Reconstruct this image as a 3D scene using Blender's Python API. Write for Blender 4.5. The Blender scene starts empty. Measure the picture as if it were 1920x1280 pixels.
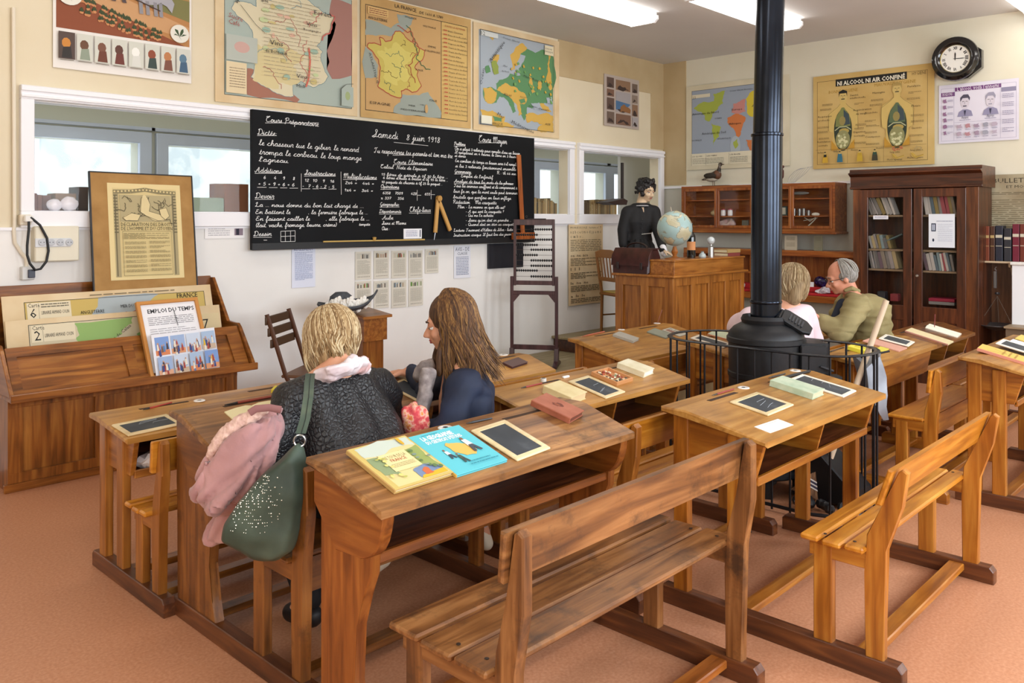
import bpy, bmesh, math, random
from mathutils import Vector, Matrix, noise
random.seed(7)
PI = math.pi
SC = bpy.context.scene
COL = SC.collection
# ---------------------------------------------------------------- camera
FPX, EYE = 1568.0, 1.5
HEAD = math.atan2(1640, 1568)
cd = bpy.data.cameras.new('camera'); cam = bpy.data.objects.new('camera', cd); COL.objects.link(cam)
cam.location = (0, 0, EYE); cam.rotation_euler = (PI/2, 0, -HEAD)
cd.sensor_width = 36; cd.lens = FPX/1920*36; cd.shift_y = -230/1920; cd.clip_start = .05; cd.clip_end = 200
SC.camera = cam
SC.view_settings.view_transform = 'Standard'; SC.view_settings.look = 'None'
SC.view_settings.exposure = -0.12; SC.view_settings.gamma = 1
try: SC.view_settings.use_curve_mapping = False
except Exception: pass
# ---------------------------------------------------------------- world (overcast daylight)
W = bpy.data.worlds.new('sky'); SC.world = W; W.use_nodes = True
W.node_tree.nodes['Background'].inputs[0].default_value = (.80, .90, 1, 1)
W.node_tree.nodes['Background'].inputs[1].default_value = 2.2
# daylight entering through the windows of the wall behind the camera
def area(name, loc, rot, sx, sy, power, col=(1, 1, 1)):
    l = bpy.data.lights.new(name, 'AREA'); l.shape = 'RECTANGLE'; l.size = sx; l.size_y = sy
    l.energy = power; l.color = col
    o = bpy.data.objects.new(name, l); COL.objects.link(o); o.location = loc; o.rotation_euler = rot
    return o
WIN_X = [(-.6, .7), (1.6, 2.9), (3.8, 5.1), (6.0, 7.3)]
for x0, x1 in WIN_X:
    area('daylight', ((x0+x1)/2, -1.6, 1.95), (PI/2-.42, 0, 0), x1-x0-.1, 1.5, 84, (.86, .93, 1))
area('daylight', (-1.5, 1.6, 1.95), (PI/2-.35, 0, -PI/2), 1.2, 1.5, 26, (1, .90, .78))
area('daylight', (6.5, 6.8, 3.3), (0, 0, 0), 10.0, 1.2, 32, (.9, .96, 1))  # unseen fill lamp added under the passage ceiling, facing down
# ---------------------------------------------------------------- pixel -> point on a real plane (photo frame 1920x1280)
CF = Vector((math.sin(HEAD), math.cos(HEAD), 0)); CR = Vector((math.cos(HEAD), -math.sin(HEAD), 0))
def ray(x, y): return CF + CR*((x-960)/FPX) + Vector((0, 0, -(y-410)/FPX))
def onZ(x, y, z): r = ray(x, y); t = (z-EYE)/r.z; return Vector((r.x*t, r.y*t, z))
def onY(x, y, Y=5.65): r = ray(x, y); t = Y/r.y; return Vector((r.x*t, Y, EYE+r.z*t))
def onX(x, y, X=8.53): r = ray(x, y); t = X/r.x; return Vector((X, r.y*t, EYE+r.z*t))
def onD(x, y, d): r = ray(x, y); return Vector((r.x*d, r.y*d, EYE+r.z*d))
def onP(x, y, p, n):
    r = ray(x, y); c = Vector((0, 0, EYE)); t = (p-c).dot(n)/r.dot(n); return c+r*t
# ---------------------------------------------------------------- materials
def lin(c):
    if isinstance(c, str):
        c = c.lstrip('#'); c = ''.join(k*2 for k in c) if len(c) == 3 else c; c = [int(c[i:i+2], 16)/255 for i in (0, 2, 4)]
    return tuple((v/12.92 if v <= .04045 else ((v+.055)/1.055)**2.4) for v in c)+(1,)
MC = {}
def nm(name):
    m = bpy.data.materials.new(name); m.use_nodes = True
    nt = m.node_tree; b = nt.nodes['Principled BSDF']; return m, nt, b
def N(nt, t, **k):
    n = nt.nodes.new(t)
    for a, v in k.items():
        if a.startswith('i_'):
            key = a[2:]; key = int(key) if key.isdigit() else key.replace('_', ' ')
            n.inputs[key].default_value = v
        else: setattr(n, a, v)
    return n
def P(c, rough=.6, metal=0, spec=.5, key=None, emit=0, sheen=0, coat=0):
    k = (c, rough, metal, spec, emit, sheen, coat)
    if k in MC: return MC[k]
    m, nt, b = nm('plain'); b.inputs['Base Color'].default_value = lin(c)
    b.inputs['Roughness'].default_value = rough; b.inputs['Metallic'].default_value = metal
    b.inputs['Specular IOR Level'].default_value = spec
    b.inputs['Coat Weight'].default_value = coat
    if emit: b.inputs['Emission Color'].default_value = lin(c); b.inputs['Emission Strength'].default_value = emit
    if sheen: b.inputs['Sheen Weight'].default_value = sheen
    MC[k] = m; return m
def ramp(nt, stops):
    r = N(nt, 'ShaderNodeValToRGB'); e = r.color_ramp.elements
    while len(e) < len(stops): e.new(.5)
    for i, (p, c) in enumerate(stops): e[i].position = p; e[i].color = lin(c)
    return r
def noisy(name, stops, scale=(1, 1, 1), nscale=5, detail=4, rough=.6, bump=0, bdist=.01, dist=0, spec=.5, vor=False, metal=0, coat=0, coord='Object', bscale=None, sheen=0):
    m, nt, b = nm(name); tc = N(nt, 'ShaderNodeTexCoord'); mp = N(nt, 'ShaderNodeMapping'); mp.inputs['Scale'].default_value = scale
    nt.links.new(tc.outputs[coord], mp.inputs[0])
    if vor:
        n = N(nt, 'ShaderNodeTexVoronoi'); n.inputs['Scale'].default_value = nscale; out = n.outputs['Distance']
    else:
        n = N(nt, 'ShaderNodeTexNoise'); n.inputs['Scale'].default_value = nscale; n.inputs['Detail'].default_value = detail
        n.inputs['Distortion'].default_value = dist; out = n.outputs['Fac']
    nt.links.new(mp.outputs[0], n.inputs['Vector']); r = ramp(nt, stops); nt.links.new(out, r.inputs[0])
    nt.links.new(r.outputs[0], b.inputs['Base Color']); b.inputs['Roughness'].default_value = rough
    b.inputs['Specular IOR Level'].default_value = spec; b.inputs['Metallic'].default_value = metal; b.inputs['Coat Weight'].default_value = coat
    if sheen: b.inputs['Sheen Weight'].default_value = sheen
    if bump:
        src = out
        if bscale:
            n2 = N(nt, 'ShaderNodeTexNoise'); n2.inputs['Scale'].default_value = bscale; nt.links.new(mp.outputs[0], n2.inputs['Vector']); src = n2.outputs['Fac']
        bp = N(nt, 'ShaderNodeBump'); bp.inputs['Strength'].default_value = bump; bp.inputs['Distance'].default_value = bdist
        nt.links.new(src, bp.inputs['Height']); nt.links.new(bp.outputs[0], b.inputs['Normal'])
    return m
def wood(name, dark, mid, light, axis='x', rough=.35, stain=0, stainc='#2a1a10', coat=.15, g=1.0):
    m, nt, b = nm(name); tc = N(nt, 'ShaderNodeTexCoord'); mp = N(nt, 'ShaderNodeMapping')
    s = {'x': (1.2, 14, 14), 'y': (14, 1.2, 14), 'z': (14, 14, 1.2)}[axis]; mp.inputs['Scale'].default_value = tuple(v*g for v in s)
    nt.links.new(tc.outputs['Object'], mp.inputs[0])
    n = N(nt, 'ShaderNodeTexNoise'); n.inputs['Scale'].default_value = 2.2; n.inputs['Detail'].default_value = 6; n.inputs['Distortion'].default_value = .6
    nt.links.new(mp.outputs[0], n.inputs['Vector'])
    r = ramp(nt, [(.28, dark), (.5, mid), (.72, light)]); nt.links.new(n.outputs['Fac'], r.inputs[0])
    col = r.outputs[0]
    n2 = N(nt, 'ShaderNodeTexNoise'); n2.inputs['Scale'].default_value = 3.0; n2.inputs['Detail'].default_value = 5
    nt.links.new(tc.outputs['Object'], n2.inputs['Vector'])
    mr = N(nt, 'ShaderNodeMapRange'); mr.inputs[1].default_value = .3; mr.inputs[2].default_value = .7; mr.inputs[3].default_value = .70 if stain > .5 else .78; mr.inputs[4].default_value = 1.2 if stain > .5 else 1.15
    nt.links.new(n2.outputs['Fac'], mr.inputs[0])
    mx = N(nt, 'ShaderNodeMix', data_type='RGBA', blend_type='MULTIPLY'); mx.inputs[0].default_value = 1
    nt.links.new(col, mx.inputs[6]); nt.links.new(mr.outputs[0], mx.inputs[7]); col = mx.outputs[2]
    if stain:
        n3 = N(nt, 'ShaderNodeTexNoise'); n3.inputs['Scale'].default_value = 7; n3.inputs['Detail'].default_value = 8; n3.inputs['Roughness'].default_value = .7
        nt.links.new(tc.outputs['Object'], n3.inputs['Vector'])
        m3 = N(nt, 'ShaderNodeMapRange'); m3.inputs[1].default_value = .53; m3.inputs[2].default_value = .70; m3.inputs[3].default_value = 0; m3.inputs[4].default_value = stain
        nt.links.new(n3.outputs['Fac'], m3.inputs[0])
        mx2 = N(nt, 'ShaderNodeMix', data_type='RGBA'); nt.links.new(m3.outputs[0], mx2.inputs[0]); nt.links.new(col, mx2.inputs[6]); mx2.inputs[7].default_value = lin(stainc); col = mx2.outputs[2]
    nt.links.new(col, b.inputs['Base Color']); b.inputs['Roughness'].default_value = rough; b.inputs['Coat Weight'].default_value = coat; b.inputs['Coat Roughness'].default_value = .25
    bp = N(nt, 'ShaderNodeBump'); bp.inputs['Strength'].default_value = .15; bp.inputs['Distance'].default_value = .004
    nt.links.new(n.outputs['Fac'], bp.inputs['Height']); nt.links.new(bp.outputs[0], b.inputs['Normal'])
    return m
def wood3(name, *a, **k): return {x: wood(name, *a, axis=x, **k) for x in 'xyz'}
def glassy(name, col='#ffffff', refl=.08, rough=.02):
    m, nt, b = nm(name); nt.nodes.remove(b); out = nt.nodes['Material Output']
    t = N(nt, 'ShaderNodeBsdfTransparent'); t.inputs[0].default_value = lin(col)
    g = N(nt, 'ShaderNodeBsdfGlossy'); g.inputs['Roughness'].default_value = rough
    lw = N(nt, 'ShaderNodeFresnel'); lw.inputs[0].default_value = 1.45
    ge = N(nt, 'ShaderNodeNewGeometry'); iv = N(nt, 'ShaderNodeMath', operation='SUBTRACT'); iv.inputs[0].default_value = 1; nt.links.new(ge.outputs['Backfacing'], iv.inputs[1])
    ml = N(nt, 'ShaderNodeMath', operation='MULTIPLY'); hf = N(nt, 'ShaderNodeMath', operation='MULTIPLY'); hf.inputs[1].default_value = refl*4; nt.links.new(lw.outputs[0], hf.inputs[0]); nt.links.new(hf.outputs[0], ml.inputs[0]); nt.links.new(iv.outputs[0], ml.inputs[1])
    mx = N(nt, 'ShaderNodeMixShader'); nt.links.new(ml.outputs[0], mx.inputs[0]); nt.links.new(t.outputs[0], mx.inputs[1]); nt.links.new(g.outputs[0], mx.inputs[2])
    nt.links.new(mx.outputs[0], out.inputs[0]); return m
PINE = wood3('pine', '#7c4412', '#a5641e', '#bf8434', rough=.33)
PINE_TOP = wood3('pine top', '#8c5c26', '#b07c38', '#c5944e', rough=.38, stain=.35, stainc='#6b3c18')
OLD = wood3('old oak', '#56300f', '#7c4a1c', '#9a642c', rough=.3, stain=.7)
OLD_TOP = wood3('worn oak top', '#5c381c', '#8f6032', '#ba8852', rough=.4, stain=.85, stainc='#3a2414')
SIDE = wood3('red brown plank', '#66340f', '#8c4e1c', '#a6662a', rough=.35)
BENCH = wood3('worn bench', '#4a2b16', '#7d5029', '#a37243', rough=.38, stain=.8, stainc='#2e2018')
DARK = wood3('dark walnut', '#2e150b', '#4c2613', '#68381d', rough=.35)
OAK = wood3('oak desk', '#7a4616', '#9e6224', '#b67a36', rough=.35)
CASE = wood3('map chest', '#603610', '#8c521e', '#aa7030', rough=.3)
SEAT = wood3('honey pine', '#985712', '#c07c22', '#d59538', rough=.3)
RUN = wood3('runner', '#3f2112', '#5d331a', '#7c4a25', rough=.4)
GLASS = glassy('glass')
BLACKM = P('#15161a', .45)
PAPER = P('#ece7d8', .8); WHITEP = P('#f3f3f5', .8)
# ---------------------------------------------------------------- mesh builder
class MB:
    def __init__(s): s.bm = bmesh.new(); s.mats = []; s.cur = 0
    def use(s, m):
        if m not in s.mats: s.mats.append(m)
        s.cur = s.mats.index(m); return s
    def face(s, vs):
        try: f = s.bm.faces.new(vs); f.material_index = s.cur; return f
        except ValueError: return None
    def box(s, x0, x1, y0, y1, z0, z1, b=0, M=None):
        if x1 < x0: x0, x1 = x1, x0
        if y1 < y0: y0, y1 = y1, y0
        if z1 < z0: z0, z1 = z1, z0
        s.k = getattr(s, 'k', 0)+1; e = (s.k % 9)*.00013; x0 -= e; x1 += e; y0 -= e; y1 += e; z0 -= e; z1 += e
        co = [(x, y, z) for z in (z0, z1) for y in (y0, y1) for x in (x0, x1)]
        vs = [s.bm.verts.new(M @ Vector(c) if M else c) for c in co]
        fs = [s.face([vs[i] for i in q]) for q in ((0, 2, 3, 1), (4, 5, 7, 6), (0, 1, 5, 4), (2, 6, 7, 3), (0, 4, 6, 2), (1, 3, 7, 5))]
        if b:
            b = min(b, .45*min(x1-x0, y1-y0, z1-z0))
            es = list({e for f in fs for e in f.edges})
            r = bmesh.ops.bevel(s.bm, geom=es, offset=b, segments=1, affect='EDGES', profile=.5)
            for f in r['faces']: f.material_index = s.cur
        return s
    def prism(s, pts, ax, a, b, bev=0, M=None):
        def mk(p, t):
            c = {'x': (t, p[0], p[1]), 'y': (p[0], t, p[1]), 'z': (p[0], p[1], t)}[ax]
            return s.bm.verts.new(M @ Vector(c) if M else c)
        A = [mk(p, a) for p in pts]; B = [mk(p, b) for p in pts]; n = len(pts)
        fs = [s.face(A), s.face(B[::-1])]+[s.face([A[i], B[i], B[(i+1) % n], A[(i+1) % n]]) for i in range(n)]
        if bev:
            es = list({e for f in fs[:2] if f for e in f.edges})
            r = bmesh.ops.bevel(s.bm, geom=es, offset=bev, segments=1, affect='EDGES', profile=.5)
            for f in r['faces']: f.material_index = s.cur
        return s
    def tube(s, pts, r, n=8, close=False, cap=True):
        pts = [Vector(p) for p in pts]; k = len(pts); rs = r if isinstance(r, list) else [r]*k
        rings = []; up = None
        for i, p in enumerate(pts):
            if close: d = pts[(i+1) % k]-pts[i-1]
            else: d = pts[min(i+1, k-1)]-pts[max(i-1, 0)]
            if d.length < 1e-9: d = Vector((0, 0, 1))
            d.normalize()
            if up is None: up = Vector((0, 0, 1)) if abs(d.z) < .9 else Vector((1, 0, 0))
            a = d.cross(up)
            if a.length < 1e-4: a = d.orthogonal()
            a.normalize(); b = a.cross(d).normalized(); up = b
            rr = rs[i]; ra, rb = rr if isinstance(rr, (tuple, list)) else (rr, rr)
            rings.append([s.bm.verts.new(p+a*ra*math.cos(2*PI*j/n)+b*rb*math.sin(2*PI*j/n)) for j in range(n)])
        for i in range(k if close else k-1):
            A, B = rings[i], rings[(i+1) % k]
            for j in range(n): s.face([A[j], A[(j+1) % n], B[(j+1) % n], B[j]])
        if cap and not close: s.face(rings[0][::-1]); s.face(rings[-1])
        return s
    def lathe(s, prof, c=(0, 0, 0), n=24, M=None, ang=2*PI):
        c = Vector(c); full = ang > 6.28; cols = []
        for j in range(n if full else n+1):
            t = ang*j/n
            col = []
            for r, z in prof:
                v = Vector((r*math.cos(t), r*math.sin(t), z)); v = (M @ v if M else v)+c; col.append(s.bm.verts.new(v))
            cols.append(col)
        m = len(cols)
        for j in range(m if full else m-1):
            A, B = cols[j], cols[(j+1) % m]
            for i in range(len(prof)-1): s.face([A[i], B[i], B[i+1], A[i+1]])
        if full:
            if prof[0][0] > 1e-6: s.face([cc[0] for cc in cols][::-1])
            if prof[-1][0] > 1e-6: s.face([cc[-1] for cc in cols])
        bmesh.ops.remove_doubles(s.bm, verts=[v for cc in cols for v in cc], dist=1e-6)
        return s
    def ell(s, c, r, n=12, M=None):
        if not isinstance(r, (tuple, list)): r = (r, r, r)
        m = max(4, n//2); pr = [(math.sin(PI*i/m), -math.cos(PI*i/m)) for i in range(m+1)]
        pr[0] = (0, -1); pr[-1] = (0, 1)
        S = Matrix.Diagonal((r[0], r[1], r[2])); S = (M.to_3x3() @ S) if M else S
        return s.lathe(pr, c, n, M=S)
    def ribbon(s, pts, side, nrm, w, th):
        R = [[s.bm.verts.new(Vector(p)+side*a*w+nrm*b*th) for a, b in ((-1, -1), (1, -1), (1, 1), (-1, 1))] for p in pts]
        s.face(R[0][::-1]); s.face(R[-1])
        for A, B in zip(R, R[1:]):
            for i in range(4): s.face([A[i], A[(i+1) % 4], B[(i+1) % 4], B[i]])
        return s
    def cap(s, p0, r0, p1, r1, n=12):      # tapered capsule
        p0 = Vector(p0); p1 = Vector(p1); d = (p1-p0); L = d.length; q = d.to_track_quat('Z', 'Y').to_matrix()
        pr = [(0, -r0)]+[(r0*math.sin(a), -r0*math.cos(a)) for a in (.5, 1.0, PI/2)]+[(r1*math.sin(a), L-r1*math.cos(a)) for a in (PI/2, PI-1.0, PI-.5)]+[(0, L+r1)]
        return s.lathe(pr, p0, n, M=q)
    def build(s, name, mats=None, parent=None, smooth=False, world=True, mat=None, ang=40):
        bm = s.bm
        bmesh.ops.recalc_face_normals(bm, faces=bm.faces)
        me = bpy.data.meshes.new(name); bm.to_mesh(me); bm.free()
        ms = s.mats or ([mat] if mat else (mats if isinstance(mats, list) else [mats]))
        for m in ms: me.materials.append(m)
        o = bpy.data.objects.new(name, me); COL.objects.link(o)
        if parent:
            o.parent = parent
            if world:
                q = parent; Mx = Matrix.Identity(4)
                while q: Mx = q.matrix_basis @ Mx; q = q.parent
                me.transform(Mx.inverted())
        if smooth:
            me.polygons.foreach_set('use_smooth', [True]*len(me.polygons))
            try: me.set_sharp_from_angle(angle=math.radians(ang))
            except Exception: pass
        return o
def tag(o, label=None, cat=None, group=None, kind=None):
    if label: o['label'] = label
    if cat: o['category'] = cat
    if group: o['group'] = group
    if kind: o['kind'] = kind
    return o
def thing(name, label, cat, loc=(0, 0, 0), rz=0, group=None, M=None):
    o = bpy.data.objects.new(name, None); COL.objects.link(o); o.empty_display_size = .05
    if M is not None: o.matrix_basis = M
    else: o.location = loc; o.rotation_euler = (0, 0, rz)
    return tag(o, label, cat, group)
def centre(o):       # move a one-mesh thing's origin to the middle of its base
    vs = [v.co for v in o.data.vertices]
    c = Vector(((min(v.x for v in vs)+max(v.x for v in vs))/2, (min(v.y for v in vs)+max(v.y for v in vs))/2, min(v.z for v in vs)))
    o.data.transform(Matrix.Translation(-c)); o.location = c; return o
def solo(mb, name, label, cat, mats=None, group=None, smooth=False, mat=None):
    return tag(centre(mb.build(name, mats, smooth=smooth, mat=mat)), label, cat, group)
def struct(mb, name, mats=None, smooth=False, mat=None): return tag(mb.build(name, mats, smooth=smooth, mat=mat), kind='structure')
def dup(root, loc=None, rz=None, label=None, M=None, group=None):
    r = root.copy(); COL.objects.link(r)
    if M is not None: r.matrix_basis = M
    else:
        if loc is not None: r.location = loc
        if rz is not None: r.rotation_euler[2] = rz
    if label: r['label'] = label
    if group: r['group'] = group
    def rec(src, dst):
        for ch in list(src.children):
            c = ch.copy(); COL.objects.link(c); c.parent = dst; rec(ch, c)
    rec(root, r); return r
def bake(o, voxel=.01, smooth=4, fac=.5):
    md = o.modifiers.new('r', 'REMESH'); md.mode = 'VOXEL'; md.voxel_size = voxel; md.use_smooth_shade = True
    if smooth: sm = o.modifiers.new('s', 'SMOOTH'); sm.iterations = smooth; sm.factor = fac
    bpy.context.view_layer.update()
    dg = bpy.context.evaluated_depsgraph_get(); me = bpy.data.meshes.new_from_object(o.evaluated_get(dg))
    ms = list(o.data.materials); o.modifiers.clear(); o.data = me
    if not len(me.materials):
        for m in ms: me.materials.append(m)
    me.polygons.foreach_set('use_smooth', [True]*len(me.polygons)); return o
def basis(o, u, v):
    u = u.normalized(); n = u.cross(v).normalized(); v = n.cross(u).normalized()
    M = Matrix((u, v, n)).transposed().to_4x4(); M.translation = o; return M
_tc = {}
def text_into(bm, s, M, size=1, mi=0, shear=0, off=0, width=None, align='LEFT', res=1):
    cu = bpy.data.curves.new('t', 'FONT'); cu.body = s; cu.size = size; cu.shear = shear; cu.offset = off; cu.resolution_u = res
    cu.align_x = align if not width else 'LEFT'
    ob = bpy.data.objects.new('t', cu); me = ob.to_mesh()
    if not me or not len(me.vertices):
        bpy.data.objects.remove(ob); return
    me = me.copy()
    for v in me.vertices:
        if abs(v.co.y) > 1.3*size: v.co = me.vertices[0].co
    xs = [v.co.x for v in me.vertices]
    if width:
        k = width/max(1e-6, max(xs)-min(xs)); x0 = min(xs)
        T = Matrix.Diagonal((k, 1, 1, 1)) @ Matrix.Translation((-x0, 0, 0)); me.transform(T)
        if align == 'CENTER': me.transform(Matrix.Translation((-width/2, 0, 0)))
    me.transform(M)
    for p in me.polygons: p.material_index = mi
    bm.from_mesh(me); bpy.data.meshes.remove(me); bpy.data.objects.remove(ob)
def fract(pts, amp, it=2, seed=1, close=True):
    rnd = random.Random(seed); pts = [tuple(p) for p in pts]
    for k in range(it):
        out = []; n = len(pts)
        for i in range(n if close else n-1):
            a, b = pts[i], pts[(i+1) % n]; dx, dy = b[0]-a[0], b[1]-a[1]; t = rnd.uniform(-1, 1)*amp
            out += [a, ((a[0]+b[0])/2-dy*t, (a[1]+b[1])/2+dx*t)]
        if not close: out.append(pts[-1])
        pts = out
    return pts
class Sheet:      # a printed sheet: paper plus its ink, one mesh; coordinates 0..1 from the top left
    def __init__(s, w, h, th=.002, paper='#e8dfc8', curl=0):
        s.w, s.h, s.mb, s.lay, s.th = w, h, MB(), 0, th
        s.mb.use(paper if not isinstance(paper, str) else P(paper, .75)); s.mb.box(-w/2, w/2, -h/2, h/2, 0, th)
        s.z = th
    def up(s): s.z += .0003; return s.z
    def c(s, a, b): return (-s.w/2+a*s.w, s.h/2-b*s.h)
    def poly(s, pts, col, lay=True):
        if lay: s.up()
        else: s.z += .00003
        s.mb.use(col if not isinstance(col, str) else P(col, .75))
        f = s.mb.face([s.mb.bm.verts.new((*s.c(*p), s.z)) for p in pts])
        if f and len(pts) > 4: bmesh.ops.triangulate(s.mb.bm, faces=[f], ngon_method='EAR_CLIP')
        return s
    def rect(s, a0, b0, a1, b1, col, lay=True): return s.poly([(a0, b0), (a1, b0), (a1, b1), (a0, b1)], col, lay)
    def frame(s, a0, b0, a1, b1, t, col):
        s.up(); tx, ty = t/s.w, t/s.h
        for q in ((a0, b0, a1, b0+ty), (a0, b1-ty, a1, b1), (a0, b0, a0+tx, b1), (a1-tx, b0, a1, b1)): s.rect(*q, col, False)
        return s
    def ring(s, a, b, ra, rb, col, n=16, lay=True): return s.poly([(a+ra*math.cos(2*PI*i/n), b+rb*math.sin(2*PI*i/n)) for i in range(n)], col, lay)
    def line(s, pts, t, col, lay=True):
        if lay: s.up()
        s.mb.use(col if not isinstance(col, str) else P(col, .75))
        q = [Vector(s.c(*p)) for p in pts]
        for a, b in zip(q, q[1:]):
            d = b-a
            if d.length < 1e-6: continue
            n = Vector((-d.y, d.x)).normalized()*t/2
            s.mb.face([s.mb.bm.verts.new((*v, s.z)) for v in (a-n, b-n, b+n, a+n)])
        return s
    def text(s, t, a, b, size, col='#1c1a18', rot=0, align='LEFT', shear=0, width=None, off=0):
        s.up(); s.mb.use(P(col, .75)); x, y = s.c(a, b)
        M = Matrix.Translation((x, y, s.z)) @ Matrix.Rotation(rot, 4, 'Z')
        text_into(s.mb.bm, t, M, size, s.mb.cur, shear, off, width*s.w if width else None, align)
        return s
    def para(s, a0, b0, a1, b1, n, col='#8b8577', t=.35, seed=0, breaks=.1):
        rnd = random.Random(seed+n); s.up(); st = (b1-b0)/n
        for i in range(n):
            a = a0; end = a1 if rnd.random() > .15 else a0+(a1-a0)*rnd.uniform(.4, .95)
            while a < end:
                l = rnd.uniform(.05, .2)*(a1-a0); e = min(end, a+l)
                s.rect(a, b0+i*st, e, b0+i*st+st*t, col, False); a = e+(a1-a0)*.02
        return s
    def build(s, name, label=None, cat=None, group=None, M=None, parent=None):
        bm = s.mb.bm; me = bpy.data.meshes.new(name); bm.to_mesh(me); bm.free()
        for m in s.mb.mats: me.materials.append(m)
        o = bpy.data.objects.new(name, me); COL.objects.link(o)
        # ink always faces the reader
        if parent: o.parent = parent
        if M is not None: o.matrix_basis = M
        if label: tag(o, label, cat, group)
        return o
UX, UZ, UY = Vector((1, 0, 0)), Vector((0, 0, 1)), Vector((0, 1, 0))
def rectY(pts, Y=5.65):      # upright rectangle on the blackboard wall from photo corners -> centre, w, h
    q = [onY(x, y, Y) for x, y in pts]; x0, x1 = min(p.x for p in q), max(p.x for p in q); z0, z1 = min(p.z for p in q), max(p.z for p in q)
    return x0, x1, z0, z1
def MY(x0, x1, z0, z1, Y=5.65): return basis(Vector(((x0+x1)/2, Y, (z0+z1)/2)), UX, UZ)
def MXw(y0, y1, z0, z1, X=8.53): return basis(Vector((X, (y0+y1)/2, (z0+z1)/2)), -UY, UZ)
# ================================================================ THE ROOM
CE, WY_, WX_ = 3.36, 5.65, 8.55
floorm = noisy('linoleum', [(.3, '#b87e5c'), (.5, '#c28966'), (.7, '#ca9473')], nscale=90, detail=3, rough=.42, spec=.35)
nt = floorm.node_tree; b = nt.nodes['Principled BSDF']
n2 = N(nt, 'ShaderNodeTexNoise'); n2.inputs['Scale'].default_value = .9; n2.inputs['Detail'].default_value = 5
mr = N(nt, 'ShaderNodeMapRange'); mr.inputs[1].default_value = .3; mr.inputs[2].default_value = .7; mr.inputs[3].default_value = .86; mr.inputs[4].default_value = 1.08
src = b.inputs['Base Color'].links[0].from_socket
mx = N(nt, 'ShaderNodeMix', data_type='RGBA', blend_type='MULTIPLY'); mx.inputs[0].default_value = 1
nt.links.new(n2.outputs['Fac'], mr.inputs[0]); nt.links.new(src, mx.inputs[6]); nt.links.new(mr.outputs[0], mx.inputs[7]); nt.links.new(mx.outputs[2], b.inputs['Base Color'])
wallm = noisy('cream plaster', [(.3, '#dbcdae'), (.7, '#e2d6bb')], nscale=2, rough=.75, bump=.05, bdist=.002, bscale=60)
wallup = noisy('yellow plaster', [(.3, '#e2d6b4'), (.7, '#eadfc2')], nscale=1.5, rough=.75)
beige = noisy('bare plaster', [(.3, '#b7a078'), (.7, '#c2ad86')], nscale=3, rough=.85)
greyw = P('#b9b3a6', .8); trimw = P('#f0eff2', .45)
ceilm = noisy('ceiling paint', [(.3, '#d2d0ce'), (.7, '#d9d7d5')], nscale=1.2, rough=.8)
struct(MB().box(-1.6, 8.55, -1.9, 5.65, -.06, 0), 'floor', mat=floorm)
struct(MB().box(-1.6, 12.7, -1.9, 7.8, CE, CE+.1), 'ceiling', mat=ceilm)
# blackboard wall with three glazed openings
wl = MB(); ops = [(1.67, 3.95), (5.0, 6.755), (6.985, 8.44)]
wl.box(-1.6, 12.6, 5.65, 5.77, -.05, 1.545); wl.box(-1.6, 12.6, 5.65, 5.77, 2.225, CE)
xs = [-1.6]+[v for o in ops for v in o]+[12.6]
for i in range(0, len(xs), 2): wl.box(xs[i], xs[i+1], 5.65, 5.77, 1.545, 2.225)
struct(wl, 'wall_left', mat=wallm)
struct(MB().box(-1.6, 8.55, 5.643, 5.652, .0, 1.43), 'trim_1', mat=noisy('white dado', [(.3, '#e8e6e2'), (.7, '#f0eeea')], nscale=2, rough=.7))
# bare bands of the upper wall
up_ = MB(); up_.box(6.6, 8.55, 5.642, 5.652, 2.98, CE).box(8.28, 8.55, 5.642, 5.652, 2.33, 2.98); struct(up_, 'trim_2', mat=beige)
# right wall
struct(MB().box(8.55, 8.67, -1.9, 5.77, -.05, CE), 'wall_right', mat=noisy('pale plaster', [(.3, '#d8d2bb'), (.7, '#e0dbc8')], nscale=2, rough=.75))
struct(MB().box(8.54, 8.552, 5.33, 5.65, 1.9, CE), 'trim_4', mat=beige)
struct(MB().box(8.52, 8.552, 3.2, 5.65, 1.86, 1.885), 'trim_5', mat=trimw)
struct(MB().box(8.542, 8.552, 3.2, 5.65, .15, 1.86), 'trim_6', mat=P('#c9c8bb', .7))
# walls the photo does not show: left end and window side (their daylight fills the room)
wb = MB()
wb.box(-1.6, 8.67, -2.02, -1.9, -.05, 1.1).box(-1.6, 8.67, -2.02, -1.9, 2.8, CE)
xs = [-1.6]+[v for o in WIN_X for v in o]+[8.67]
for i in range(0, len(xs), 2): wb.box(xs[i], xs[i+1], -2.02, -1.9, 1.1, 2.8)
struct(wb, 'wall_back', mat=wallup)
we = MB(); we.box(-1.72, -1.6, -2, 5.77, -.05, 1.15).box(-1.72, -1.6, -2, 5.77, 2.75, CE).box(-1.72, -1.6, -2, .95, 1.15, 2.75).box(-1.72, -1.6, 2.25, 5.77, 1.15, 2.75)
struct(we, 'wall_end', mat=wallup)
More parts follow.
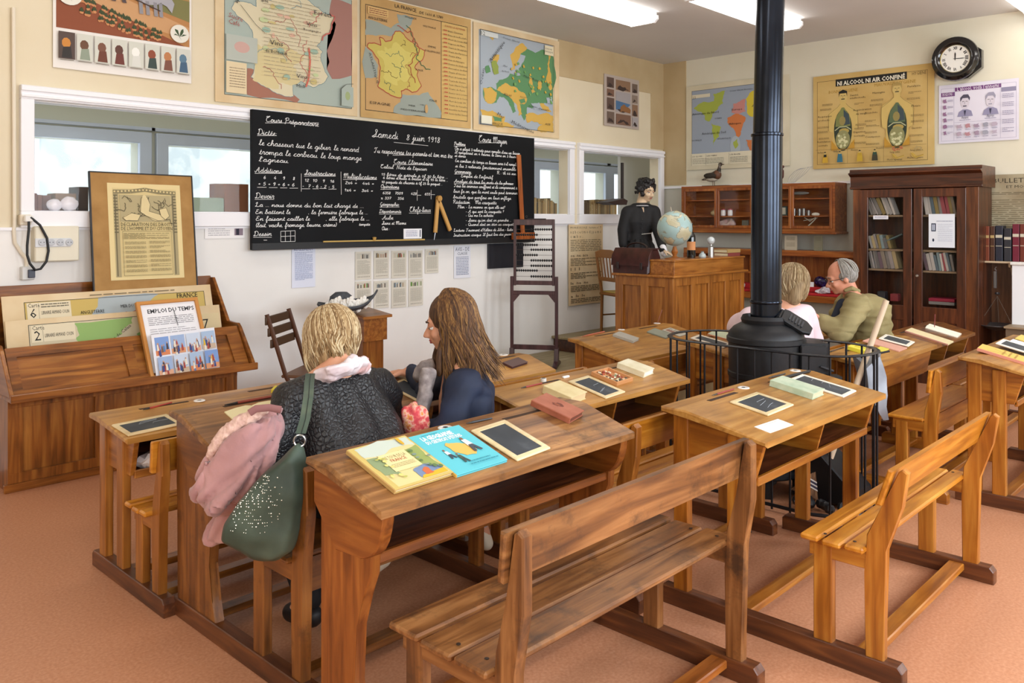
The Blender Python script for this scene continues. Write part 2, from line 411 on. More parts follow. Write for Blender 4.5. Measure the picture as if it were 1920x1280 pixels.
# window frames on the blackboard wall
def winframe(n, x0, x1, z0, z1, left=True, right=True, yo=5.612):
    m = MB(); t = .075
    a = x0-(t if left else 0); c = x1+(t if right else 0)
    m.box(a, c, yo, 5.66, z1, z1+t+.01, .004); m.box(a, c, yo, 5.66, z0-.10, z0, .004)
    if left: m.box(a, x0, yo, 5.66, z0, z1, .004)
    if right: m.box(x1, c, yo, 5.66, z0, z1, .004)
    m.box(a, c, yo-.012, yo, z1+.05, z1+t+.005, .003); m.box(a, c, yo-.012, yo, z1+.012, z1+.026, .003)
    m.box(x0, x1, 5.66, 5.77, z0-.01, z0+.004); m.box(x0, x1, 5.66, 5.77, z1-.004, z1+.01)
    f = struct(m, n, mat=trimw)
    g = MB(); g.box(x0, x1, 5.665, 5.669, z0, z1); g.build('pane', GLASS, parent=f)
    return f
winframe('window_1', 1.67, 3.95, 1.545, 2.225, True, True)
winframe('window_2', 5.0, 6.755, 1.545, 2.225, True, True)
winframe('window_3', 6.985, 8.44, 1.545, 2.225, True, True)
struct(MB().box(-1.6, 8.5, 5.63, 5.652, 1.43, 1.448).box(-1.6, 8.5, 5.636, 5.652, .0, .1), 'baseboard_left', mat=trimw)
# the passage behind the glass and its outer windows
far = MB(); FY = 7.7
px = lambda x, y: onY(x, y, FY)
w1a, w1b, w2a, w2b = px(-40, 257).x, px(258, 260).x, px(312, 270).x, px(520, 275).x
w3a, w3b = px(1008, 318).x, px(1047, 318).x; w4a, w4b = px(1088, 322).x, px(1131, 325).x; w5a, w5b = px(1147, 325).x, px(1175, 325).x
zt, zt2 = px(60, 257).z, px(320, 272).z
panes = [(w1a, w1b), (w2a, w2b), (w3a, w3b), (w4a, w4b), (w5a, w5b)]
ztops = [zt, zt, px(1020, 318).z, px(1100, 322).z, px(1150, 325).z]
ztop = sum(ztops)/5
far.box(0, 12.6, FY, FY+.15, ztop, CE).box(0, 12.6, FY, FY+.15, 0, 1.0)
xs = [0]+[v for p in panes for v in p]+[12.6]
for i in range(0, len(xs), 2): far.box(xs[i], xs[i+1], FY, FY+.15, 1.0, ztop)
struct(far, 'wall_far', mat=P('#c9c8b6', .8))
for k, (a, c) in enumerate(panes):
    m = MB(); m.box(a-.11, a, FY-.05, FY, .9, ztop+.09, .005).box(c, c+.11, FY-.05, FY, .9, ztop+.09, .005).box(a-.11, c+.11, FY-.05, FY, ztop, ztop+.1, .005).box(a-.15, c+.15, FY-.03, FY, ztop+.12, ztop+.15, .003)
    f = struct(m, 'window_%d' % (k+4), mat=P('#c5cbd6', .5)); MB().box(a, c, FY+.05, FY+.055, 1, ztop).build('pane', GLASS, parent=f)
struct(MB().box(0, 12.6, 5.77, FY, -.06, 0), 'floor_passage', mat=P('#8f7d6a', .6))
ow = MB(); ow.box(2.9, 7.5, 9.6, 9.8, -1, 3.4); struct(ow, 'wall_outside', mat=None or noisy('pale stone', [(.42, '#dfe6ea'), (.5, '#f6f8f8'), (.7, '#ffffff')], nscale=3.5, rough=.9))
struct(MB().box(12.6, 12.7, 5.6, FY, 0, CE), 'wall_passage', mat=P('#cfcdc9', .8))
struct(MB().box(onY(1163, 300, 6.35).x, onY(1240, 300, 6.35).x, 6.35, 6.39, 0, 2.36), 'door_1', mat=P('#dcdad4', .6))
# dais
plank = noisy('dais boards', [(.3, '#77694a'), (.5, '#8f815f'), (.7, '#a3967a')], scale=(1, 12, 1), nscale=3, rough=.6)
d = MB(); d.use(plank).box(5.25, 8.54, 3.75, 5.64, 0, .15, .006); solo(d, 'platform', 'low wooden platform along the blackboard wall under the abacus and teacher\'s desk', 'platform')
d = MB(); d.use(DARK['x']).box(6.52, 8.54, 4.72, 5.64, .15, .275).use(plank).box(6.48, 8.54, 4.68, 5.64, .275, .30, .006)
solo(d, 'platform_step', 'brown upper step of the platform behind the teacher\'s desk', 'step')
# ---------------------------------------------------------------- ceiling lights
em, nt, b = nm('tube diffuser'); b.inputs['Base Color'].default_value = (1, 1, 1, 1); b.inputs['Emission Color'].default_value = (1, .97, .92, 1); b.inputs['Emission Strength'].default_value = 7
for k, (x0, x1, y0, y1, lb) in enumerate([(4.75, 6.37, 4.26, 4.58, 'long ceiling light over the blackboard end of the room, nearest the maps'),
        (5.9, 7.5, 3.42, 3.72, 'long ceiling light partly hidden by the stove pipe'),
        (7.0, 8.45, 1.5, 1.83, 'ceiling light cut off by the top right corner of the photo')]):
    t = thing('ceiling_light', 'white fluorescent '+lb, 'light', ((x0+x1)/2, (y0+y1)/2, 3.27), group='fluorescent ceiling lights')
    w = (y1-y0)/2; ym = (y0+y1)/2
    pr = [(ym-w, 3.31), (ym-w*.8, 3.278), (ym+w*.8, 3.278), (ym+w, 3.31), (ym+w, 3.33), (ym-w, 3.33)]
    MB().prism(pr, 'x', x0+.03, x1-.03).build('diffuser', em, parent=t)
    m = MB(); m.box(x0, x1, y0+.02, y1-.02, 3.33, 3.36)
    for a in (x0, x1-.03): m.prism([(ym-w, 3.30), (ym-w*.78, 3.27), (ym+w*.78, 3.27), (ym+w, 3.30), (ym+w, 3.335), (ym-w, 3.335)], 'x', a, a+.03)
    m.build('housing', P('#f4f4f4', .4), parent=t)
for loc in ((1.5, 1.5), (4.9, 1.6), (1.9, 4.4)):     # extra unseen tubes that light the room
    x, y = loc; t = thing('ceiling_light', 'extra unseen white fluorescent ceiling light', 'light', (x, y, 3.27), group='fluorescent ceiling lights')
    w = .15; pr = [(y-w, 3.31), (y-w*.8, 3.278), (y+w*.8, 3.278), (y+w, 3.31), (y+w, 3.33), (y-w, 3.33)]
    MB().prism(pr, 'x', x-.77, x+.77).build('diffuser', em, parent=t)
    MB().box(x-.8, x+.8, y-w+.02, y+w-.02, 3.33, 3.36).build('housing', P('#f4f4f4', .4), parent=t)
# ================================================================ SCHOOL DESKS
DESKS = {}
def topz(D, y): 
    yb, yf, zb, zf, fl = D['yb'], D['yf'], D['zb'], D['zf'], D['flat']
    return zb if y >= yb-fl else zb+(zf-zb)*((yb-fl)-y)/((yb-fl)-yf)
def desk(key, label, x0, x1, yb, yf, zb, zf, sy0, sy1, zs, ztop, top=PINE_TOP, body=PINE, seat=PINE, run=PINE, flat=.11, box=.17, style='posts', front=False,
         lean=.07, solidseat=False, seatx=0, bevel=.006, runx=.03, stretch=True, nslat=3, insert=None):
    D = dict(x0=x0, x1=x1, yb=yb, yf=yf, zb=zb, zf=zf, flat=flat); DESKS[key] = D
    X0, X1 = x0+runx, x1-runx                  # outer faces of the end frames
    t = thing('school_desk', label, 'desk', ((x0+x1)/2, (yb+sy1)/2, 0)); D['t'] = t
    th = .022
    # desktop: flat ledge + slope
    pr = [(yb, zb), (yb-flat, zb), (yf, zf), (yf, zf-th), (yb-flat, zb-th), (yb, zb-th)]
    MB().prism(pr, 'x', x0, x1, bev=bevel).build('desktop', top['x'], parent=t, smooth=True, ang=30)
    # pen groove on the ledge
    xm = (x0+x1)/2
    for a in (-.36, .16): MB().box(xm+a, xm+a+.22, yb-flat+.012, yb-flat+.032, zb-.001, zb+.0012).build('pen_groove', P('#3a2412', .8), parent=t)
    zfr = zf-th; i0, i1 = X0+.04, X1-.04
    bz = zf-th-box+.02; bzb = zb-th-box
    yfi = yf+.05
    if style == 'posts':
        for s, (a, c) in enumerate(((X0, X0+.022), (X1-.022, X1))):
            pr = [(yb-.03, zb-th), (yb-flat, zb-th), (yf+.03, zfr+.002), (yf+.075, bz), (yb-.03, bz)]
            MB().prism(pr, 'x', a+(.015 if s == 0 else -.015), c+(.015 if s == 0 else -.015), bev=.002).build('side_panel', body['y'], parent=t)
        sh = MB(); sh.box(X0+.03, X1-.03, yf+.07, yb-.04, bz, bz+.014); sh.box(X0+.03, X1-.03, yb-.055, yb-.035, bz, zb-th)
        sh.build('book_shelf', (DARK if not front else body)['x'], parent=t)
        MB().box(X0+.03, X1-.03, yf+.062, yf+.078, bz-.012, bz+.02, .003).build('shelf_lip', body['x'], parent=t)
        if front:
            MB().prism([(yf+.02, zfr), (yf+.05, bz), (yf+.066, bz), (yf+.036, zfr)], 'x', X0+.02, X1-.02).build('front_panel', body['x'], parent=t)
        else:
            MB().prism([(yb-.06, zb-th), (yb-flat, zb-th), (yf+.035, zfr), (yf+.075, bz), (yb-.06, bz)], 'x', xm-.006, xm+.006).build('divider', body['y'], parent=t)
        L1, L2 = yb-.04, yf+.175
        for xa in (X0, X1-.035):
            for ya, zt in ((L1, zb-th), (L2, zf+(zb-zf)*.4-th)):
                MB().box(xa, xa+.035, ya-.065, ya, .06, zt, .004).build('leg', body['z'], parent=t)
        if insert: pass
    else:
        prof = style
        for xa in (X0, X1-.035):
            MB().prism(prof(0), 'x', xa, xa+.035, bev=.005).build('leg', body['z'], parent=t, smooth=True, ang=25)
        for xa in (X0-.004, X1-.037):
            pr = [(yb-.01, zb-th), (yb-flat, zb-th), (yf+.015, zfr)]+[(yf+.02+.10*(1-math.cos(a)), zfr-.02-.12*math.sin(a)) for a in [k*PI/12 for k in range(7)]]+[(yb-.12, bz), (yb-.01, bzb+.06)]
            MB().prism(pr, 'x', xa, xa+.041, bev=.004).build('side_panel', body['y'], parent=t, smooth=True, ang=25)
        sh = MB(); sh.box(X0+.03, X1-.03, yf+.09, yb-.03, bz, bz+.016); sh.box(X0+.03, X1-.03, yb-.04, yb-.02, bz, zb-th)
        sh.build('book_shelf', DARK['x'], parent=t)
        MB().box(X0+.03, X1-.03, yf+.085, yf+.105, bz-.01, bz+.02, .004).build('shelf_lip', body['x'], parent=t)
    # runners and stretchers
    for xa in (X0-.008, X1-.042):
        rr = MB(); ya, yz = sy1-.06, yb+.02
        rr.prism([(ya, .0), (yz, .0), (yz, .055), (yz-.012, .068), (ya+.015, .068), (ya, .05)], 'x', xa, xa+.05, bev=.003)
        rr.build('runner', (run or RUN)['y'], parent=t)
    if stretch:
        MB().box(X0+.03, X1-.03, yf+.10, yf+.16, .035, .062, .004).build('stretcher', body['x'], parent=t)
        MB().box(X0+.03, X1-.03, sy1+.05, sy1+.11, .03, .058, .004).build('stretcher', body['x'], parent=t)
    # bench; its own frame wood on the old desk
    if key == 'near': body = BENCH
    Xa, Xb = X0+seatx, X1-seatx
    for xa in (Xa, Xb-.035):
        MB().box(xa, xa+.035, sy0-.10, sy0-.035, .06, zs-.03, .004).build('leg', body['z'], parent=t)
        p = [(sy1+.0, .06), (sy1+.06, .06), (sy1+.062, zs*.8), (sy1+.055, zs+.04), (sy1+.03-lean*.45, zs+.16), (sy1+.025-lean, ztop-.01), (sy1+.012-lean, ztop), (sy1-.005-lean, ztop-.012), (sy1-.02-lean*.5, zs+.15), (sy1-.002, zs)]
        MB().prism(p, 'x', xa, xa+.035, bev=.004).build('back_post', body['z'], parent=t, smooth=True, ang=30)
        MB().box(xa+.002, xa+.033, sy1+.055, sy0-.02, zs-.075, zs-.018, .003).build('seat_bearer', body['y'], parent=t)
    if solidseat:
        MB().box(Xa-.02, Xb+.02, sy1+.055, sy0, zs-.018, zs, .006).build('seat', seat['x'], parent=t)
        MB().box(Xa+.02, Xb-.02, sy1+.06, sy1+.075, zs-.13, zs-.02).build('seat_panel', seat['x'], parent=t)
        MB().box(Xa+.02, Xb-.02, sy0-.05, sy0-.035, zs-.13, zs-.02).build('seat_panel', seat['x'], parent=t)
    else:
        w = (sy0-sy1-.055-.012*(nslat-1))/nslat
        for k in range(nslat):
            a = sy1+.055+k*(w+.012); dz = -.004*(k == nslat//2)
            MB().box(Xa-.03, Xb+.03, a, a+w, zs-.02+dz, zs+dz, .006).build('seat_slat', seat['x'], parent=t)
    # backrest plank follows the leaning posts
    za, zb2 = ztop-.125, ztop-.004
    ya = lambda z: sy1+.03-lean*.45+(-lean*.55)*(z-(zs+.16))/(ztop-zs-.16)
    MB().prism([(ya(za), za), (ya(zb2), zb2), (ya(zb2)+.02, zb2), (ya(za)+.02, za)], 'x', Xa-.02, Xb+.02, bev=.005).build('backrest', seat['x'], parent=t)
    # screws on slat ends
    if key in ('near', 'right'):
        for xa in (Xa+.018, Xb-.018):
            for k in range(2): MB().lathe([(0, .0015), (.006, .001), (.006, -.001)], (xa, sy1+.10+k*.10, zs+.0005), 8).build('screw', P('#2c1e14', .5), parent=t)
    return D
def surf(D, px_, py_, dz=0, ledge=True):
    yb, yf, zb, zf, fl = D['yb'], D['yf'], D['zb'], D['zf'], D['flat']
    n = Vector((0, zb-zf, -( (yb-fl)-yf))).normalized()*-1
    p = onP(px_, py_, Vector((0, yf, zf+dz)), n)
    if ledge and p.y > yb-fl: p = onZ(px_, py_, zb+dz)
    return p
def lay(D, corners, h=0):
    """matrix of a thing lying on a desk: local x to the right along the desk, local y away from the pupil; from 4 photo corners"""
    q = [surf(D, x, y, ledge=False) for x, y in corners]; c = sum(q, Vector())/4
    # corners: far-left, far-right, near-right, near-left as seen along the desk
    u = ((q[1]-q[0])+(q[2]-q[3]))/2; v = ((q[0]-q[3])+(q[1]-q[2]))/2
    w, hgt = u.length, v.length
    yb, yf, zb, zf, fl = D['yb'], D['yf'], D['zb'], D['zf'], D['flat']
    M = basis(c, u, v)
    return M, w, hgt
def ogeeA(_):
    # near desk: leg slab, slimmer below, flared foot under the box
    yb, yf = 2.15, 1.80
    return [(2.11, .06), (2.11, .66), (1.86, .60), (1.865, .52), (1.90, .45), (1.935, .36), (1.945, .2), (1.915, .09), (1.905, .06)]
def ogeeB(_):
    return [(3.11, .06), (3.11, .44), (3.115, .5), (3.115, .72), (2.84, .66), (2.84, .36), (2.86, .26), (2.835, .13), (2.80, .06)]
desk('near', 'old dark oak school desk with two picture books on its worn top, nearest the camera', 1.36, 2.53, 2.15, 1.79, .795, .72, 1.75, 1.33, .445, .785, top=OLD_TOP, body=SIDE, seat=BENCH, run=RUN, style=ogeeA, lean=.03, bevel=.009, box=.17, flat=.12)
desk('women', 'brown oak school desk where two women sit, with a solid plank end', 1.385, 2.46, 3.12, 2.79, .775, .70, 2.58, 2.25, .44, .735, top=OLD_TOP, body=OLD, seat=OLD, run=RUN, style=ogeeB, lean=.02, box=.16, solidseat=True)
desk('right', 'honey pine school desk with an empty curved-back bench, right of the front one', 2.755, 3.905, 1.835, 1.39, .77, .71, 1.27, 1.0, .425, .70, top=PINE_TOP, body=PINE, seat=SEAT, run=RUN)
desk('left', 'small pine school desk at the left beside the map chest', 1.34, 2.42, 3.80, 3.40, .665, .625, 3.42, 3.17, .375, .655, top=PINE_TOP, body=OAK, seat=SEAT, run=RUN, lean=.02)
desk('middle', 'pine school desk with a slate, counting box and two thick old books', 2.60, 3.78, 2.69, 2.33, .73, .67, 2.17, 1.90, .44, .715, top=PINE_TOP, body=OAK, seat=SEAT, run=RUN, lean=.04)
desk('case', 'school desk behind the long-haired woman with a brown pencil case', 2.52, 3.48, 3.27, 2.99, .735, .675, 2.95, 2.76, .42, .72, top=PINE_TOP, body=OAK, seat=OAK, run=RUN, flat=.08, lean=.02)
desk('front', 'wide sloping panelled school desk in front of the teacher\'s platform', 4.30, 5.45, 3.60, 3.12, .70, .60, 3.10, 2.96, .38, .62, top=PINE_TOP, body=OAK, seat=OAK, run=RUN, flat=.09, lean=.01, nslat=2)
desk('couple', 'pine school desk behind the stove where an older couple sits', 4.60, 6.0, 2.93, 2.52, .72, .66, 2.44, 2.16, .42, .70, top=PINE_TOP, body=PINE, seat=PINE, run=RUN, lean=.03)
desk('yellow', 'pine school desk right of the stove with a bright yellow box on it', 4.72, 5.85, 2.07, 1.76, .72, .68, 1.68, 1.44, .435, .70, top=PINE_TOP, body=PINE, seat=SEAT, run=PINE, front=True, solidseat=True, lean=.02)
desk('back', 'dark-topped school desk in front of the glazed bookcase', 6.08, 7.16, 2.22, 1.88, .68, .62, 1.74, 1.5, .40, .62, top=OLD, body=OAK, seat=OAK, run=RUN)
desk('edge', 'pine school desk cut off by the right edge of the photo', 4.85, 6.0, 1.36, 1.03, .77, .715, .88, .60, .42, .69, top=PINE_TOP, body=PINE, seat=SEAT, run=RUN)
# ================================================================ BLACKBOARD WALL
# ---- blackboard
bb = noisy('slate black paint', [(.3, '#0f1012'), (.6, '#15171a'), (.8, '#22242a')], nscale=1.8, rough=.7, detail=6, spec=.18)
chalk = P('#e4e4e2', .95)
x0, x1, z0, z1 = 3.09, 6.15, 1.272, 2.298
t = thing('blackboard', 'large blackboard full of white French handwriting on the left wall', 'blackboard', ((x0+x1)/2, 5.6, z0))
m = MB(); m.box(x0, x1, 5.572, 5.602, z0, z1, .003).box(x0+.05, x1-.05, 5.602, 5.65, z0+.05, z1-.05); m.build('board', bb, parent=t)
MB().box(x0, x1, 5.565, 5.575, z0-.002, z0+.05, .002).build('bottom_rail', P('#101114', .5), parent=t)
YB = 5.5705
def bpt(zx, zy): return onY(460+zx/3.4909, 190+zy/3.4909, YB)
wr = MB(); wr.use(chalk); wr2 = MB(); wr2.use(chalk)
GL = {  # one-stroke school hand: width | strokes, x-height 4
'a': '42|0,5 15,32 30,40 16,40 8,24 10,6 19,0 30,10 33,38 31,10 36,0 42,5', 'b': '38|0,5 15,45 20,78 13,85 9,60 9,10 16,0 27,6 30,24 25,39 31,32 38,32', 'c': '34|0,5 12,30 24,40 28,34 24,40 12,36 7,20 11,3 20,0 34,6',
'd': '42|0,5 15,32 30,40 16,40 8,24 10,6 19,0 30,10 34,85 31,10 36,0 42,5', 'e': '32|0,5 10,15 22,26 22,37 15,40 8,28 8,10 14,0 22,1 32,6', 'f': '30|0,5 12,30 22,72 20,85 13,84 11,60 11,-30 17,-40 20,-25 12,0 30,5',
'g': '42|0,5 15,32 30,40 16,40 8,24 10,6 19,0 30,10 33,38 32,-25 24,-42 14,-36 22,-18 42,5', 'h': '40|0,5 14,40 20,78 13,85 9,60 8,0 14,28 24,40 30,32 30,8 34,0 40,5', 'i': '20|0,5 9,38 8,8 13,0 20,5;10,54 11,58', 'j': '20|0,5 10,38 9,-25 3,-42 -5,-36 2,-18 20,5;11,54 12,58',
'k': '38|0,5 14,45 18,80 12,85 8,60 8,0 14,24 26,38 28,28 13,20 24,8 30,0 38,5', 'l': '24|0,5 14,45 20,78 13,85 8,60 9,10 15,0 24,5', 'm': '58|0,5 6,36 10,38 10,0 14,30 22,40 27,32 26,0 30,30 39,40 45,32 44,8 49,0 58,5', 'n': '42|0,5 6,36 10,38 10,0 14,28 24,40 30,32 29,8 34,0 42,5',
'o': '36|0,5 10,28 22,40 12,38 7,20 11,3 21,0 29,14 27,34 20,40 26,32 36,34', 'p': '42|0,5 10,38 9,-40 9,0 16,34 26,39 32,24 27,3 16,2 28,0 42,5', 'q': '40|0,5 15,32 30,40 16,40 8,24 10,6 19,0 30,10 33,38 31,-42 34,-20 40,5', 'r': '30|0,5 8,38 12,46 14,38 24,38 20,10 24,0 30,5',
's': '30|0,5 10,24 16,44 20,20 18,4 8,0 5,6 18,2 30,5', 't': '26|0,5 10,30 14,68 11,20 12,3 18,0 26,5;4,44 22,46', 'u': '40|0,5 8,38 7,10 14,0 24,8 30,38 29,10 34,0 40,5', 'v': '34|0,30 7,38 10,20 15,0 24,14 25,38 34,34', 'x': '34|0,34 10,38 16,20 22,2 34,6;28,40 6,0', 'y': '40|0,5 8,38 7,10 14,0 24,8 30,38 29,-25 22,-42 13,-36 20,-18 40,5', 'z': '34|0,34 10,38 24,38 8,2 24,4 34,6', 'w': '50|0,30 7,38 10,10 17,0 25,10 26,36 27,8 34,0 42,14 42,38 50,34',
'0': '40|20,60 8,50 6,20 16,0 28,8 32,40 24,58 18,60', '1': '30|6,40 18,60 18,0', '2': '38|6,46 14,60 26,58 28,44 6,0 34,2', '3': '36|6,54 18,60 28,50 16,34 30,22 24,2 12,0 4,10', '4': '40|22,60 4,18 34,20;26,34 24,-4', '5': '38|30,60 12,58 8,36 22,38 30,24 24,4 12,0 4,8', '6': '38|26,60 10,40 6,16 14,0 26,4 30,18 22,32 8,24', '7': '36|4,58 32,60 14,0;10,30 26,32', '8': '38|28,50 18,60 8,50 26,16 20,0 8,4 8,16 28,48', '9': '38|28,44 18,32 8,42 14,58 26,58 28,42 24,10 14,0',
'A': '60|0,20 4,0 16,10 38,84 42,40 44,4 52,0 60,5;14,36 46,38', 'B': '56|14,80 12,0;2,66 16,84 40,82 38,54 18,46 44,38 42,6 18,0 6,10 20,8 56,4', 'C': '58|30,70 44,84 34,86 14,60 10,24 22,2 40,2 50,14;6,70 16,84 28,66 18,60', 'D': '60|18,84 14,4 8,0 2,8 14,8 34,2 52,24 46,66 26,86 6,74 12,62', 'E': '50|36,74 26,86 12,76 18,50 30,48 10,44 4,18 16,0 32,4 42,16', 'G': '56|36,70 26,86 10,60 10,20 24,2 38,14 42,44 40,-20 30,-40 22,-30 42,2 56,5', 'H': '62|4,66 14,84 14,0;44,84 42,0 52,0 62,5;12,42 44,44',
'I': '34|4,66 16,84 20,60 16,8 6,2 2,12 34,5', 'L': '50|4,60 18,84 22,74 16,40 14,6 4,4 10,12 30,0 50,6', 'M': '74|2,50 12,84 12,0 14,40 34,84 34,0 38,50 58,84 60,10 66,0 74,5', 'N': '60|2,0 6,4 12,84 40,0 44,80 52,86', 'O': '56|28,84 10,64 8,22 22,0 42,10 48,48 34,80 22,80 34,66 54,72', 'P': '52|16,84 12,0 4,2;2,62 14,86 40,84 42,56 18,44', 'Q': '56|28,84 10,64 8,22 22,0 42,10 48,48 34,80 24,84;26,16 52,-6', 'R': '58|16,84 12,0;2,62 14,86 40,84 40,56 18,44 30,40 44,4 58,5',
'S': '50|0,5 26,30 42,70 34,86 24,76 36,40 28,6 10,0 4,12 18,10 50,5', 'T': '52|4,60 8,80 22,76 46,86;28,80 22,20 12,0 2,8 10,16', 'x ': '', '.': '12|5,0 7,3', ',': '14|6,4 4,-8', ':': '14|6,4 7,8;8,30 9,34', '-': '26|4,22 20,23', "'": '12|6,70 4,58', '+': '36|4,24 30,25;17,38 16,10', '=': '36|4,30 30,31;4,16 30,17', '?': '34|6,60 16,78 26,66 14,36 14,22;14,4 15,7', '(': '22|18,84 6,40 16,-8', ')': '22|4,84 16,40 4,-8'}
ACC = {'é': ('e', 1), 'è': ('e', 2), 'ê': ('e', 3), 'à': ('a', 2), 'ô': ('o', 3), 'û': ('u', 3)}
def cat(p, n=4):
    if len(p) < 3: return p
    out = []
    for i in range(len(p)-1):
        a, b, c, d = p[max(i-1, 0)], p[i], p[i+1], p[min(i+2, len(p)-1)]
        for k in range(n):
            t = k/n; out.append(tuple(.5*(2*b[j]+(c[j]-a[j])*t+(2*a[j]-5*b[j]+4*c[j]-d[j])*t*t+(3*b[j]-a[j]-3*c[j]+d[j])*t**3) for j in (0, 1)))
    return out+[p[-1]]
def strokes(s):
    x = 0; out = []
    for ch in s:
        acc = 0
        if ch in ACC: ch, acc = ACC[ch]
        g = GL.get(ch)
        if not g: x += 26; continue
        w, st = g.split('|')
        for q in st.split(';'):
            out.append(cat([(x+float(v.split(',')[0]), float(v.split(',')[1])) for v in q.split()]))
        if acc: out.append([(x+14, 50), (x+22, 62)] if acc == 1 else [(x+22, 50), (x+14, 62)] if acc == 2 else [(x+12, 50), (x+18, 58), (x+24, 50)])
        x += float(w)
    return out, x
def bl(s, zx, zy, hgt, zx2, thin=0, ul=False, sh=.12):
    p = bpt(zx, zy); q = bpt(zx2, zy); k = abs(bpt(zx, zy-hgt).z-p.z)/78
    st, w = strokes(s); kx = (q.x-p.x)/max(w, 1); lw = max(.0032, min(.0052, k*5.2))
    rnd = random.Random(len(s))
    for l in st:
        v = [Vector((p.x+(x+sh*y)*kx, YB, p.z+y*k)) for x, y in l]; L = R_ = None
        for i, a in enumerate(v):
            a = a-Vector((0, .00004*i+.0003*(x_ := rnd.random() if i == 0 else x_), 0))
            d = (v[min(i+1, len(v)-1)]-v[max(i-1, 0)]); d = d.normalized() if d.length > 1e-7 else Vector((1, 0, 0))
            n = Vector((-d.z, 0, d.x))*lw*(.5+.18*abs(d.z))
            l2, r2 = wr.bm.verts.new(a+n), wr.bm.verts.new(a-n)
            if L: wr.face([L, R_, r2, l2])
            L, R_ = l2, r2
    if ul: line((zx, zy+9), (zx2, zy+9))
def line(a, c, w=.004):
    p, q = bpt(*a), bpt(*c); wr2.tube([p, q], (w*.5, w*.5), 4)
for L in [("Cours Préparatoire", 130, 132, 34, 480, 1), ("Dictée:", 78, 215, 34, 205, 1), ("le chasseur tue le gibier. le renard", 88, 285, 34, 742, 0), ("trompa le corbeau. le loup mange", 90, 345, 34, 760, 0),
    ("l'agneau.", 88, 392, 30, 285, 0), ("Additions", 62, 462, 30, 240, 1), ("Soustractions", 385, 480, 30, 590, 1), ("Multiplications", 640, 502, 30, 860, 1),
    ("6     4    9     8", 118, 506, 24, 325, 0), ("+ 5 + 9 + 6 + 6", 82, 548, 26, 322, 0), ("12  10   9   16", 386, 524, 22, 582, 0), ("-  7 - 6 - 2 - 5", 372, 562, 24, 582, 0),
    ("2x4 =   4x4 =", 652, 540, 22, 842, 0), ("1x4 =   3x4 =", 646, 588, 22, 836, 0), ("Devoir", 62, 632, 32, 188, 1),
    ("La .... nous donne du bon lait chargé de .....", 62, 688, 26, 776, 0), ("En battant le         , la fermière fabrique le ....", 64, 735, 26, 802, 0), ("En faisant cailler le        , elle fabrique le ....", 66, 780, 26, 812, 0),
    ("(lait, vache, fromage, beurre, crème)", 66, 822, 26, 598, 0), ("tempête", 744, 812, 16, 816, 0), ("Dessin", 52, 880, 28, 172, 1),
    ("Samedi   8 juin 1918", 828, 232, 46, 1276, 0), ("Tu respecteras tes parents et ton maître", 842, 335, 32, 1356, 0), ("Cours Elémentaire", 968, 405, 26, 1226, 1),
    ("Calcul  Note de l'épicier:", 882, 436, 22, 1190, 0), ("15 litres de pétrole à 0f 30 le litre ....", 888, 484, 18, 1326, 0), ("6 litres d'huile à brûler à 0f 95 le litre ...", 900, 506, 18, 1326, 0), ("10 paquets de chicorée à 0f 25 le paquet ...", 890, 534, 18, 1290, 0),
    ("Opérations", 885, 566, 22, 1006, 1), ("6358   7509      428      655", 898, 606, 20, 1210, 0), ("x 337    356", 886, 640, 20, 1038, 0), ("Géographie:", 880, 682, 20, 1008, 1),
    ("Départements", 876, 728, 20, 1020, 1), ("Chefs-lieux", 1072, 722, 30, 1214, 1), ("Aube", 895, 772, 24, 968, 0), ("Seine et Marne", 892, 806, 20, 1052, 0), ("Oise :", 892, 842, 22, 945, 0),
    ("Cours Moyen", 1525, 262, 38, 1712, 1), ("Problème", 1366, 284, 18, 1440, 1), ("On a placé 3 robinets pour remplir d'eau un bassin.", 1370, 316, 20, 1800, 0), ("Il remplirait en 4 heures, le 2ème en 3 heures", 1370, 340, 18, 1780, 0), ("et demie", 1370, 362, 16, 1442, 0),
    ("En combien de temps ce bassin sera t-il rempli", 1372, 396, 20, 1775, 0), ("si les 3 robinets fonctionnent ensemble", 1374, 430, 20, 1772, 0), ("Grammaire:", 1368, 466, 20, 1480, 1), ("R : 1h 44 mn", 1645, 476, 18, 1772, 0),
    ("Emploi de l'infinitif", 1410, 496, 20, 1620, 0), ("Analyse de tous les mots de la phrase:", 1366, 530, 20, 1756, 1), ("Tous les animaux souffrent et ils comprennent à", 1366, 560, 20, 1780, 0), ("leur façon, que la mort seule peut terminer", 1362, 596, 20, 1780, 0),
    ("brutale que parfois on leur inflige.", 1360, 634, 20, 1742, 0), ("Rédaction    Ma casquette", 1358, 668, 22, 1644, 0), ("Plan. - La mienne: en quoi elle est?", 1388, 698, 18, 1700, 0), ("- A qui sert la casquette ?", 1442, 728, 18, 1692, 0), ("- Qui me l'a achetée:", 1442, 754, 18, 1625, 0),
    ("- Soins qu'on doit en prendre ...", 1442, 786, 18, 1740, 0), ("- Quand doit on ôter sa casquette", 1440, 814, 18, 1770, 0), ("Lecture: Tourment d'Hélène de Silva - lutte et", 1362, 852, 18, 1772, 0), ("Instruction civique: Il faut lire des journaux", 1362, 884, 18, 1772, 0)]:
    bl(L[0], L[1], L[2], L[3], L[4], ul=bool(L[5]))
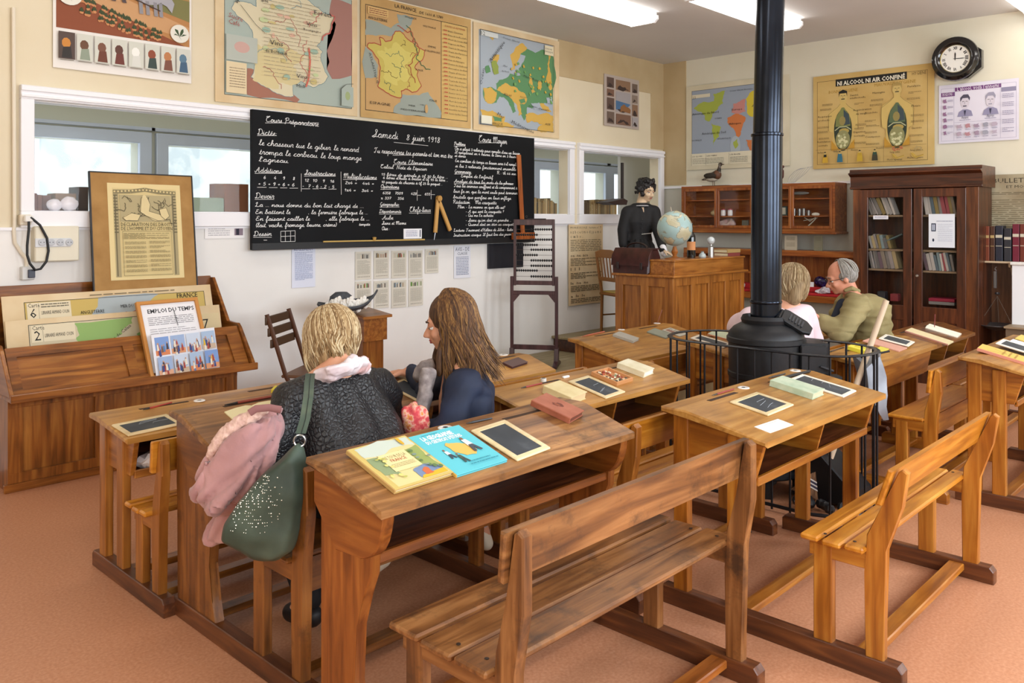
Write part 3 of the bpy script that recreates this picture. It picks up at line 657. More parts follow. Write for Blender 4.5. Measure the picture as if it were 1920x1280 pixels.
for a, c in [((78, 562), (138, 562)), ((155, 564), (210, 564)), ((228, 566), (274, 566)), ((290, 568), (344, 568)), ((370, 572), (424, 572)), ((440, 572), (480, 572)), ((486, 570), (530, 570)), ((544, 574), (596, 574)),
    ((366, 472), (366, 590)), ((626, 460), (628, 610)), ((972, 268), (1196, 290)), ((965, 352), (1200, 352)), ((1125, 580), (1125, 650)), ((1125, 614), (1150, 614)), ((1216, 580), (1216, 640)), ((1216, 610), (1240, 610)),
    ((232, 850), (326, 846)), ((232, 918), (326, 916)), ((232, 850), (232, 918)), ((326, 846), (326, 916)), ((262, 848), (262, 918)), ((296, 847), (296, 917)), ((232, 884), (326, 880)), ((120, 908), (142, 908))]: line(a, c)
wr.build('chalk_writing', chalk, parent=t); wr2.build('chalk_lines', chalk, parent=t)
# things on the blackboard
c = [onY(600/1+0, 0, 5.55)]
def Yt(name, pts, r, mat, label, cat, Y, n=8, parent=None):
    q = [onY(x, y, Y) for x, y in pts]
    m = MB(); m.tube(q, r, n)
    return m.build(name, mat, parent=parent, smooth=True) if parent else solo(m, name, label, cat, mat=mat, smooth=True)
Yt('pointer_stick', [(606, 453), (796, 449)], .006, P('#cfae62', .5), 'thin yellow pointer lying along the foot of the blackboard', 'stick', 5.556)
solo(MB().lathe([(.006, 0), (.012, .012), (.018, .03), (.010, .034), (0, .034)], onY(702, 452, 5.552), 12), 'wooden_peg', 'small turned wooden peg above the yellow pointer', 'peg', mat=P('#c9a25a', .5), smooth=True)
m = Sheet(onY(791, 430, 5.56).x-onY(757, 430, 5.56).x, .085, .002, '#eef0f6'); m.para(.12, .2, .75, .85, 4, '#7d84a8').rect(.88, .12, .93, .85, '#3e4255')
m.build('name_card', 'small white card stuck low on the blackboard, left of the compass', 'card', M=MY(onY(757, 430, 5.566).x, onY(791, 430, 5.566).x, 1.33, 1.415, 5.569))
t = thing('board_compass', 'wooden blackboard compass hanging open on the blackboard', 'compass', onY(820, 420, 5.55))
cw = P('#c99a55', .45)
for a, c2, pt in (((821, 372), (816, 436), (814, 450)), ((821, 372), (844, 432), None)):
    p, q = onY(*a, 5.545), onY(*c2, 5.545); d = q-p; L = d.length; M = basis((p+q)/2, d, Vector((0, 1, 0)))
    mb = MB(); mb.box(-L/2, L/2, -.011, .011, -.018, .018, .004, M=M); mb.build('leg', cw, parent=t)
    if pt: MB().tube([q, onY(*pt, 5.545)], [.004, .001], 6).build('metal_point', P('#a9a9ad', .3, .9), parent=t)
MB().lathe([(.0, 0), (.026, 0), (.026, .03), (0, .03)], onY(821, 372, 5.552), 16, M=Matrix.Rotation(PI/2, 3, 'X')).build('hinge', P('#b88a45', .4), parent=t)
# T-square in front of the right end of the board
t = thing('t_square', 'orange-brown wooden T-square standing against the right end of the blackboard', 'T-square', onY(975, 445, 5.54))
ts = wood('t square wood', '#7a3a14', '#a0521e', '#b56a30', 'z', rough=.4)
p, q = onY(972, 290, 5.545), onY(979, 444, 5.545)
MB().prism([(p.x-.028, p.z), (p.x+.028, p.z), (q.x+.034, q.z), (q.x-.02, q.z)], 'y', 5.535, 5.548, bev=.002).build('blade', ts, parent=t)
p = onY(960, 438, 5.54); q = onY(998, 446, 5.54); MB().box(p.x, q.x+.02, 5.52, 5.55, q.z-.01, p.z+.01, .003).build('head', ts, parent=t)
# little black slate panel under the board
x0, x1 = onY(915, 480, 5.63).x, onY(980, 480, 5.63).x
solo(MB().use(P('#1b1d26', .5)).box(x0, x1, 5.62, 5.648, onY(930, 503, 5.63).z, 1.262, .003), 'small_blackboard', 'small black panel below the right end of the blackboard', 'blackboard')
# ---------------------------------------------------------------- MAPS
def hang(pts, Y=5.64): return rectY(pts, Y)
SEA = '#aebcb8'
FR = [(.54, .0), (.62, .05), (.72, .12), (.82, .17), (.98, .22), (.93, .38), (.86, .42), (.80, .52), (.86, .56), (.84, .62), (.87, .70), (.92, .78), (.85, .86), (.76, .90), (.64, .86), (.56, .90), (.57, 1.0), (.45, 1.0), (.30, .95), (.17, .88), (.20, .72), (.21, .58), (.18, .48), (.12, .42), (.0, .33), (.02, .27), (.12, .25), (.22, .27), (.20, .15), (.26, .16), (.30, .20), (.40, .16), (.42, .08), (.46, .02)]
def fit(pts, a0, b0, a1, b1): return [(a0+(a1-a0)*x, b0+(b1-b0)*y) for x, y in pts]
RIV = [[(.30, .38), (.42, .36), (.52, .30), (.60, .40), (.62, .55)], [(.55, .22), (.64, .20), (.60, .12)], [(.70, .48), (.69, .60), (.68, .75), (.66, .86)], [(.28, .78), (.38, .82), (.45, .95)], [(.22, .66), (.34, .62), (.5, .7)], [(.85, .2), (.8, .3), (.72, .36)], [(.4, .5), (.5, .55), (.55, .7)]]
agedpap = noisy('aged paper', [(.3, '#cfb184'), (.6, '#dfc9a2'), (.8, '#e6d5b4')], nscale=3, rough=.8)
goldpap = noisy('yellowed paper', [(.3, '#b9935a'), (.6, '#c9a76c'), (.8, '#d2b481')], nscale=3, rough=.8)
# 1 agriculture
x0, x1 = 2.84, 4.065; z0, z1 = 2.335, 3.36
s = Sheet(x1-x0, z1-z0, .006, agedpap)
s.rect(.055, -.0+.02, .955, .945, '#a9b6ac').frame(.055, .02, .955, .945, .004, '#3a3a36')
s.poly(fract([(.955, .12), (.80, .10), (.78, .22), (.83, .30), (.80, .42), (.76, .52), (.78, .60), (.76, .66), (.80, .73), (.86, .72), (.955, .68)], .03, 2, 2), '#a4776c')
s.poly(fract([(.20, .74), (.30, .76), (.42, .83), (.56, .92), (.54, .945), (.20, .93)], .1, 2, 3), '#a4705c')
F1 = fract(fit(FR, .10, .06, .83, .90), .10, 3, 5); s.poly(F1, '#d9cfae')
s.line(F1+[F1[0]], .004, '#6d8a90')
s.poly(fract(fit(FR, .16, .50, .60, .86), .15, 2, 9), '#d6c795')
for i, r in enumerate(RIV): s.line(fract(fit(r, .10, .06, .83, .90), .3, 3, i, False), .005, ['#b06a5c', '#8ea2a0', '#c06058'][i % 3])
rnd = random.Random(4)
for i in range(26): s.ring(.30+.4*rnd.random(), .2+.6*rnd.random(), .012+.02*rnd.random(), .01+.014*rnd.random(), ['#c3cf9c', '#9db9a5', '#dcb39a', '#cdbd80'][i % 4], 7)
s.line(F1[30:52], .011, '#c76c62'); s.line([(.62, .52), (.63, .62), (.62, .75), (.60, .82)], .014, '#cf6a58')
for tx, a, b, h, w, rot in [('Prairies', .30, .14, .05, .18, .25), ('Betterave', .46, .075, .028, .14, 0), ('Blé', .49, .16, .055, .06, 0), ('Vins', .57, .14, .04, .07, 0), ('Forêts', .66, .26, .05, .13, 0), ('Blé', .29, .245, .035, .045, 0), ('Vins', .60, .355, .045, .08, 0), ('Bourgogne', .58, .395, .025, .13, 0),
        ('Vins', .345, .545, .055, .09, 0), ('de Bordeaux', .315, .605, .04, .15, 0), ('Vins', .53, .76, .045, .075, 0), ('Midi', .53, .83, .035, .06, 0), ('Vins', .07, .20, .06, .10, -.95)]:
    s.text(tx, a, b, h, '#26282c', rot, width=w)
s.text('Sucre', .075, .40, .05, '#a04a44', -.18, width=.09); s.text('Café', .075, .445, .05, '#a04a44', -.12, width=.07)
s.line([(.15, .30), (.25, .42), (.31, .47)], .003, '#26282c')
s.rect(.06, .52, .26, .70, '#b5bbb0').ring(.16, .60, .05, .04, '#caa59a').rect(.06, .71, .19, .93, '#dfcda6').para(.08, .75, .18, .90, 8, '#a28f74')
s.rect(.70, -.0, .95, .09, '#e6dcc0').text('AGRICULTURE', .715, .055, .05, width=.22).text('France', .78, .08, .02)
s.poly([(.86, .80), (.90, .76), (.955, .78), (.955, .935), (.86, .93)], '#a9b6ac').line([(.86, .93), (.86, .80), (.90, .76), (.955, .75)], .003, '#333').ring(.91, .85, .02, .035, '#9fae7c', 9)
s.para(.30, .2, .70, .80, 22, '#a69a82', .12, 3)
s.build('wall_map', 'pale map of French agriculture, leftmost and largest of the maps above the blackboard', 'map', 'wall maps', M=MY(x0, x1, z0, z1, 5.64))
# 2 history map
x0, x1 = 4.10, 5.34; z0, z1 = 2.335, 3.345
s = Sheet(x1-x0, z1-z0, .006, goldpap)
s.rect(.035, .075, .70, .94, '#c39d66').rect(.71, .075, .965, .94, '#cdac68').frame(.035, .075, .965, .94, .005, '#2b241c').line([(.705, .075), (.705, .94)], .005, '#2b241c')
s.poly(fract([(.035, .20), (.25, .23), (.32, .17), (.30, .10), (.45, .10), (.38, .22), (.24, .30), (.12, .32), (.035, .33)], .1, 2, 4), '#97a096')
s.poly(fract([(.035, .42), (.09, .46), (.14, .56), (.13, .66), (.035, .68)], .1, 2, 6), '#97a096')
s.poly(fract([(.28, .88), (.33, .84), (.35, .77), (.50, .76), (.58, .72), (.66, .82), (.70, .87), (.70, .935), (.27, .935)], .08, 2, 7), '#97a096')
F2 = fract(fit(FR, .05, .24, .56, .80), .09, 3, 8); s.poly(F2, '#c4b45a'); s.line(F2+[F2[0]], .008, '#b0503c')
s.poly(fract(fit(FR, .13, .34, .44, .70), .14, 2, 12), '#cfc268')
for i, r in enumerate(RIV): s.line(fract(fit(r, .05, .24, .56, .80), .4, 3, i+20, False), .004, ['#4b6b58', '#6e5a30', '#a3563a'][i % 3])
s.line(fract([(.38, .18), (.46, .30), (.47, .45), (.52, .5), (.60, .52)], .25, 3, 9, False), .007, '#3f6a48'); s.line(fract([(.30, .20), (.42, .22), (.50, .36), (.40, .52), (.46, .66)], .3, 3, 19, False), .007, '#b0503c')
for tx, a, b, h, w in [('CARTE N° 10', .02, .03, .022, .10), ('LA FRANCE', .28, .05, .045, .19), ('DE 1610 A 1789', .50, .055, .035, .22), ('ANGLETERRE', .055, .19, .032, .16), ('HOLLANDE', .37, .115, .024, .10), ('WESTPHALIE', .53, .16, .022, .12), ('EMPIRE', .58, .33, .024, .07), ("D'ALLEMAGNE", .55, .37, .024, .14), ('SUISSE', .46, .55, .022, .07), ('ITALIE', .59, .80, .026, .07),
        ('ESPAGNE', .07, .885, .032, .17), ('MER', .40, .865, .02, .06), ('MEDITERRANÉE', .33, .905, .02, .22), ('CORSE', .50, .845, .014, .04)]: s.text(tx, a, b, h, '#2b241c', 0, width=w)
s.text('ATLANTIQUE', .06, .47, .03, '#40484a', -1.25, width=.21)
s.ring(.56, .87, .015, .04, '#c39d66', 8).rect(.05, .09, .22, .15, '#d8b676').para(.06, .10, .21, .15, 3, '#8a4a38', .4)
rows = ['Etats Généraux', 'Prise de La Rochelle', 'Mort de Louis XIII', 'Régence de Marie', 'Traité de Westphalie', 'Traité des Pyrénées', "Traité d'Aix", 'Paix de Nimègue', 'Réunion de Strasbourg', "Révocation de l'Edit", "Traité d'Utrecht", 'Mort de Louis XIV', 'Traité de Vienne', "Traité d'Aix-la-Chapelle", 'Traité de Paris', 'Réunion de la Lorraine', 'Réunion de la Corse', 'Mort de Louis XV', 'Traité de Versailles', 'Assemblée des Notables', 'Réunion des Etats Généraux']
s.text('DATES A RETENIR', .735, .12, .022, '#a0452e', width=.2)
for i, r in enumerate(rows):
    b = .16+i*.0368; s.text(r, .765, b, .022, '#2b241c', width=min(.185, .0105*len(r))); s.rect(.722, b-.014, .755, b-.004, '#b5593c')
s.build('wall_map', 'yellowed historical map headed LA FRANCE, middle of the three maps above the blackboard', 'map', 'wall maps', M=MY(x0, x1, z0, z1, 5.64))
# 3 Europe
x0, x1 = 5.375, 6.60; z0, z1 = 2.33, 3.335
s = Sheet(x1-x0, z1-z0, .006, agedpap); G_, Yl = '#5a8a5c', '#cda64e'
s.rect(.055, .06, .92, .945, '#a3adb6')
land = [(.50, .20), (.54, .14), (.62, .15), (.70, .17), (.78, .12), (.92, .14), (.92, .62), (.86, .66), (.80, .66), (.76, .72), (.70, .70), (.66, .73), (.60, .72), (.60, .80), (.56, .86), (.52, .80), (.50, .72), (.44, .68), (.47, .78), (.43, .80), (.38, .70), (.33, .66), (.28, .66), (.25, .72), (.19, .74), (.12, .72), (.10, .60), (.18, .58), (.25, .60), (.24, .54), (.28, .50), (.36, .47), (.40, .42), (.46, .43), (.52, .42), (.50, .36), (.54, .30), (.58, .22)]
s.poly(fract(land, .10, 3, 3), G_)
s.poly(fract([(.42, .30), (.40, .24), (.47, .15), (.55, .10), (.60, .14), (.53, .20), (.48, .30), (.45, .38), (.43, .36)], .1, 3, 8), Yl)
for pts in ([(.10, .60), (.18, .58), (.25, .62), (.24, .70), (.19, .74), (.12, .72)], [(.25, .60), (.34, .52), (.44, .54), (.55, .58), (.60, .64), (.56, .70), (.50, .70), (.54, .80), (.50, .82), (.46, .70), (.38, .64), (.30, .62)], [(.86, .13), (.90, .13), (.88, .30), (.91, .50), (.88, .52), (.85, .30)], [(.62, .40), (.66, .44), (.70, .56), (.66, .58), (.62, .50)], [(.74, .44), (.78, .46), (.76, .54), (.73, .50)], [(.74, .68), (.80, .66), (.90, .74), (.84, .74)],
            [(.58, .80), (.66, .77), (.80, .76), (.92, .78), (.92, .90), (.82, .88), (.70, .86), (.60, .88)], [(.06, .80), (.20, .80), (.34, .84), (.33, .92), (.20, .93), (.10, .88)], [(.20, .92), (.45, .92), (.42, .945), (.20, .945)], [(.74, .90), (.92, .90), (.92, .945), (.72, .945)], [(.22, .28), (.28, .26), (.25, .34), (.20, .34)], [(.16, .10), (.22, .10), (.20, .14)]):
    s.poly(fract(pts, .16, 3, len(pts)), Yl)
s.poly(fract([(.12, .40), (.16, .38), (.18, .44), (.13, .46)], .1, 2, 4), G_).poly(fract([(.19, .34), (.24, .32), (.27, .44), (.22, .46), (.20, .40)], .12, 3, 4), '#8b9a45').poly(fract([(.20, .85), (.30, .86), (.30, .90), (.22, .90)], .1, 2, 5), G_)
s.poly(fract([(.50, .66), (.56, .64), (.58, .68), (.52, .70)], .1, 2, 5), G_).poly(fract([(.83, .60), (.90, .58), (.91, .66), (.84, .66)], .1, 2, 5), '#a3adb6').poly(fract([(.64, .68), (.74, .66), (.78, .72), (.68, .74)], .1, 2, 5), '#a3adb6')
rnd = random.Random(11)
for i in range(34):
    a, b = .40+rnd.random()*.48, .30+rnd.random()*.34; s.poly(fract([(a, b), (a+.015, b-.01), (a+.028, b+.012), (a+.008, b+.022)], .3, 1, i), '#c9a53c' if i % 2 else '#6fa05a')
s.frame(.055, .06, .92, .945, .004, '#2c2c2c')
s.rect(.065, .07, .25, .115, '#cfd3cf').text('12', .07, .11, .05, width=.04).rect(.80, .075, .91, .17, '#e2d8b8').text('EUROPE', .81, .115, .022, width=.08).text('PHYSIQUE', .805, .145, .026, width=.095)
for tx, a, b, h, w, rot in [('Océan', .075, .58, .045, .13, 1.35), ('Atlantique', .17, .36, .05, .24, .85), ('Mer', .24, .84, .045, .08, -.35), ('Méditerranée', .40, .90, .045, .27, -.25), ('Mer', .31, .37, .025, .045, 0), ('du Nord', .29, .42, .022, .08, 0), ('Plaine Russe', .54, .43, .028, .20, -.12), ('Alpes', .31, .645, .035, .09, 0), ('Caucase', .72, .735, .03, .13, 0), ('ASIE', .80, .88, .028, .07, 0), ('AFRIQUE', .17, .935, .03, .13, 0), ('Océan Glacial', .30, .10, .022, .19, -.05), ('Mer Noire', .60, .72, .022, .10, 0), ('Karpates', .50, .64, .02, .08, 0)]:
    s.text(tx, a, b, h, '#26282c', rot, width=w, shear=.1)
s.rect(.065, .86, .18, .935, '#e2e0cc')
s.build('wall_map', 'green and yellow relief map of Europe, rightmost map above the blackboard', 'map', 'wall maps', M=MY(x0, x1, z0, z1, 5.64))
# farm poster
x0, x1 = 1.78, 2.665; z0, z1 = 2.44, 3.1
s = Sheet(x1-x0, z1-z0, .003, '#e9e4dd')
s.rect(.02, 0, .985, .62, '#b7824e'); s.rect(.02, 0, .985, .13, '#9aa05a'); s.poly([(.02, .14), (.30, .16), (.985, .42), (.985, .55), (.5, .44), (.02, .30)], '#c89a6c').poly([(.30, .12), (.985, .14), (.985, .36), (.62, .25)], '#7d7a4a')
s.poly([(.02, .36), (.18, .28), (.95, .62), (.02, .62)], '#8a4a2e')
rnd = random.Random(2)
for i in range(110):
    r = rnd.randrange(3); k = rnd.random(); a = .17+k*.60; b = .30+k*.22+r*.055+rnd.random()*.02
    if a < .95 and b < .60: s.ring(a, b+.018, .012, .014, '#c98a5a', 6, i % 12 == 0).poly([(a-.014, b), (a, b-.035), (a+.014, b), (a, b+.012)], '#3e4a2c', False)
# grey horse and ploughman
hc = '#a8a7ad'
s.ring(.66, .19, .10, .065, hc).poly([(.72, .14), (.80, .08), (.86, .20), (.84, .30), (.80, .24), (.76, .22)], hc)
for a in (.60, .65, .71, .75): s.poly([(a-.014, .22), (a+.014, .22), (a+.022, .36), (a-.006, .36)], '#8f8d92')
s.poly([(.42, .02), (.47, .02), (.46, .14), (.50, .28), (.47, .28), (.44, .17), (.42, .28), (.39, .28), (.41, .14)], '#574a4a').line([(.46, .18), (.60, .24), (.75, .30)], .008, '#4a342a').ring(.68, .15, .03, .03, '#a5533c', 8)
for a, b, r in ((.105, .29, .085), (.90, .50, .075)):
    s.ring(a, b, r, r*1.25, '#e3e0d3', 20)
    for k in range(5): an = k*1.3; s.poly(fract([(a, b+.03), (a+.5*r*math.cos(an)-.01, b+.5*r*math.sin(an)), (a+.75*r*math.cos(an), b+.85*r*math.sin(an)), (a+.5*r*math.cos(an+.4), b+.5*r*math.sin(an+.4))], .1, 1, k), '#3d5235')
for k in range(8):
    a = .03+k*.12; s.rect(a, .655+.0*k, a+.108, .91, '#55463f' if k == 0 else '#cfd0c4'); cc = ['#c9863c', '#6b4a36', '#7a5240', '#5f3d33', '#f0efe8', '#8c4a34', '#bb7d50', '#5d7d92'][k]
    s.ring(a+.05, .76, .03, .05, cc, 9).poly([(a+.02, .90), (a+.03, .80), (a+.08, .79), (a+.09, .90)], ['#33302e', '#8f9a88', '#6d4030', '#6d3830', '#d8d8d0', '#3b4a46', '#7c5040', '#45627c'][k]).line([(a+.01, .92), (a+.10, .92)], .004, '#8b8577')
s.build('wall_poster', 'school picture poster of a horse ploughing a beet field, top left of the wall', 'poster', M=MY(x0, x1, z0, z1, 5.64))
# nine-picture poster
x0, x1, z0, z1 = 7.36, 8.02, 2.53, 3.10
s = Sheet(x1-x0, z1-z0, .003, '#b3a59a')
for i, (a, b, c, d) in enumerate([(.07, .05, .27, .25), (.32, .07, .74, .27), (.79, .09, .95, .27), (.07, .28, .27, .42), (.32, .30, .74, .70), (.79, .32, .95, .48), (.07, .45, .27, .68), (.79, .51, .95, .74), (.07, .72, .27, .95), (.32, .74, .74, .95), (.79, .77, .95, .95)]):
    s.rect(a, b, c, d, ['#5f4a40', '#8a6a50', '#6c5a4e', '#7a5a48', '#a39c9c', '#8c7a6c'][i % 6]); w, h = c-a, d-b
    s.poly(fract([(a+.1*w, b+.9*h), (a+.3*w, b+.5*h), (a+.6*w, b+.6*h), (a+.9*w, b+.9*h)], .2, 2, i), '#3c2c26')
    if i == 4: s.poly([(a, b+.45*h), (a+w, b+.55*h), (a+.7*w, b+.8*h), (a, b+.9*h)], '#4a6d92').poly(fract([(a+.3*w, b+.8*h), (a+.6*w, b+.6*h), (a+w, b+.8*h), (a+w, b+h), (a+.3*w, b+h)], .2, 2, 3), '#8c6038')
s.build('picture_poster', 'small poster of eleven brown photographs high beside the room corner', 'poster', M=MY(x0, x1, z0, z1, 5.635))
# papers under the board
def ysheet(name, x0, y0, x1, y1, lab, cat, grp=None, col='#efece4', fn=None, Y=5.638):
    a, c, e, f = rectY([(x0, y0), (x1, y1)], Y); s = Sheet(c-a, f-e, .0015, col)
    if fn: fn(s)
    return s.build(name, lab, cat, grp, M=MY(a, c, e, f, Y))
cals = [(666, 472, 696, 523), (701, 470, 729, 521), (734, 470, 762, 520), (766, 470, 792, 520), (797, 467, 822, 511), (666, 528, 696, 576), (701, 527, 729, 576), (734, 526, 762, 575), (766, 524, 793, 572)]
pc = ['#8e8478', '#9a8460', '#7a8a54', '#8c8c86', '#a0765a', '#a8564a', '#70767a', '#6b8aa0', '#5f8f3a']
wh = ['first from the left in the top row', 'second from the left in the top row', 'third from the left in the top row', 'fourth from the left in the top row', 'rightmost in the top row', 'leftmost in the lower row', 'second from the left in the lower row', 'third from the left in the lower row', 'rightmost in the lower row']
for i, q in enumerate(cals):
    def fn(s, i=i):
        s.rect(.08, .06, .92, .26, '#c9c6b8')
        rnd = random.Random(i)
        for k in range(14): a = .12+rnd.random()*.7; s.rect(a, .08+rnd.random()*.06, a+.06, .25, [pc[i], '#5b5550', '#d8cdb8', pc[(i+3) % 9]][k % 4], k == 0)
        s.para(.12, .32, .90, .82, 14, '#a8a294', .35, i)
        for k in range(5): s.line([(.1+k*.16, .34), (.1+k*.16, .84)], .001, '#b4ae9e', k == 0)
        for k in range(8): s.ring(.15+k*.1, .90, .02, .015, '#5a5148', 6, k == 0)
    ysheet('almanac_page', *q, 'small cream printed calendar page below the blackboard, '+wh[i], 'page', 'calendar pages under the blackboard', '#d9d4c6', fn)
ysheet('notice_sheet', 547, 466, 591, 537, 'blue-tinted typed sheet hanging just under the left half of the blackboard', 'sheet', None, '#dfe3f2', lambda s: (s.text('REGLEMENT', .1, .06, .022, '#5a6390', width=.8), s.para(.12, .1, .88, .82, 24, '#8f97b8', .4, 5)))
ysheet('notice_sheet', 851, 461, 882, 520, 'narrow white printed notice hung right of the calendar pages', 'sheet', None, '#e4e6ee', lambda s: (s.text('AVIS - DE', .08, .16, .05, '#333a55', width=.84), s.text('CLASSE', .2, .28, .035, '#333a55', width=.6), s.para(.12, .34, .88, .92, 12, '#7d84a0', .4, 6)))
ysheet('caption_card', 384, 417, 458, 446, 'white caption card with a tiny photo, left of the blackboard', 'card', None, '#f1efee', lambda s: (s.para(.08, .12, .62, .9, 6, '#9a98a0', .3, 6), s.rect(.74, .35, .96, .82, '#8a7a86'), s.rect(.78, .4, .86, .8, '#2a2838')))
ysheet('reading_chart', 1066, 421, 1130, 566, 'aged reading chart hanging beside the abacus', 'chart', None, agedpap, lambda s: (s.text('MORSE ECOLE : lecture n° 7', .05, .05, .03, '#2a2620', width=.9), s.text('n z b c e t m o d j p a m é', .05, .11, .045, '#2a2620', width=.9), s.text('c œ b o .', .05, .165, .045, '#2a2620', width=.35),
    s.para(.05, .19, .95, .34, 7, '#7d6e52', .45, 1), s.text('oe  ne  ace', .05, .40, .045, '#2a2620', width=.5), s.para(.05, .42, .95, .52, 5, '#7d6e52', .45, 2), s.text('l  l  l', .05, .57, .045, '#2a2620', width=.25), s.para(.05, .60, .95, .68, 4, '#6d6048', .5, 3), s.text('le  ne  ne', .05, .74, .04, '#2a2620', width=.5), s.para(.05, .76, .95, .84, 4, '#6d6048', .5, 4), s.text('a  le  le', .05, .90, .04, '#2a2620', width=.4), s.para(.05, .92, .95, .98, 3, '#6d6048', .5, 5)), Y=5.62)
# ---------------------------------------------------------------- electric fittings at the left
cp = P('#e6dcc8', .5)
q = [onY(x, y, 5.63) for x, y in [(25, 14), (26, 200), (27, 420), (26, 430), (28, 455), (40, 474), (49, 484), (50, 500)]]
solo(MB().tube(q, .011, 8), 'conduit_pipe', 'thin cream electric pipe running down the left edge of the wall', 'pipe', mat=cp, smooth=True)
x0, x1, z0, z1 = rectY([(62, 424), (145, 488)], 5.6)
t = thing('socket_panel', 'cream wall panel with a row of four round sockets', 'socket panel', ((x0+x1)/2, 5.6, z0))
pb = P('#e3dcc6', .5); MB().box(x0, x1, 5.565, 5.65, z0, z1, .006).build('housing', pb, parent=t)
a, c, e, f = rectY([(66, 447), (133, 462)], 5.56); MB().box(a, c, 5.558, 5.567, e, f, .002).build('socket_strip', P('#d4d6d8', .5), parent=t)
for k in range(4):
    p = onY(79+17*k, 454, 5.557); m = MB(); m.use(P('#b9bcc0', .4)).lathe([(.018, 0), (.021, .004), (.018, .005), (.0, .005)], p, 16, M=Matrix.Rotation(PI/2, 3, 'X')).use(P('#3a3c42', .5))
    for dx in (-.009, .009): m.lathe([(.003, .0), (.003, .007), (0, .007)], p+Vector((dx, 0, 0)), 6, M=Matrix.Rotation(PI/2, 3, 'X'))
    m.build('socket', parent=t)
t = thing('junction_socket', 'cream wall socket with a black cable plugged in, left of the window frame', 'socket', onY(46, 411, 5.62))
a, c, e, f = rectY([(37, 402), (58, 422)], 5.6); MB().box(a, c, 5.59, 5.65, e, f, .005).build('housing', cp, parent=t)
p = onY(50, 410, 5.58); MB().box(p.x-.018, p.x+.03, 5.55, 5.592, p.z-.02, p.z+.02, .006).build('plug', P('#e9e6e0', .4), parent=t)
q = [onY(x, y, 5.555) for x, y in [(57, 407), (75, 422), (88, 446), (91, 470), (87, 490), (76, 504), (66, 506), (56, 494), (51, 478), (51, 460), (54, 430), (54, 415)]]
pts = []
for i in range(len(q)-1):
    a_, b_, c_, d_ = q[max(i-1, 0)], q[i], q[i+1], q[min(i+2, len(q)-1)]
    for k in range(5): u = k/5; pts.append(.5*(2*b_+(c_-a_)*u+(2*a_-5*b_+4*c_-d_)*u*u+(3*b_-a_-3*c_+d_)*u**3))
MB().tube(q, .0075, 8).build('cable', P('#101216', .5), parent=t, smooth=True, ang=80)
a, c, e, f = rectY([(41, 500), (65, 524)], 5.6)
t = thing('switch_box', 'small grey socket box with a dark lid at the foot of the cable', 'switch box', ((a+c)/2, 5.61, e)); MB().box(a, c, 5.595, 5.65, e, f, .005).build('housing', P('#d8d9d6', .5), parent=t)
MB().box(a+.03, c-.002, 5.58, 5.597, e+.012, f-.018, .003).build('lid', P('#3b4150', .4), parent=t)
# ================================================================ MAP CHEST (left)
def lean4(pts, Yb, Yt):      # TL, TR, BR, BL photo corners of a sheet whose foot stands at Yb and top leans back to Yt
    q = [onY(*pts[0], Yt), onY(*pts[1], Yt), onY(*pts[2], Yb), onY(*pts[3], Yb)]; c = sum(q, Vector())/4
    u = ((q[1]-q[0])+(q[2]-q[3]))/2; v = ((q[0]-q[3])+(q[1]-q[2]))/2
    return basis(c, u, v), u.length, v.length
t = thing('map_chest', 'tall brown wooden map chest with a slanted rack, at the far left', 'cabinet', (2.05, 5.35, 0))
X0, X1 = 1.40, 2.75
m = MB(); m.box(X0, X1, 5.17, 5.62, .0, .56); m.build('body', CASE['z'], parent=t)
MB().box(X0-.02, X1+.02, 5.14, 5.17, 0, .045, .004).build('plinth', CASE['x'], parent=t)
fr = MB()
for a, c in ((X0, X0+.075), (X0+.455, X0+.505), (X0+.90, X0+.95), (X1-.075, X1)): fr.box(a, c, 5.152, 5.171, .045, .50, .002)
fr.box(X0, X1, 5.15, 5.171, .045, .10, .002).box(X0, X1, 5.15, 5.171, .46, .53, .002); fr.build('face_frame', CASE['z'], parent=t)
MB().box(X0-.03, X1+.06, 4.99, 5.30, .515, .54, .006).build('tray', CASE['x'], parent=t)
MB().box(X0-.03, X1+.06, 4.985, 5.003, .515, .56, .004).build('tray_lip', CASE['x'], parent=t)
for a, nm_ in ((X0-.03, 0), (X1+.035, 1)):
    MB().prism([(5.0, .54), (5.60, .54), (5.60, 1.09), (5.57, 1.09), (5.36, .80), (5.22, .80), (5.19, .775)], 'x', a, a+.022, bev=.003).build('side_board', CASE['y'], parent=t)
MB().prism([(5.06, .54), (5.225, .775), (5.245, .765), (5.085, .54)], 'x', X0, X1+.035).build('front_panel', CASE['x'], parent=t)
fm = MB()
def slant(m, x0, x1, s0, s1, o, th=.014):       # rail on the slanted front panel: s along the slope 0..1
    f = lambda s: (5.06+.165*s-o*.82, .54+.235*s+o*.57)
    a, c = f(s0), f(s1); m.prism([a, c, (c[0]-th*.82, c[1]+th*.57), (a[0]-th*.82, a[1]+th*.57)], 'x', x0, x1)
slant(fm, X0, X1+.03, 0, .08, 0); slant(fm, X0, X1+.03, .80, 1.0, 0); slant(fm, X0, X0+.05, .08, .8, 0); slant(fm, X0+.62, X0+.68, .08, .8, 0); slant(fm, X1-.06, X1+.03, .08, .8, 0)
fm.build('rack_frame', CASE['x'], parent=t)
MB().box(X0-.01, X1+.04, 5.60, 5.63, .5, 1.10, .003).build('back_board', CASE['x'], parent=t)
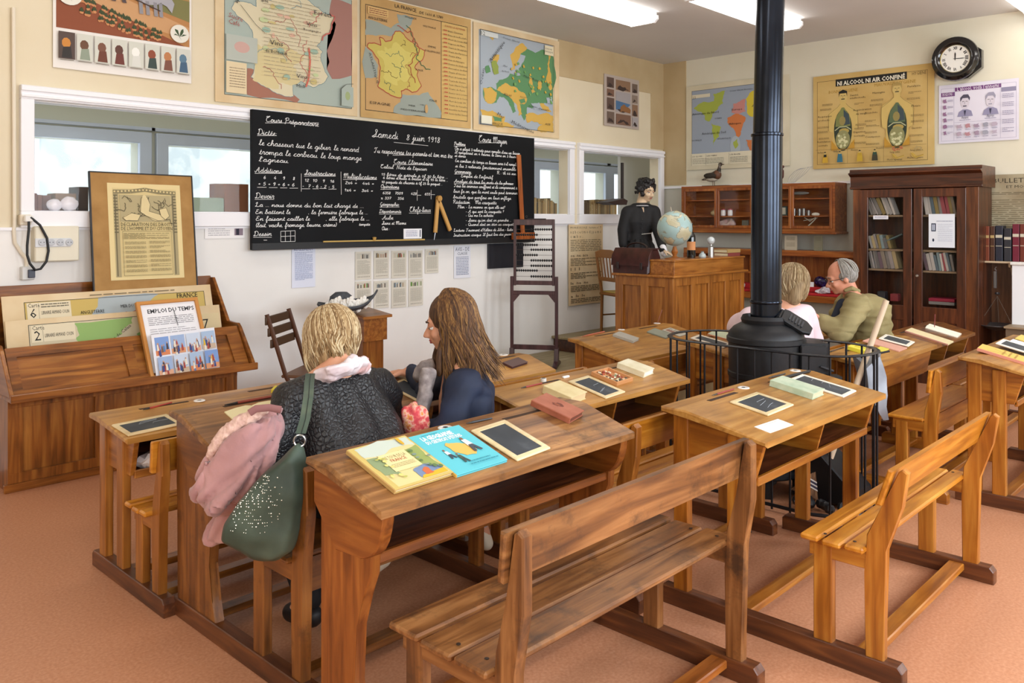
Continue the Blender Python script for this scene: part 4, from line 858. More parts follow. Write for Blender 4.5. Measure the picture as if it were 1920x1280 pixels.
# maps filed in the rack
M_, w, h = lean4([(14, 556), (394, 541), (400, 640), (18, 690)], 5.36, 5.48); w = 1.30; h = .38
M_ = basis(Vector((2.09, 5.43, .845)), UX, Vector((0, .28, .96)))
s = Sheet(1.27, .42, .006, agedpap)
s.rect(.09, .10, .96, .98, '#c9ae62').poly(fract([(.42, .10), (.72, .10), (.60, .42), (.47, .60), (.36, .45)], .1, 3, 3), '#a9b3b6').poly(fract([(.60, .30), (.76, .18), (.86, .20), (.80, .40), (.66, .60)], .1, 3, 3), '#c9a65a').line(fract([(.50, .50), (.56, .42), (.60, .30), (.70, .22)], .4, 3, 4, False), .005, '#a03a34')
s.frame(.09, .10, .96, .98, .003, '#333330').rect(.10, .115, .29, .36, '#e0d3b4').text('Carte', .105, .18, .035, width=.05).text('6', .112, .33, .08, width=.026).text('LIBRAIRIE ARMAND COLIN', .16, .29, .03, width=.12).line([(.15, .12), (.15, .36)], .001, '#333').para(.16, .14, .28, .21, 2, '#666050', .4, 1)
s.text('ANGLETERRE', .33, .33, .03, width=.11).text('MER DU NORD', .52, .28, .03, width=.12).text('FRANCE', .81, .19, .045, width=.11).para(.38, .05, .80, .08, 1, '#7a6a50', .5, 2)
s.build('filed_map', 'rear wall map numbered 6 standing in the rack of the map chest', 'map', 'maps filed in the chest', M=M_)
M_ = basis(Vector((2.09, 5.335, .74)), UX, Vector((0, .24, .97)))
s = Sheet(1.29, .36, .006, agedpap)
s.rect(.09, .09, .80, .98, '#cdbfa0').poly(fract([(.10, .98), (.16, .70), (.26, .60), (.30, .45), (.28, .12), (.55, .10), (.50, .30), (.36, .55), (.20, .75)], .12, 3, 3), '#8fb066').poly(fract([(.56, .40), (.62, .15), (.80, .10), (.80, .80), (.60, .75)], .1, 3, 5), '#7da35a')
s.frame(.09, .09, .80, .98, .003, '#333330').rect(.10, .105, .285, .38, '#e0d3b4').text('Carte', .105, .18, .035, width=.05).text('2', .112, .35, .08, width=.026).text('LIBRAIRIE ARMAND COLIN', .155, .31, .03, width=.12).line([(.148, .11), (.148, .38)], .001, '#333')
s.text('Pas de Calais', .44, .50, .03, '#333', .6, width=.12).rect(.86, .15, .99, .98, '#d9c59a').text('7', .90, .42, .09, width=.03)
s.build('filed_map', 'front wall map numbered 2 standing in the rack of the map chest', 'map', 'maps filed in the chest', M=M_)
# timetable in a pine frame
M_, w, h = lean4([(257, 568), (371, 557), (396, 696), (278, 712)], 5.05, 5.26)
t = thing('framed_timetable', 'pine-framed white timetable leaning on the map chest', 'framed sheet', M=M_)
MB().box(-w/2, w/2, -h/2, h/2, -.012, .0).build('backing', P('#a98a5a'), parent=t, world=False)
m = MB(); k = .022
for q in ((-w/2, w/2, h/2-k, h/2), (-w/2, w/2, -h/2, -h/2+k), (-w/2, -w/2+k, -h/2, h/2), (w/2-k, w/2, -h/2, h/2)): m.box(*q, -.008, .016, .003)
m.build('frame', P('#c98a44', .45), parent=t, world=False)
s = Sheet(w-.04, h-.04, .002, '#ecebee'); s.text('EMPLOI DU TEMPS', .12, .13, .038, '#26282c', width=.84, off=.0008).para(.10, .19, .92, .32, 5, '#8d8b90', .35, 3).para(.10, .36, .92, .66, 10, '#a5a3a8', .3, 4).para(.10, .72, .6, .92, 7, '#a5a3a8', .3, 6).line([(.58, .11), (.60, .34)], .004, '#55565c').line([(.56, .22), (.63, .24)], .003, '#55565c')
s.build('printed_sheet', parent=t)
M_, w, h = lean4([(284, 629), (400, 613), (413, 692), (292, 710)], 5.025, 5.09)
s = Sheet(w, h, .003, '#e9e9ef'); rnd = random.Random(8)
for r in range(2):
    for c in range(4):
        a, b = .04+c*.24, .07+r*.46; s.rect(a, b, a+.215, b+.42, ['#7f9fd6', '#9db4d8', '#c9d6e8', '#a9c0dc'][(c+r) % 4]).rect(a, b+.30, a+.215, b+.42, ['#d8865a', '#d99a70', '#dca98a', '#c9b29a'][(c+2*r) % 4])
        for k in range(9):
            x, y = a+.03+.15*rnd.random(), b+.12+.2*rnd.random(); cc = ['#3d4a86', '#a8483f', '#e9e1cf', '#4a3c3a', '#5a7fae', '#d9b33c' if c == 3 else '#7c5a4a'][k % 6]
            s.poly([(x-.016, y+.14), (x-.01, y), (x+.01, y-.01), (x+.02, y+.13)], cc).ring(x, y-.02, .010, .022, '#c99a7c', 6, False)
s.build('picture_sheet', 'laminated sheet of eight bright costume pictures leaning on the map chest', 'sheet', M=M_)
# declaration board
M_, w, h = lean4([(163, 323), (353, 331), (373, 537), (182, 546)], 5.50, 5.60)
t = thing('declaration_board', 'large mounted DECLARATION DES DROITS sheet standing on top of the map chest', 'poster board', M=M_)
MB().box(-w/2, w/2, -h/2, h/2, -.008, .004, .001).build('backing', noisy('hardboard', [(.3, '#9c7238'), (.7, '#b0864a')], nscale=8, rough=.7), parent=t, world=False)
m = MB(); k = .007
for q in ((-w/2-k, w/2+k, h/2, h/2+k), (-w/2-k, w/2+k, -h/2-k, -h/2), (-w/2-k, -w/2, -h/2, h/2), (w/2, w/2+k, -h/2, h/2)): m.box(*q, -.01, .008)
m.build('edge', P('#1b1b1e', .5), parent=t, world=False)
s = Sheet(w*.72, h*.83, .003, '#e3cf98'); s.rect(.06, .05, .94, .97, '#d8c48c')
bz = '#6b6247'
for a in (.07, .86): s.rect(a, .10, a+.07, .97, '#a99b74').rect(a+.015, .12, a+.03, .96, bz)
for k in range(13): s.rect(.072, .12+k*.032, .125, .132+k*.032, bz, k == 0).rect(.875, .12+k*.032, .93, .132+k*.032, bz, False)
s.line([(.07, .09), (.3, .085), (.5, .06), (.7, .085), (.93, .09)], .026, '#8a7f5c')
for k in range(18): s.ring(.09+k*.048, .088-.025*max(0, 1-abs(k-8.5)/8), .014, .010, '#d8c48c', 6, k == 0)
s.rect(.15, .12, .85, .40, '#b3a57c'); rnd = random.Random(5)
for k in range(16):
    a = .17+.65*rnd.random(); b = .14+.22*rnd.random(); s.line(fract([(a, b), (a+.08*rnd.uniform(-1, 1), b+.05), (a+.12*rnd.uniform(-1, 1), b+.1*rnd.random())], .4, 2, k, False), .005, bz)
for pts in ([(.44, .15), (.52, .14), (.56, .22), (.54, .29), (.68, .32), (.78, .38), (.66, .39), (.50, .34), (.42, .30)], [(.18, .36), (.30, .31), (.42, .33), (.38, .39), (.22, .39)], [(.68, .27), (.78, .25), (.82, .34), (.76, .38), (.70, .34)]): s.poly(fract(pts, .08, 2, 3), '#dcca98').line(pts+[pts[0]], .003, bz)
s.ring(.48, .145, .03, .025, '#dcca98', 10)
s.text('DECLARATION DES DROITS', .15, .447, .032, '#33301f', width=.70).text("DE L'HOMME ET DU CITOYEN", .15, .49, .032, '#33301f', width=.70)
s.frame(.165, .50, .835, .96, .002, bz).para(.18, .52, .80, .585, 6, '#8d8058', .5, 1)
for k in range(7): s.para(.19, .61+k*.048, .47, .64+k*.048, 3, '#94875f', .5, k).para(.52, .605+k*.048, .80, .635+k*.048, 3, '#94875f', .5, k+9)
o = s.build('printed_sheet', parent=t); o.location = (.008, 0, .004)
# ================================================================ TEACHER'S DESK
t = thing('teacher_desk', 'large panelled wooden teacher\'s desk on the platform, with a globe on top', 'desk', (6.6, 4.15, .15))
X0, X1, Y0, Y1 = 6.0, 7.22, 3.87, 4.46
MB().box(X0+.02, X1-.02, Y0+.02, Y1, .15, 1.0).build('body', OAK['z'], parent=t)
m = MB()
for k in range(5): a = X0+k*(X1-X0-.07)/4; m.box(a, a+.07, Y0, Y0+.021, .19, .985, .003)
m.box(X0, X1, Y0, Y0+.021, .15, .25, .003).box(X0, X1, Y0, Y0+.021, .93, 1.0, .003)
for a in (Y0, Y0+.25, Y1-.07): m.box(X0, X0+.021, a, a+.08, .15, 1.0, .003)
m.box(X0, X0+.021, Y0, Y1, .92, 1.0, .003).box(X0, X0+.021, Y0, Y1, .15, .25, .003)
m.build('panel_frame', OAK['z'], parent=t)
MB().box(X0-.03, X1+.03, Y0-.03, Y1+.03, 1.0, 1.022, .006).build('top', OAK['x'], parent=t)
m = MB(); m.box(X0+.02, X1-.01, Y0, Y0+.022, 1.022, 1.135, .003).box(X0+.02, X0+.04, Y0, Y0+.26, 1.022, 1.135, .003).box(X1-.03, X1-.01, Y0, Y0+.26, 1.022, 1.135, .003); m.build('gallery', OAK['x'], parent=t)
MB().box(X0+.01, X1, Y0-.01, Y0+.27, 1.135, 1.15, .004).build('gallery_top', OAK['x'], parent=t)
# globe
g = onY(1265, 428, 4.0); gm, nt, b = nm('globe map')
tc = N(nt, 'ShaderNodeTexCoord'); n = N(nt, 'ShaderNodeTexNoise'); n.inputs['Scale'].default_value = 9; n.inputs['Detail'].default_value = 6; n.inputs['Distortion'].default_value = .5
nt.links.new(tc.outputs['Object'], n.inputs['Vector']); r = ramp(nt, [(0, '#9dbcbc'), (.52, '#a9c6c4'), (.545, '#8f8c72'), (.56, '#cdc8ac'), (.75, '#bdb48c')]); nt.links.new(n.outputs['Fac'], r.inputs[0]); nt.links.new(r.outputs[0], b.inputs['Base Color']); b.inputs['Roughness'].default_value = .35
t = thing('globe', 'pale blue-green terrestrial globe on a turned wooden foot', 'globe', (g.x, 4.0, 1.15))
MB().ell(g, .152, 32).build('sphere', gm, parent=t, smooth=True)
MB().lathe([(.085, 1.15), (.085, 1.158), (.03, 1.168), (.016, 1.18), (.024, 1.2), (.03, 1.215), (.02, 1.235), (.014, 1.262), (0, 1.262)], (g.x, 4.0, 0), 20).build('foot', P('#a0622c', .35), parent=t, smooth=True)
MB().tube([g+Vector((-.05, 0, .145)), g+Vector((-.066, 0, .185))], .006, 8).build('axis_pin', P('#c9c5b8', .3, .6), parent=t)
MB().tube([g+Vector((.160*math.sin(a), 0.0, -.160*math.cos(a))) for a in [-.1+k*.35 for k in range(10)]], .003, 6).build('meridian', P('#b8b09a', .35, .5), parent=t)
# wine bottle
p = onY(1296, 470, 4.02); t = thing('wine_bottle', 'dark wine bottle with a pale orange label beside the globe', 'bottle', (p.x, 4.02, 1.15))
MB().lathe([(.0, 0), (.036, 0), (.038, .01), (.038, .18), (.034, .205), (.015, .235), (.013, .29), (.015, .292), (.015, .31), (0, .31)], (p.x, 4.02, 1.15), 20).build('glass_body', P('#0c1210', .12, spec=.8), parent=t, smooth=True)
MB().lathe([(.0385, .07), (.0388, .071), (.0388, .145), (.0385, .146)], (p.x, 4.02, 1.15), 16, ang=2.6, M=Matrix.Rotation(-3.9, 3, 'Z')).build('label', P('#d8955f', .7), parent=t)
p = onY(1333, 470, 4.0); t = thing('lamp_flask', 'small metal lamp with a round clear glass bulb on the teacher\'s desk', 'lamp', (p.x, 4.0, 1.15))
MB().lathe([(.026, 0), (.026, .09), (.012, .10), (.012, .115), (0, .115)], (p.x, 4.0, 1.15), 16).build('metal_body', P('#b9b9b6', .3, .8), parent=t, smooth=True)
MB().ell((p.x, 4.0, 1.30), .036, 16).build('glass_bulb', P('#c9d0d2', .06, spec=.8), parent=t, smooth=True)
p = onY(1317, 478, 3.98); t = thing('glass_inkwell', 'low clear glass inkwell between the bottle and the lamp', 'inkwell', (p.x, 3.98, 1.15))
MB().lathe([(.03, 0), (.035, .01), (.026, .035), (.014, .04), (.016, .05), (0, .05)], (p.x, 3.98, 1.15), 14).build('glass_body', P('#b9c4c4', .15, spec=.8), parent=t, smooth=True); MB().lathe([(.012, .05), (.014, .056), (0, .06)], (p.x, 3.98, 1.15), 10).build('lid', P('#9da7a8', .3, .7), parent=t)
def book(name, label, M, w, h, th, cover, pages='#d9cdaa', spine=None, cat='book', group=None, dec=None, open_side='x'):
    """closed book lying in its local xy plane, spine on -x"""
    t = thing(name, label, cat, M=M, group=group)
    m = MB(); c = cover if not isinstance(cover, str) else P(cover, .6)
    m.use(c).box(-w/2, w/2, -h/2, h/2, 0, .0035, .001).box(-w/2, w/2, -h/2, h/2, th-.0035, th, .001)
    m.use(P(spine, .6) if spine else c).box(-w/2-.002, -w/2+.004, -h/2, h/2, 0, th, .0015); m.build('cover', parent=t, world=False)
    MB().box(-w/2+.003, w/2-.004, -h/2+.004, h/2-.004, .0035, th-.0035).build('pages', P(pages, .85), parent=t, world=False)
    if dec:
        s = Sheet(w-.002, h-.002, .0006, dec[0]); dec[1](s); o = s.build('cover_print', parent=t); o.location = (0, 0, th)
    return t
yz = Matrix.Identity(4)
for k, (lb, cv, a, z) in enumerate((('red book lying on the teacher\'s desk under a tan one', '#7f3a34', .0, 0), ('tan old book on top of a red one on the teacher\'s desk', '#a58a55', -.06, .032))):
    p = onY(1363, 475, 4.0); M_ = Matrix.Translation((p.x, 4.0, 1.15+z)) @ Matrix.Rotation(a+PI/2, 4, 'Z'); book('book', lb, M_, .15, .22, .031, cv, group='books on the teacher\'s desk')
# satchel
lea = noisy('brown leather', [(.3, '#2d1513'), (.7, '#4a2421')], nscale=14, rough=.35, bump=.15, bdist=.003)
t = thing('leather_satchel', 'dark red-brown leather satchel on the left end of the teacher\'s desk', 'bag', (6.10, 4.30, 1.022))
MB().prism([(5.99, 1.022), (6.20, 1.022), (6.185, 1.17), (6.15, 1.235), (6.05, 1.235), (6.0, 1.17)], 'y', 4.11, 4.50, bev=.014).build('body', lea, parent=t, smooth=True)
MB().prism([(5.983, 1.09), (5.994, 1.175), (6.045, 1.243), (6.16, 1.243), (6.16, 1.232), (6.05, 1.232), (6.002, 1.17), (5.99, 1.09)], 'y', 4.105, 4.505, bev=.003).build('flap', lea, parent=t, smooth=True)
MB().tube([Vector((6.1, 4.305+.11*math.cos(a), 1.238+.05*math.sin(a))) for a in [k*PI/8 for k in range(9)]], (.008, .012), 8).build('handle', P('#221210', .4), parent=t, smooth=True)
for yy in (4.18, 4.43): MB().box(5.975, 5.99, yy-.012, yy+.012, 1.06, 1.12, .002).build('strap', P('#221210', .4), parent=t)
# ================================================================ STOVE
SX, SY = 4.33, 2.19
iron = noisy('cast iron', [(.3, '#131518'), (.7, '#1b1d21')], nscale=30, rough=.48, bump=.2, bdist=.002, metal=.25); pipem = noisy('blued steel pipe', [(.3, '#22262e'), (.7, '#2c323c')], nscale=6, rough=.2, metal=.85)
t = thing('stove', 'black cast-iron coal stove with a tall blue-black pipe to the ceiling', 'stove', (SX, SY, 0))
MB().lathe([(0, .93), (.115, .925), (.125, .965), (.135, .945), (.13, .925), (.175, .90), (.200, .872), (.205, .85), (.212, .845), (.212, .822), (.203, .815), (.200, .66), (.206, .655), (.206, .632), (.200, .625), (.198, .22), (.215, .20), (.215, .17), (.19, .15), (0, .15)], (SX, SY, 0), 40).build('barrel', iron, parent=t, smooth=True, ang=35)
MB().lathe([(0, .095), (.17, .095), (.2, .11), (.2, .14), (.17, .165), (0, .165)], (SX, SY, 0), 32).build('base_plate', iron, parent=t, smooth=True)
for a in (3.6, 5.1, .6, 2.1):
    d = Vector((math.cos(a), math.sin(a), 0)); c = Vector((SX, SY, 0))+d*.16; M_ = basis(c, Vector((-d.y, d.x, 0)), Vector((0, 0, 1)))
    MB().prism([(-.07, .12), (-.055, .09), (-.03, .07), (-.028, .02), (-.034, .0), (.034, 0), (.028, .02), (.03, .07), (.055, .09), (.07, .12)], 'z', -.02, .02, bev=.003, M=M_).build('leg', iron, parent=t)
top_ = Vector((SX+.03*.69, SY-.03*.72, 0))
MB().tube([(SX, SY, .925), (SX+.005, SY-.005, 1.965)], .083, 32).build('pipe', pipem, parent=t, smooth=True)
MB().tube([(SX+.005, SY-.005, 1.95), (SX+.028, SY-.03, 3.36)], .0775, 32).build('upper_pipe', pipem, parent=t, smooth=True)
MB().lathe([(.083, 1.955), (.088, 1.96), (.088, 1.97), (.08, 1.975)], (SX+.005, SY-.005, 0), 32).build('pipe_joint', pipem, parent=t, smooth=True)
MB().lathe([(.0835, 1.03), (.087, 1.035), (.087, 1.045), (.0835, 1.05)], (SX+.0, SY-.0, 0), 32).build('pipe_band', pipem, parent=t, smooth=True)
# fill lid, hinged open on the dome
R3 = CR; M_ = basis(Vector((SX, SY, .925))+CR*.135-CF*.08, (CR*.80-CF*.25-UZ*.52), (CF*.75+UZ*.55))
m = MB(); m.prism([(-.085, -.05), (-.085, .05), (-.06, .06), (.05, .06), (.09, .03), (.09, -.03), (.05, -.06), (-.06, -.06)], 'z', 0, .022, bev=.004, M=M_)
m.build('fill_lid', iron, parent=t)
m = MB(); 
for k in range(5): m.box(-.045+k*.018, -.037+k*.018, -.03, .03, .022, .027, .001, M=M_)
m.build('lid_grille', P('#3b3e44', .4, .5), parent=t)
MB().tube([M_ @ Vector((-.09, -.045, .0)), M_ @ Vector((-.09, .045, .0))], .014, 10).build('lid_hinge', iron, parent=t)
# fire door box on the right flank
Mb = basis(Vector((SX, SY, .74))+CR*.205-CF*.05, CR, CF*.9+CR*.1)
m = MB(); m.box(-.09, .09, -.10, .10, -.09, .09, .006, M=Mb); m.build('door_box', iron, parent=t)
Md = basis(Vector((SX, SY, .74))+CR*.21-CF*.16, CR, UZ)
MB().box(-.075, .07, -.075, .08, -.012, .012, .006, M=Md).build('fire_door', iron, parent=t)
MB().tube([Md @ Vector((.03, -.03, .02)), Md @ Vector((.06, -.04, .045)), Md @ Vector((.09, -.05, .03))], .007, 8).build('door_handle', P('#44474d', .35, .6), parent=t)
MB().box(-.05, .13, -.10, -.075, -.02, .06, .004, M=Md).build('ash_ledge', iron, parent=t)
MB().box(-.06, .06, -.52, -.26, -.02, .03, .006, M=Md).build('ash_door', P('#20252e', .4, .3), parent=t)
# guard rail around the stove
gi = P('#1d1f24', .4, .4)
def rr(x0, x1, y0, y1, r, n=7):
    out = []
    for cx, cy, a0 in ((x0+r, y1-r, PI/2), (x0+r, y0+r, PI), (x1-r, y0+r, 1.5*PI), (x1-r, y1-r, 0)):
        for k in range(n): a = a0+PI/2*k/(n-1); out.append(Vector((cx+r*math.cos(a), cy+r*math.sin(a), 0)))
    return out
gp = rr(4.03, 4.585, 1.60, 2.74, .26)
t = thing('stove_guard', 'black iron fireguard of thin bars standing around the stove', 'fireguard', (4.3, 2.17, 0))
MB().tube([p+Vector((0, 0, .82)) for p in gp], (.016, .006), 6, close=True).build('top_rail', gi, parent=t, smooth=True)
MB().tube([p+Vector((0, 0, .03)) for p in gp], (.009, .009), 6, close=True).build('bottom_rail', gi, parent=t, smooth=True)
L = []; acc = 0
for i in range(len(gp)):
    a, b_ = gp[i], gp[(i+1) % len(gp)]; d = (b_-a).length; s_ = 0
    while acc+d-s_ >= .098: 
        s_ += .098-acc; L.append(a.lerp(b_, s_/d)); acc = 0
    acc += d-s_
bar0 = MB(); bar0.tube([(0, 0, .01), (0, 0, .82)], .0062, 6); bar0 = bar0.build('bar', gi, parent=t, world=False, smooth=True); bar0.location = L[0]-t.location
for p in L[1:]: c = bar0.copy(); COL.objects.link(c); c.parent = t; c.location = p-t.location
# broom, dustpan bag and coal scuttle inside the guard's right end
bt, bb_ = onD(1662, 563, 4.46), onD(1552, 872, 4.42)
t = thing('broom', 'straw broom with a pale wooden handle leaning on the fireguard', 'broom', (bb_.x, bb_.y, 0))
MB().tube([bt, bb_], [.0155, .0165], 12).build('handle', P('#c9b49a', .6), parent=t, smooth=True)
straw = noisy('straw', [(.3, '#4a3326'), (.5, '#7a573c'), (.7, '#a37e58')], scale=(30, 30, 3), nscale=4, rough=.9, bump=.5, bdist=.01)
bh = onD(1546, 882, 4.42); be = onD(1518, 975, 4.40); be.z = .02; ax = (be-bh).normalized(); sd = CR*.9+CF*.1; sd = (sd-ax*sd.dot(ax)).normalized(); nn = ax.cross(sd)
Mh = Matrix((sd, nn, ax)).transposed().to_4x4(); Mh.translation = bh; LL = (be-bh).length
m = MB(); m.prism([(-.035, 0), (.035, 0), (.06, .05), (.095, LL*.5), (.11, LL*.92), (-.10, LL*.92), (-.09, LL*.5), (-.06, .05)], 'y', -.018, .018, bev=.006, M=Mh); 
m.build('brush_head', straw, parent=t)
m = MB(); rnd = random.Random(3)
for k in range(150):
    u = -1+2*k/149; y = rnd.uniform(-.016, .016); a = Mh @ Vector((.10*u, y, LL*.86)); b_ = Mh @ Vector((.11*u+rnd.uniform(-.015, .015), y*1.5, LL*rnd.uniform(.98, 1.0))); m.tube([a, b_], .0016, 3)
m.build('bristles', straw, parent=t)
for k, cc in enumerate(('#d9d5d0', '#2e3350', '#d9d5d0', '#2e3350', '#d9d5d0')):
    f = .42+k*.05; w = .085+.02*f; MB().box(-w-.003, w+.003, -.0195, .0195, LL*f, LL*f+.006, M=Mh).build('stitching', P(cc, .8), parent=t)
zinc = noisy('zinc', [(.3, '#6c7078'), (.6, '#8d929b'), (.8, '#a9aeb5')], nscale=6, rough=.5, metal=.3)
t = thing('coal_scoop', 'crumpled grey-blue metal scoop hooked over the right end of the fireguard', 'scoop', onD(1640, 730, 4.42))
q = lambda x, y, d: onD(x, y, d)
m = MB(); P_ = [[(1597, 664, 4.55), (1625, 690, 4.40), (1650, 668, 4.42), (1652, 662, 4.60)], [(1612, 718, 4.52), (1630, 735, 4.38), (1662, 708, 4.40), (1655, 700, 4.55)], [(1626, 745, 4.47), (1640, 758, 4.37), (1663, 742, 4.38), (1656, 735, 4.48)], [(1645, 770, 4.43), (1650, 776, 4.38), (1664, 772, 4.38), (1660, 765, 4.43)], [(1655, 784, 4.42), (1657, 788, 4.39), (1666, 786, 4.39), (1664, 782, 4.42)]]
V = [[m.bm.verts.new(q(*c)) for c in row] for row in P_]
for i in range(4):
    for j in range(4): m.face([V[i][j], V[i][(j+1) % 4], V[i+1][(j+1) % 4], V[i+1][j]])
m.face(V[0][::-1]); m.face(V[-1]); bmesh.ops.subdivide_edges(m.bm, edges=m.bm.edges, cuts=2, use_grid_fill=True)
for v in m.bm.verts: v.co += Vector(noise.noise_vector(v.co*22))*.008
m.build('bowl', zinc, parent=t, smooth=True)
MB().tube([q(1600, 668, 4.55), q(1640, 664, 4.62), q(1668, 658, 4.6)], .006, 6).build('rim', P('#2b2d33', .4), parent=t)
t = thing('coal_scuttle', 'black sloping coal scuttle on the floor inside the fireguard', 'scuttle', (4.40, 1.80, 0))
m = MB(); m.prism([(1.66, .02), (1.98, .02), (2.0, .34), (1.96, .36), (1.68, .10)], 'x', 4.28, 4.50, bev=.006); m.build('body', P('#15171b', .45, .3), parent=t)
MB().tube([(4.30, 1.92, .30), (4.30, 1.90, .42), (4.39, 1.90, .46), (4.48, 1.90, .42), (4.48, 1.92, .30)], .006, 6).build('handle', P('#2b2d33', .4, .5), parent=t, smooth=True)
rnd = random.Random(6)
for k in range(7):
    m = MB(); c = Vector((4.20+rnd.uniform(-.05, .03), 1.72+k*.035, .03+rnd.uniform(0, .012))); m.ell(c, (rnd.uniform(.02, .035), rnd.uniform(.02, .03), .026), 6); solo(m, 'coal_lump', 'black coal lump lying inside the fireguard by the scuttle', 'coal', group='coal lumps by the scuttle', mat=P('#16171a', .5))
# pen dropped on the floor
p, q2 = onZ(1345, 991, .006), onZ(1409, 996, .006); solo(MB().tube([p, q2], .006, 8), 'dropped_pen', 'dark pen lying on the floor under the right pine desk', 'pen', mat=P('#1b2330', .3))
# ================================================================ RIGHT WALL
def rectX(x0, y0, x1, y1, X=8.53):
    q = [onX(x, y, X) for x, y in ((x0, y0), (x1, y1), (x0, y1), (x1, y0))]; return min(p.y for p in q), max(p.y for p in q), min(p.z for p in q), max(p.z for p in q)
# world map
Yb_, Ya_ = onX(1287, 240, 8.535).y, onX(1287, 240, 8.535).y-1.28; z0, z1 = 2.07, 3.05
s = Sheet(1.28, z1-z0, .006, noisy('map paper', [(.3, '#cfc5a8'), (.7, '#ddd5bc')], nscale=3, rough=.8))
s.rect(.06, .06, .94, .81, '#9aa5b4').frame(.06, .06, .94, .95, .004, '#4a4a48')
G3, Y3, O3, P3 = '#a3b04a', '#d3c03a', '#cf7a44', '#c88880'
for pts, c in (([(.08, .27), (.18, .20), (.30, .20), (.33, .30), (.27, .36), (.24, .44), (.20, .42), (.16, .32)], G3), ([(.28, .12), (.40, .10), (.38, .24), (.32, .30), (.29, .22)], G3), ([(.26, .46), (.36, .52), (.34, .62), (.28, .72), (.27, .58)], G3),
        ([(.48, .26), (.60, .22), (.60, .36), (.52, .40), (.46, .36)], P3), ([(.60, .22), (.66, .14), (.80, .14), (.92, .20), (.90, .38), (.80, .44), (.76, .52), (.70, .44), (.62, .40)], Y3), ([(.42, .42), (.52, .38), (.60, .44), (.56, .56), (.52, .66), (.49, .56), (.44, .50)], O3), ([(.80, .56), (.90, .55), (.92, .64), (.82, .64)], P3), ([(.60, .68), (.68, .70), (.70, .82), (.64, .86), (.62, .76)], O3), ([(.74, .68), (.84, .66), (.84, .76), (.74, .78)], Y3)):
    s.poly(fract(pts, .14, 3, len(pts)), c)
s.ring(.50, .75, .05, .12, '#a9b4bc', 18).poly(fract([(.48, .70), (.52, .66), (.53, .74), (.50, .78)], .1, 2, 2), G3).ring(.66, .75, .0, .0, '#a9b4bc', 3)
s.rect(.06, .81, .94, .95, '#ddd5bc').rect(.065, .11, .25, .15, '#ddd5bc').text('22', .07, .155, .04, width=.035)
for k, (tx, a) in enumerate((('LA GLOBE', .07), ('LES MERS', .22), ("L'EUROPE", .45), ("L'ASIE", .72))): s.text(tx, a, .85, .022, '#3a3a38', width=.10); s.para(a, .87, a+.17, .94, 4, '#8b8878', .35, k); s.line([(a-.01, .82), (a-.01, .95)], .002, '#55554f')
for tx, a, b, h, w in (('Amérique du Nord', .07, .35, .035, .27), ('Amérique du Sud', .17, .59, .035, .24), ('Europe', .47, .34, .03, .10), ('Asie', .66, .32, .035, .09), ('Afrique', .44, .50, .03, .12), ('OCÉAN', .30, .42, .022, .07), ('PACIFIQUE', .07, .66, .022, .10), ('ATLANTIQUE', .33, .66, .022, .13), ('Océan Glacial Arctique', .45, .12, .02, .22)): s.text(tx, a, b, h, '#22241f', width=w)
s.build('wall_map', 'blue world map on the right wall, half behind the stove pipe', 'map', 'wall maps', M=MXw(Ya_, Yb_, z0, z1, 8.535))
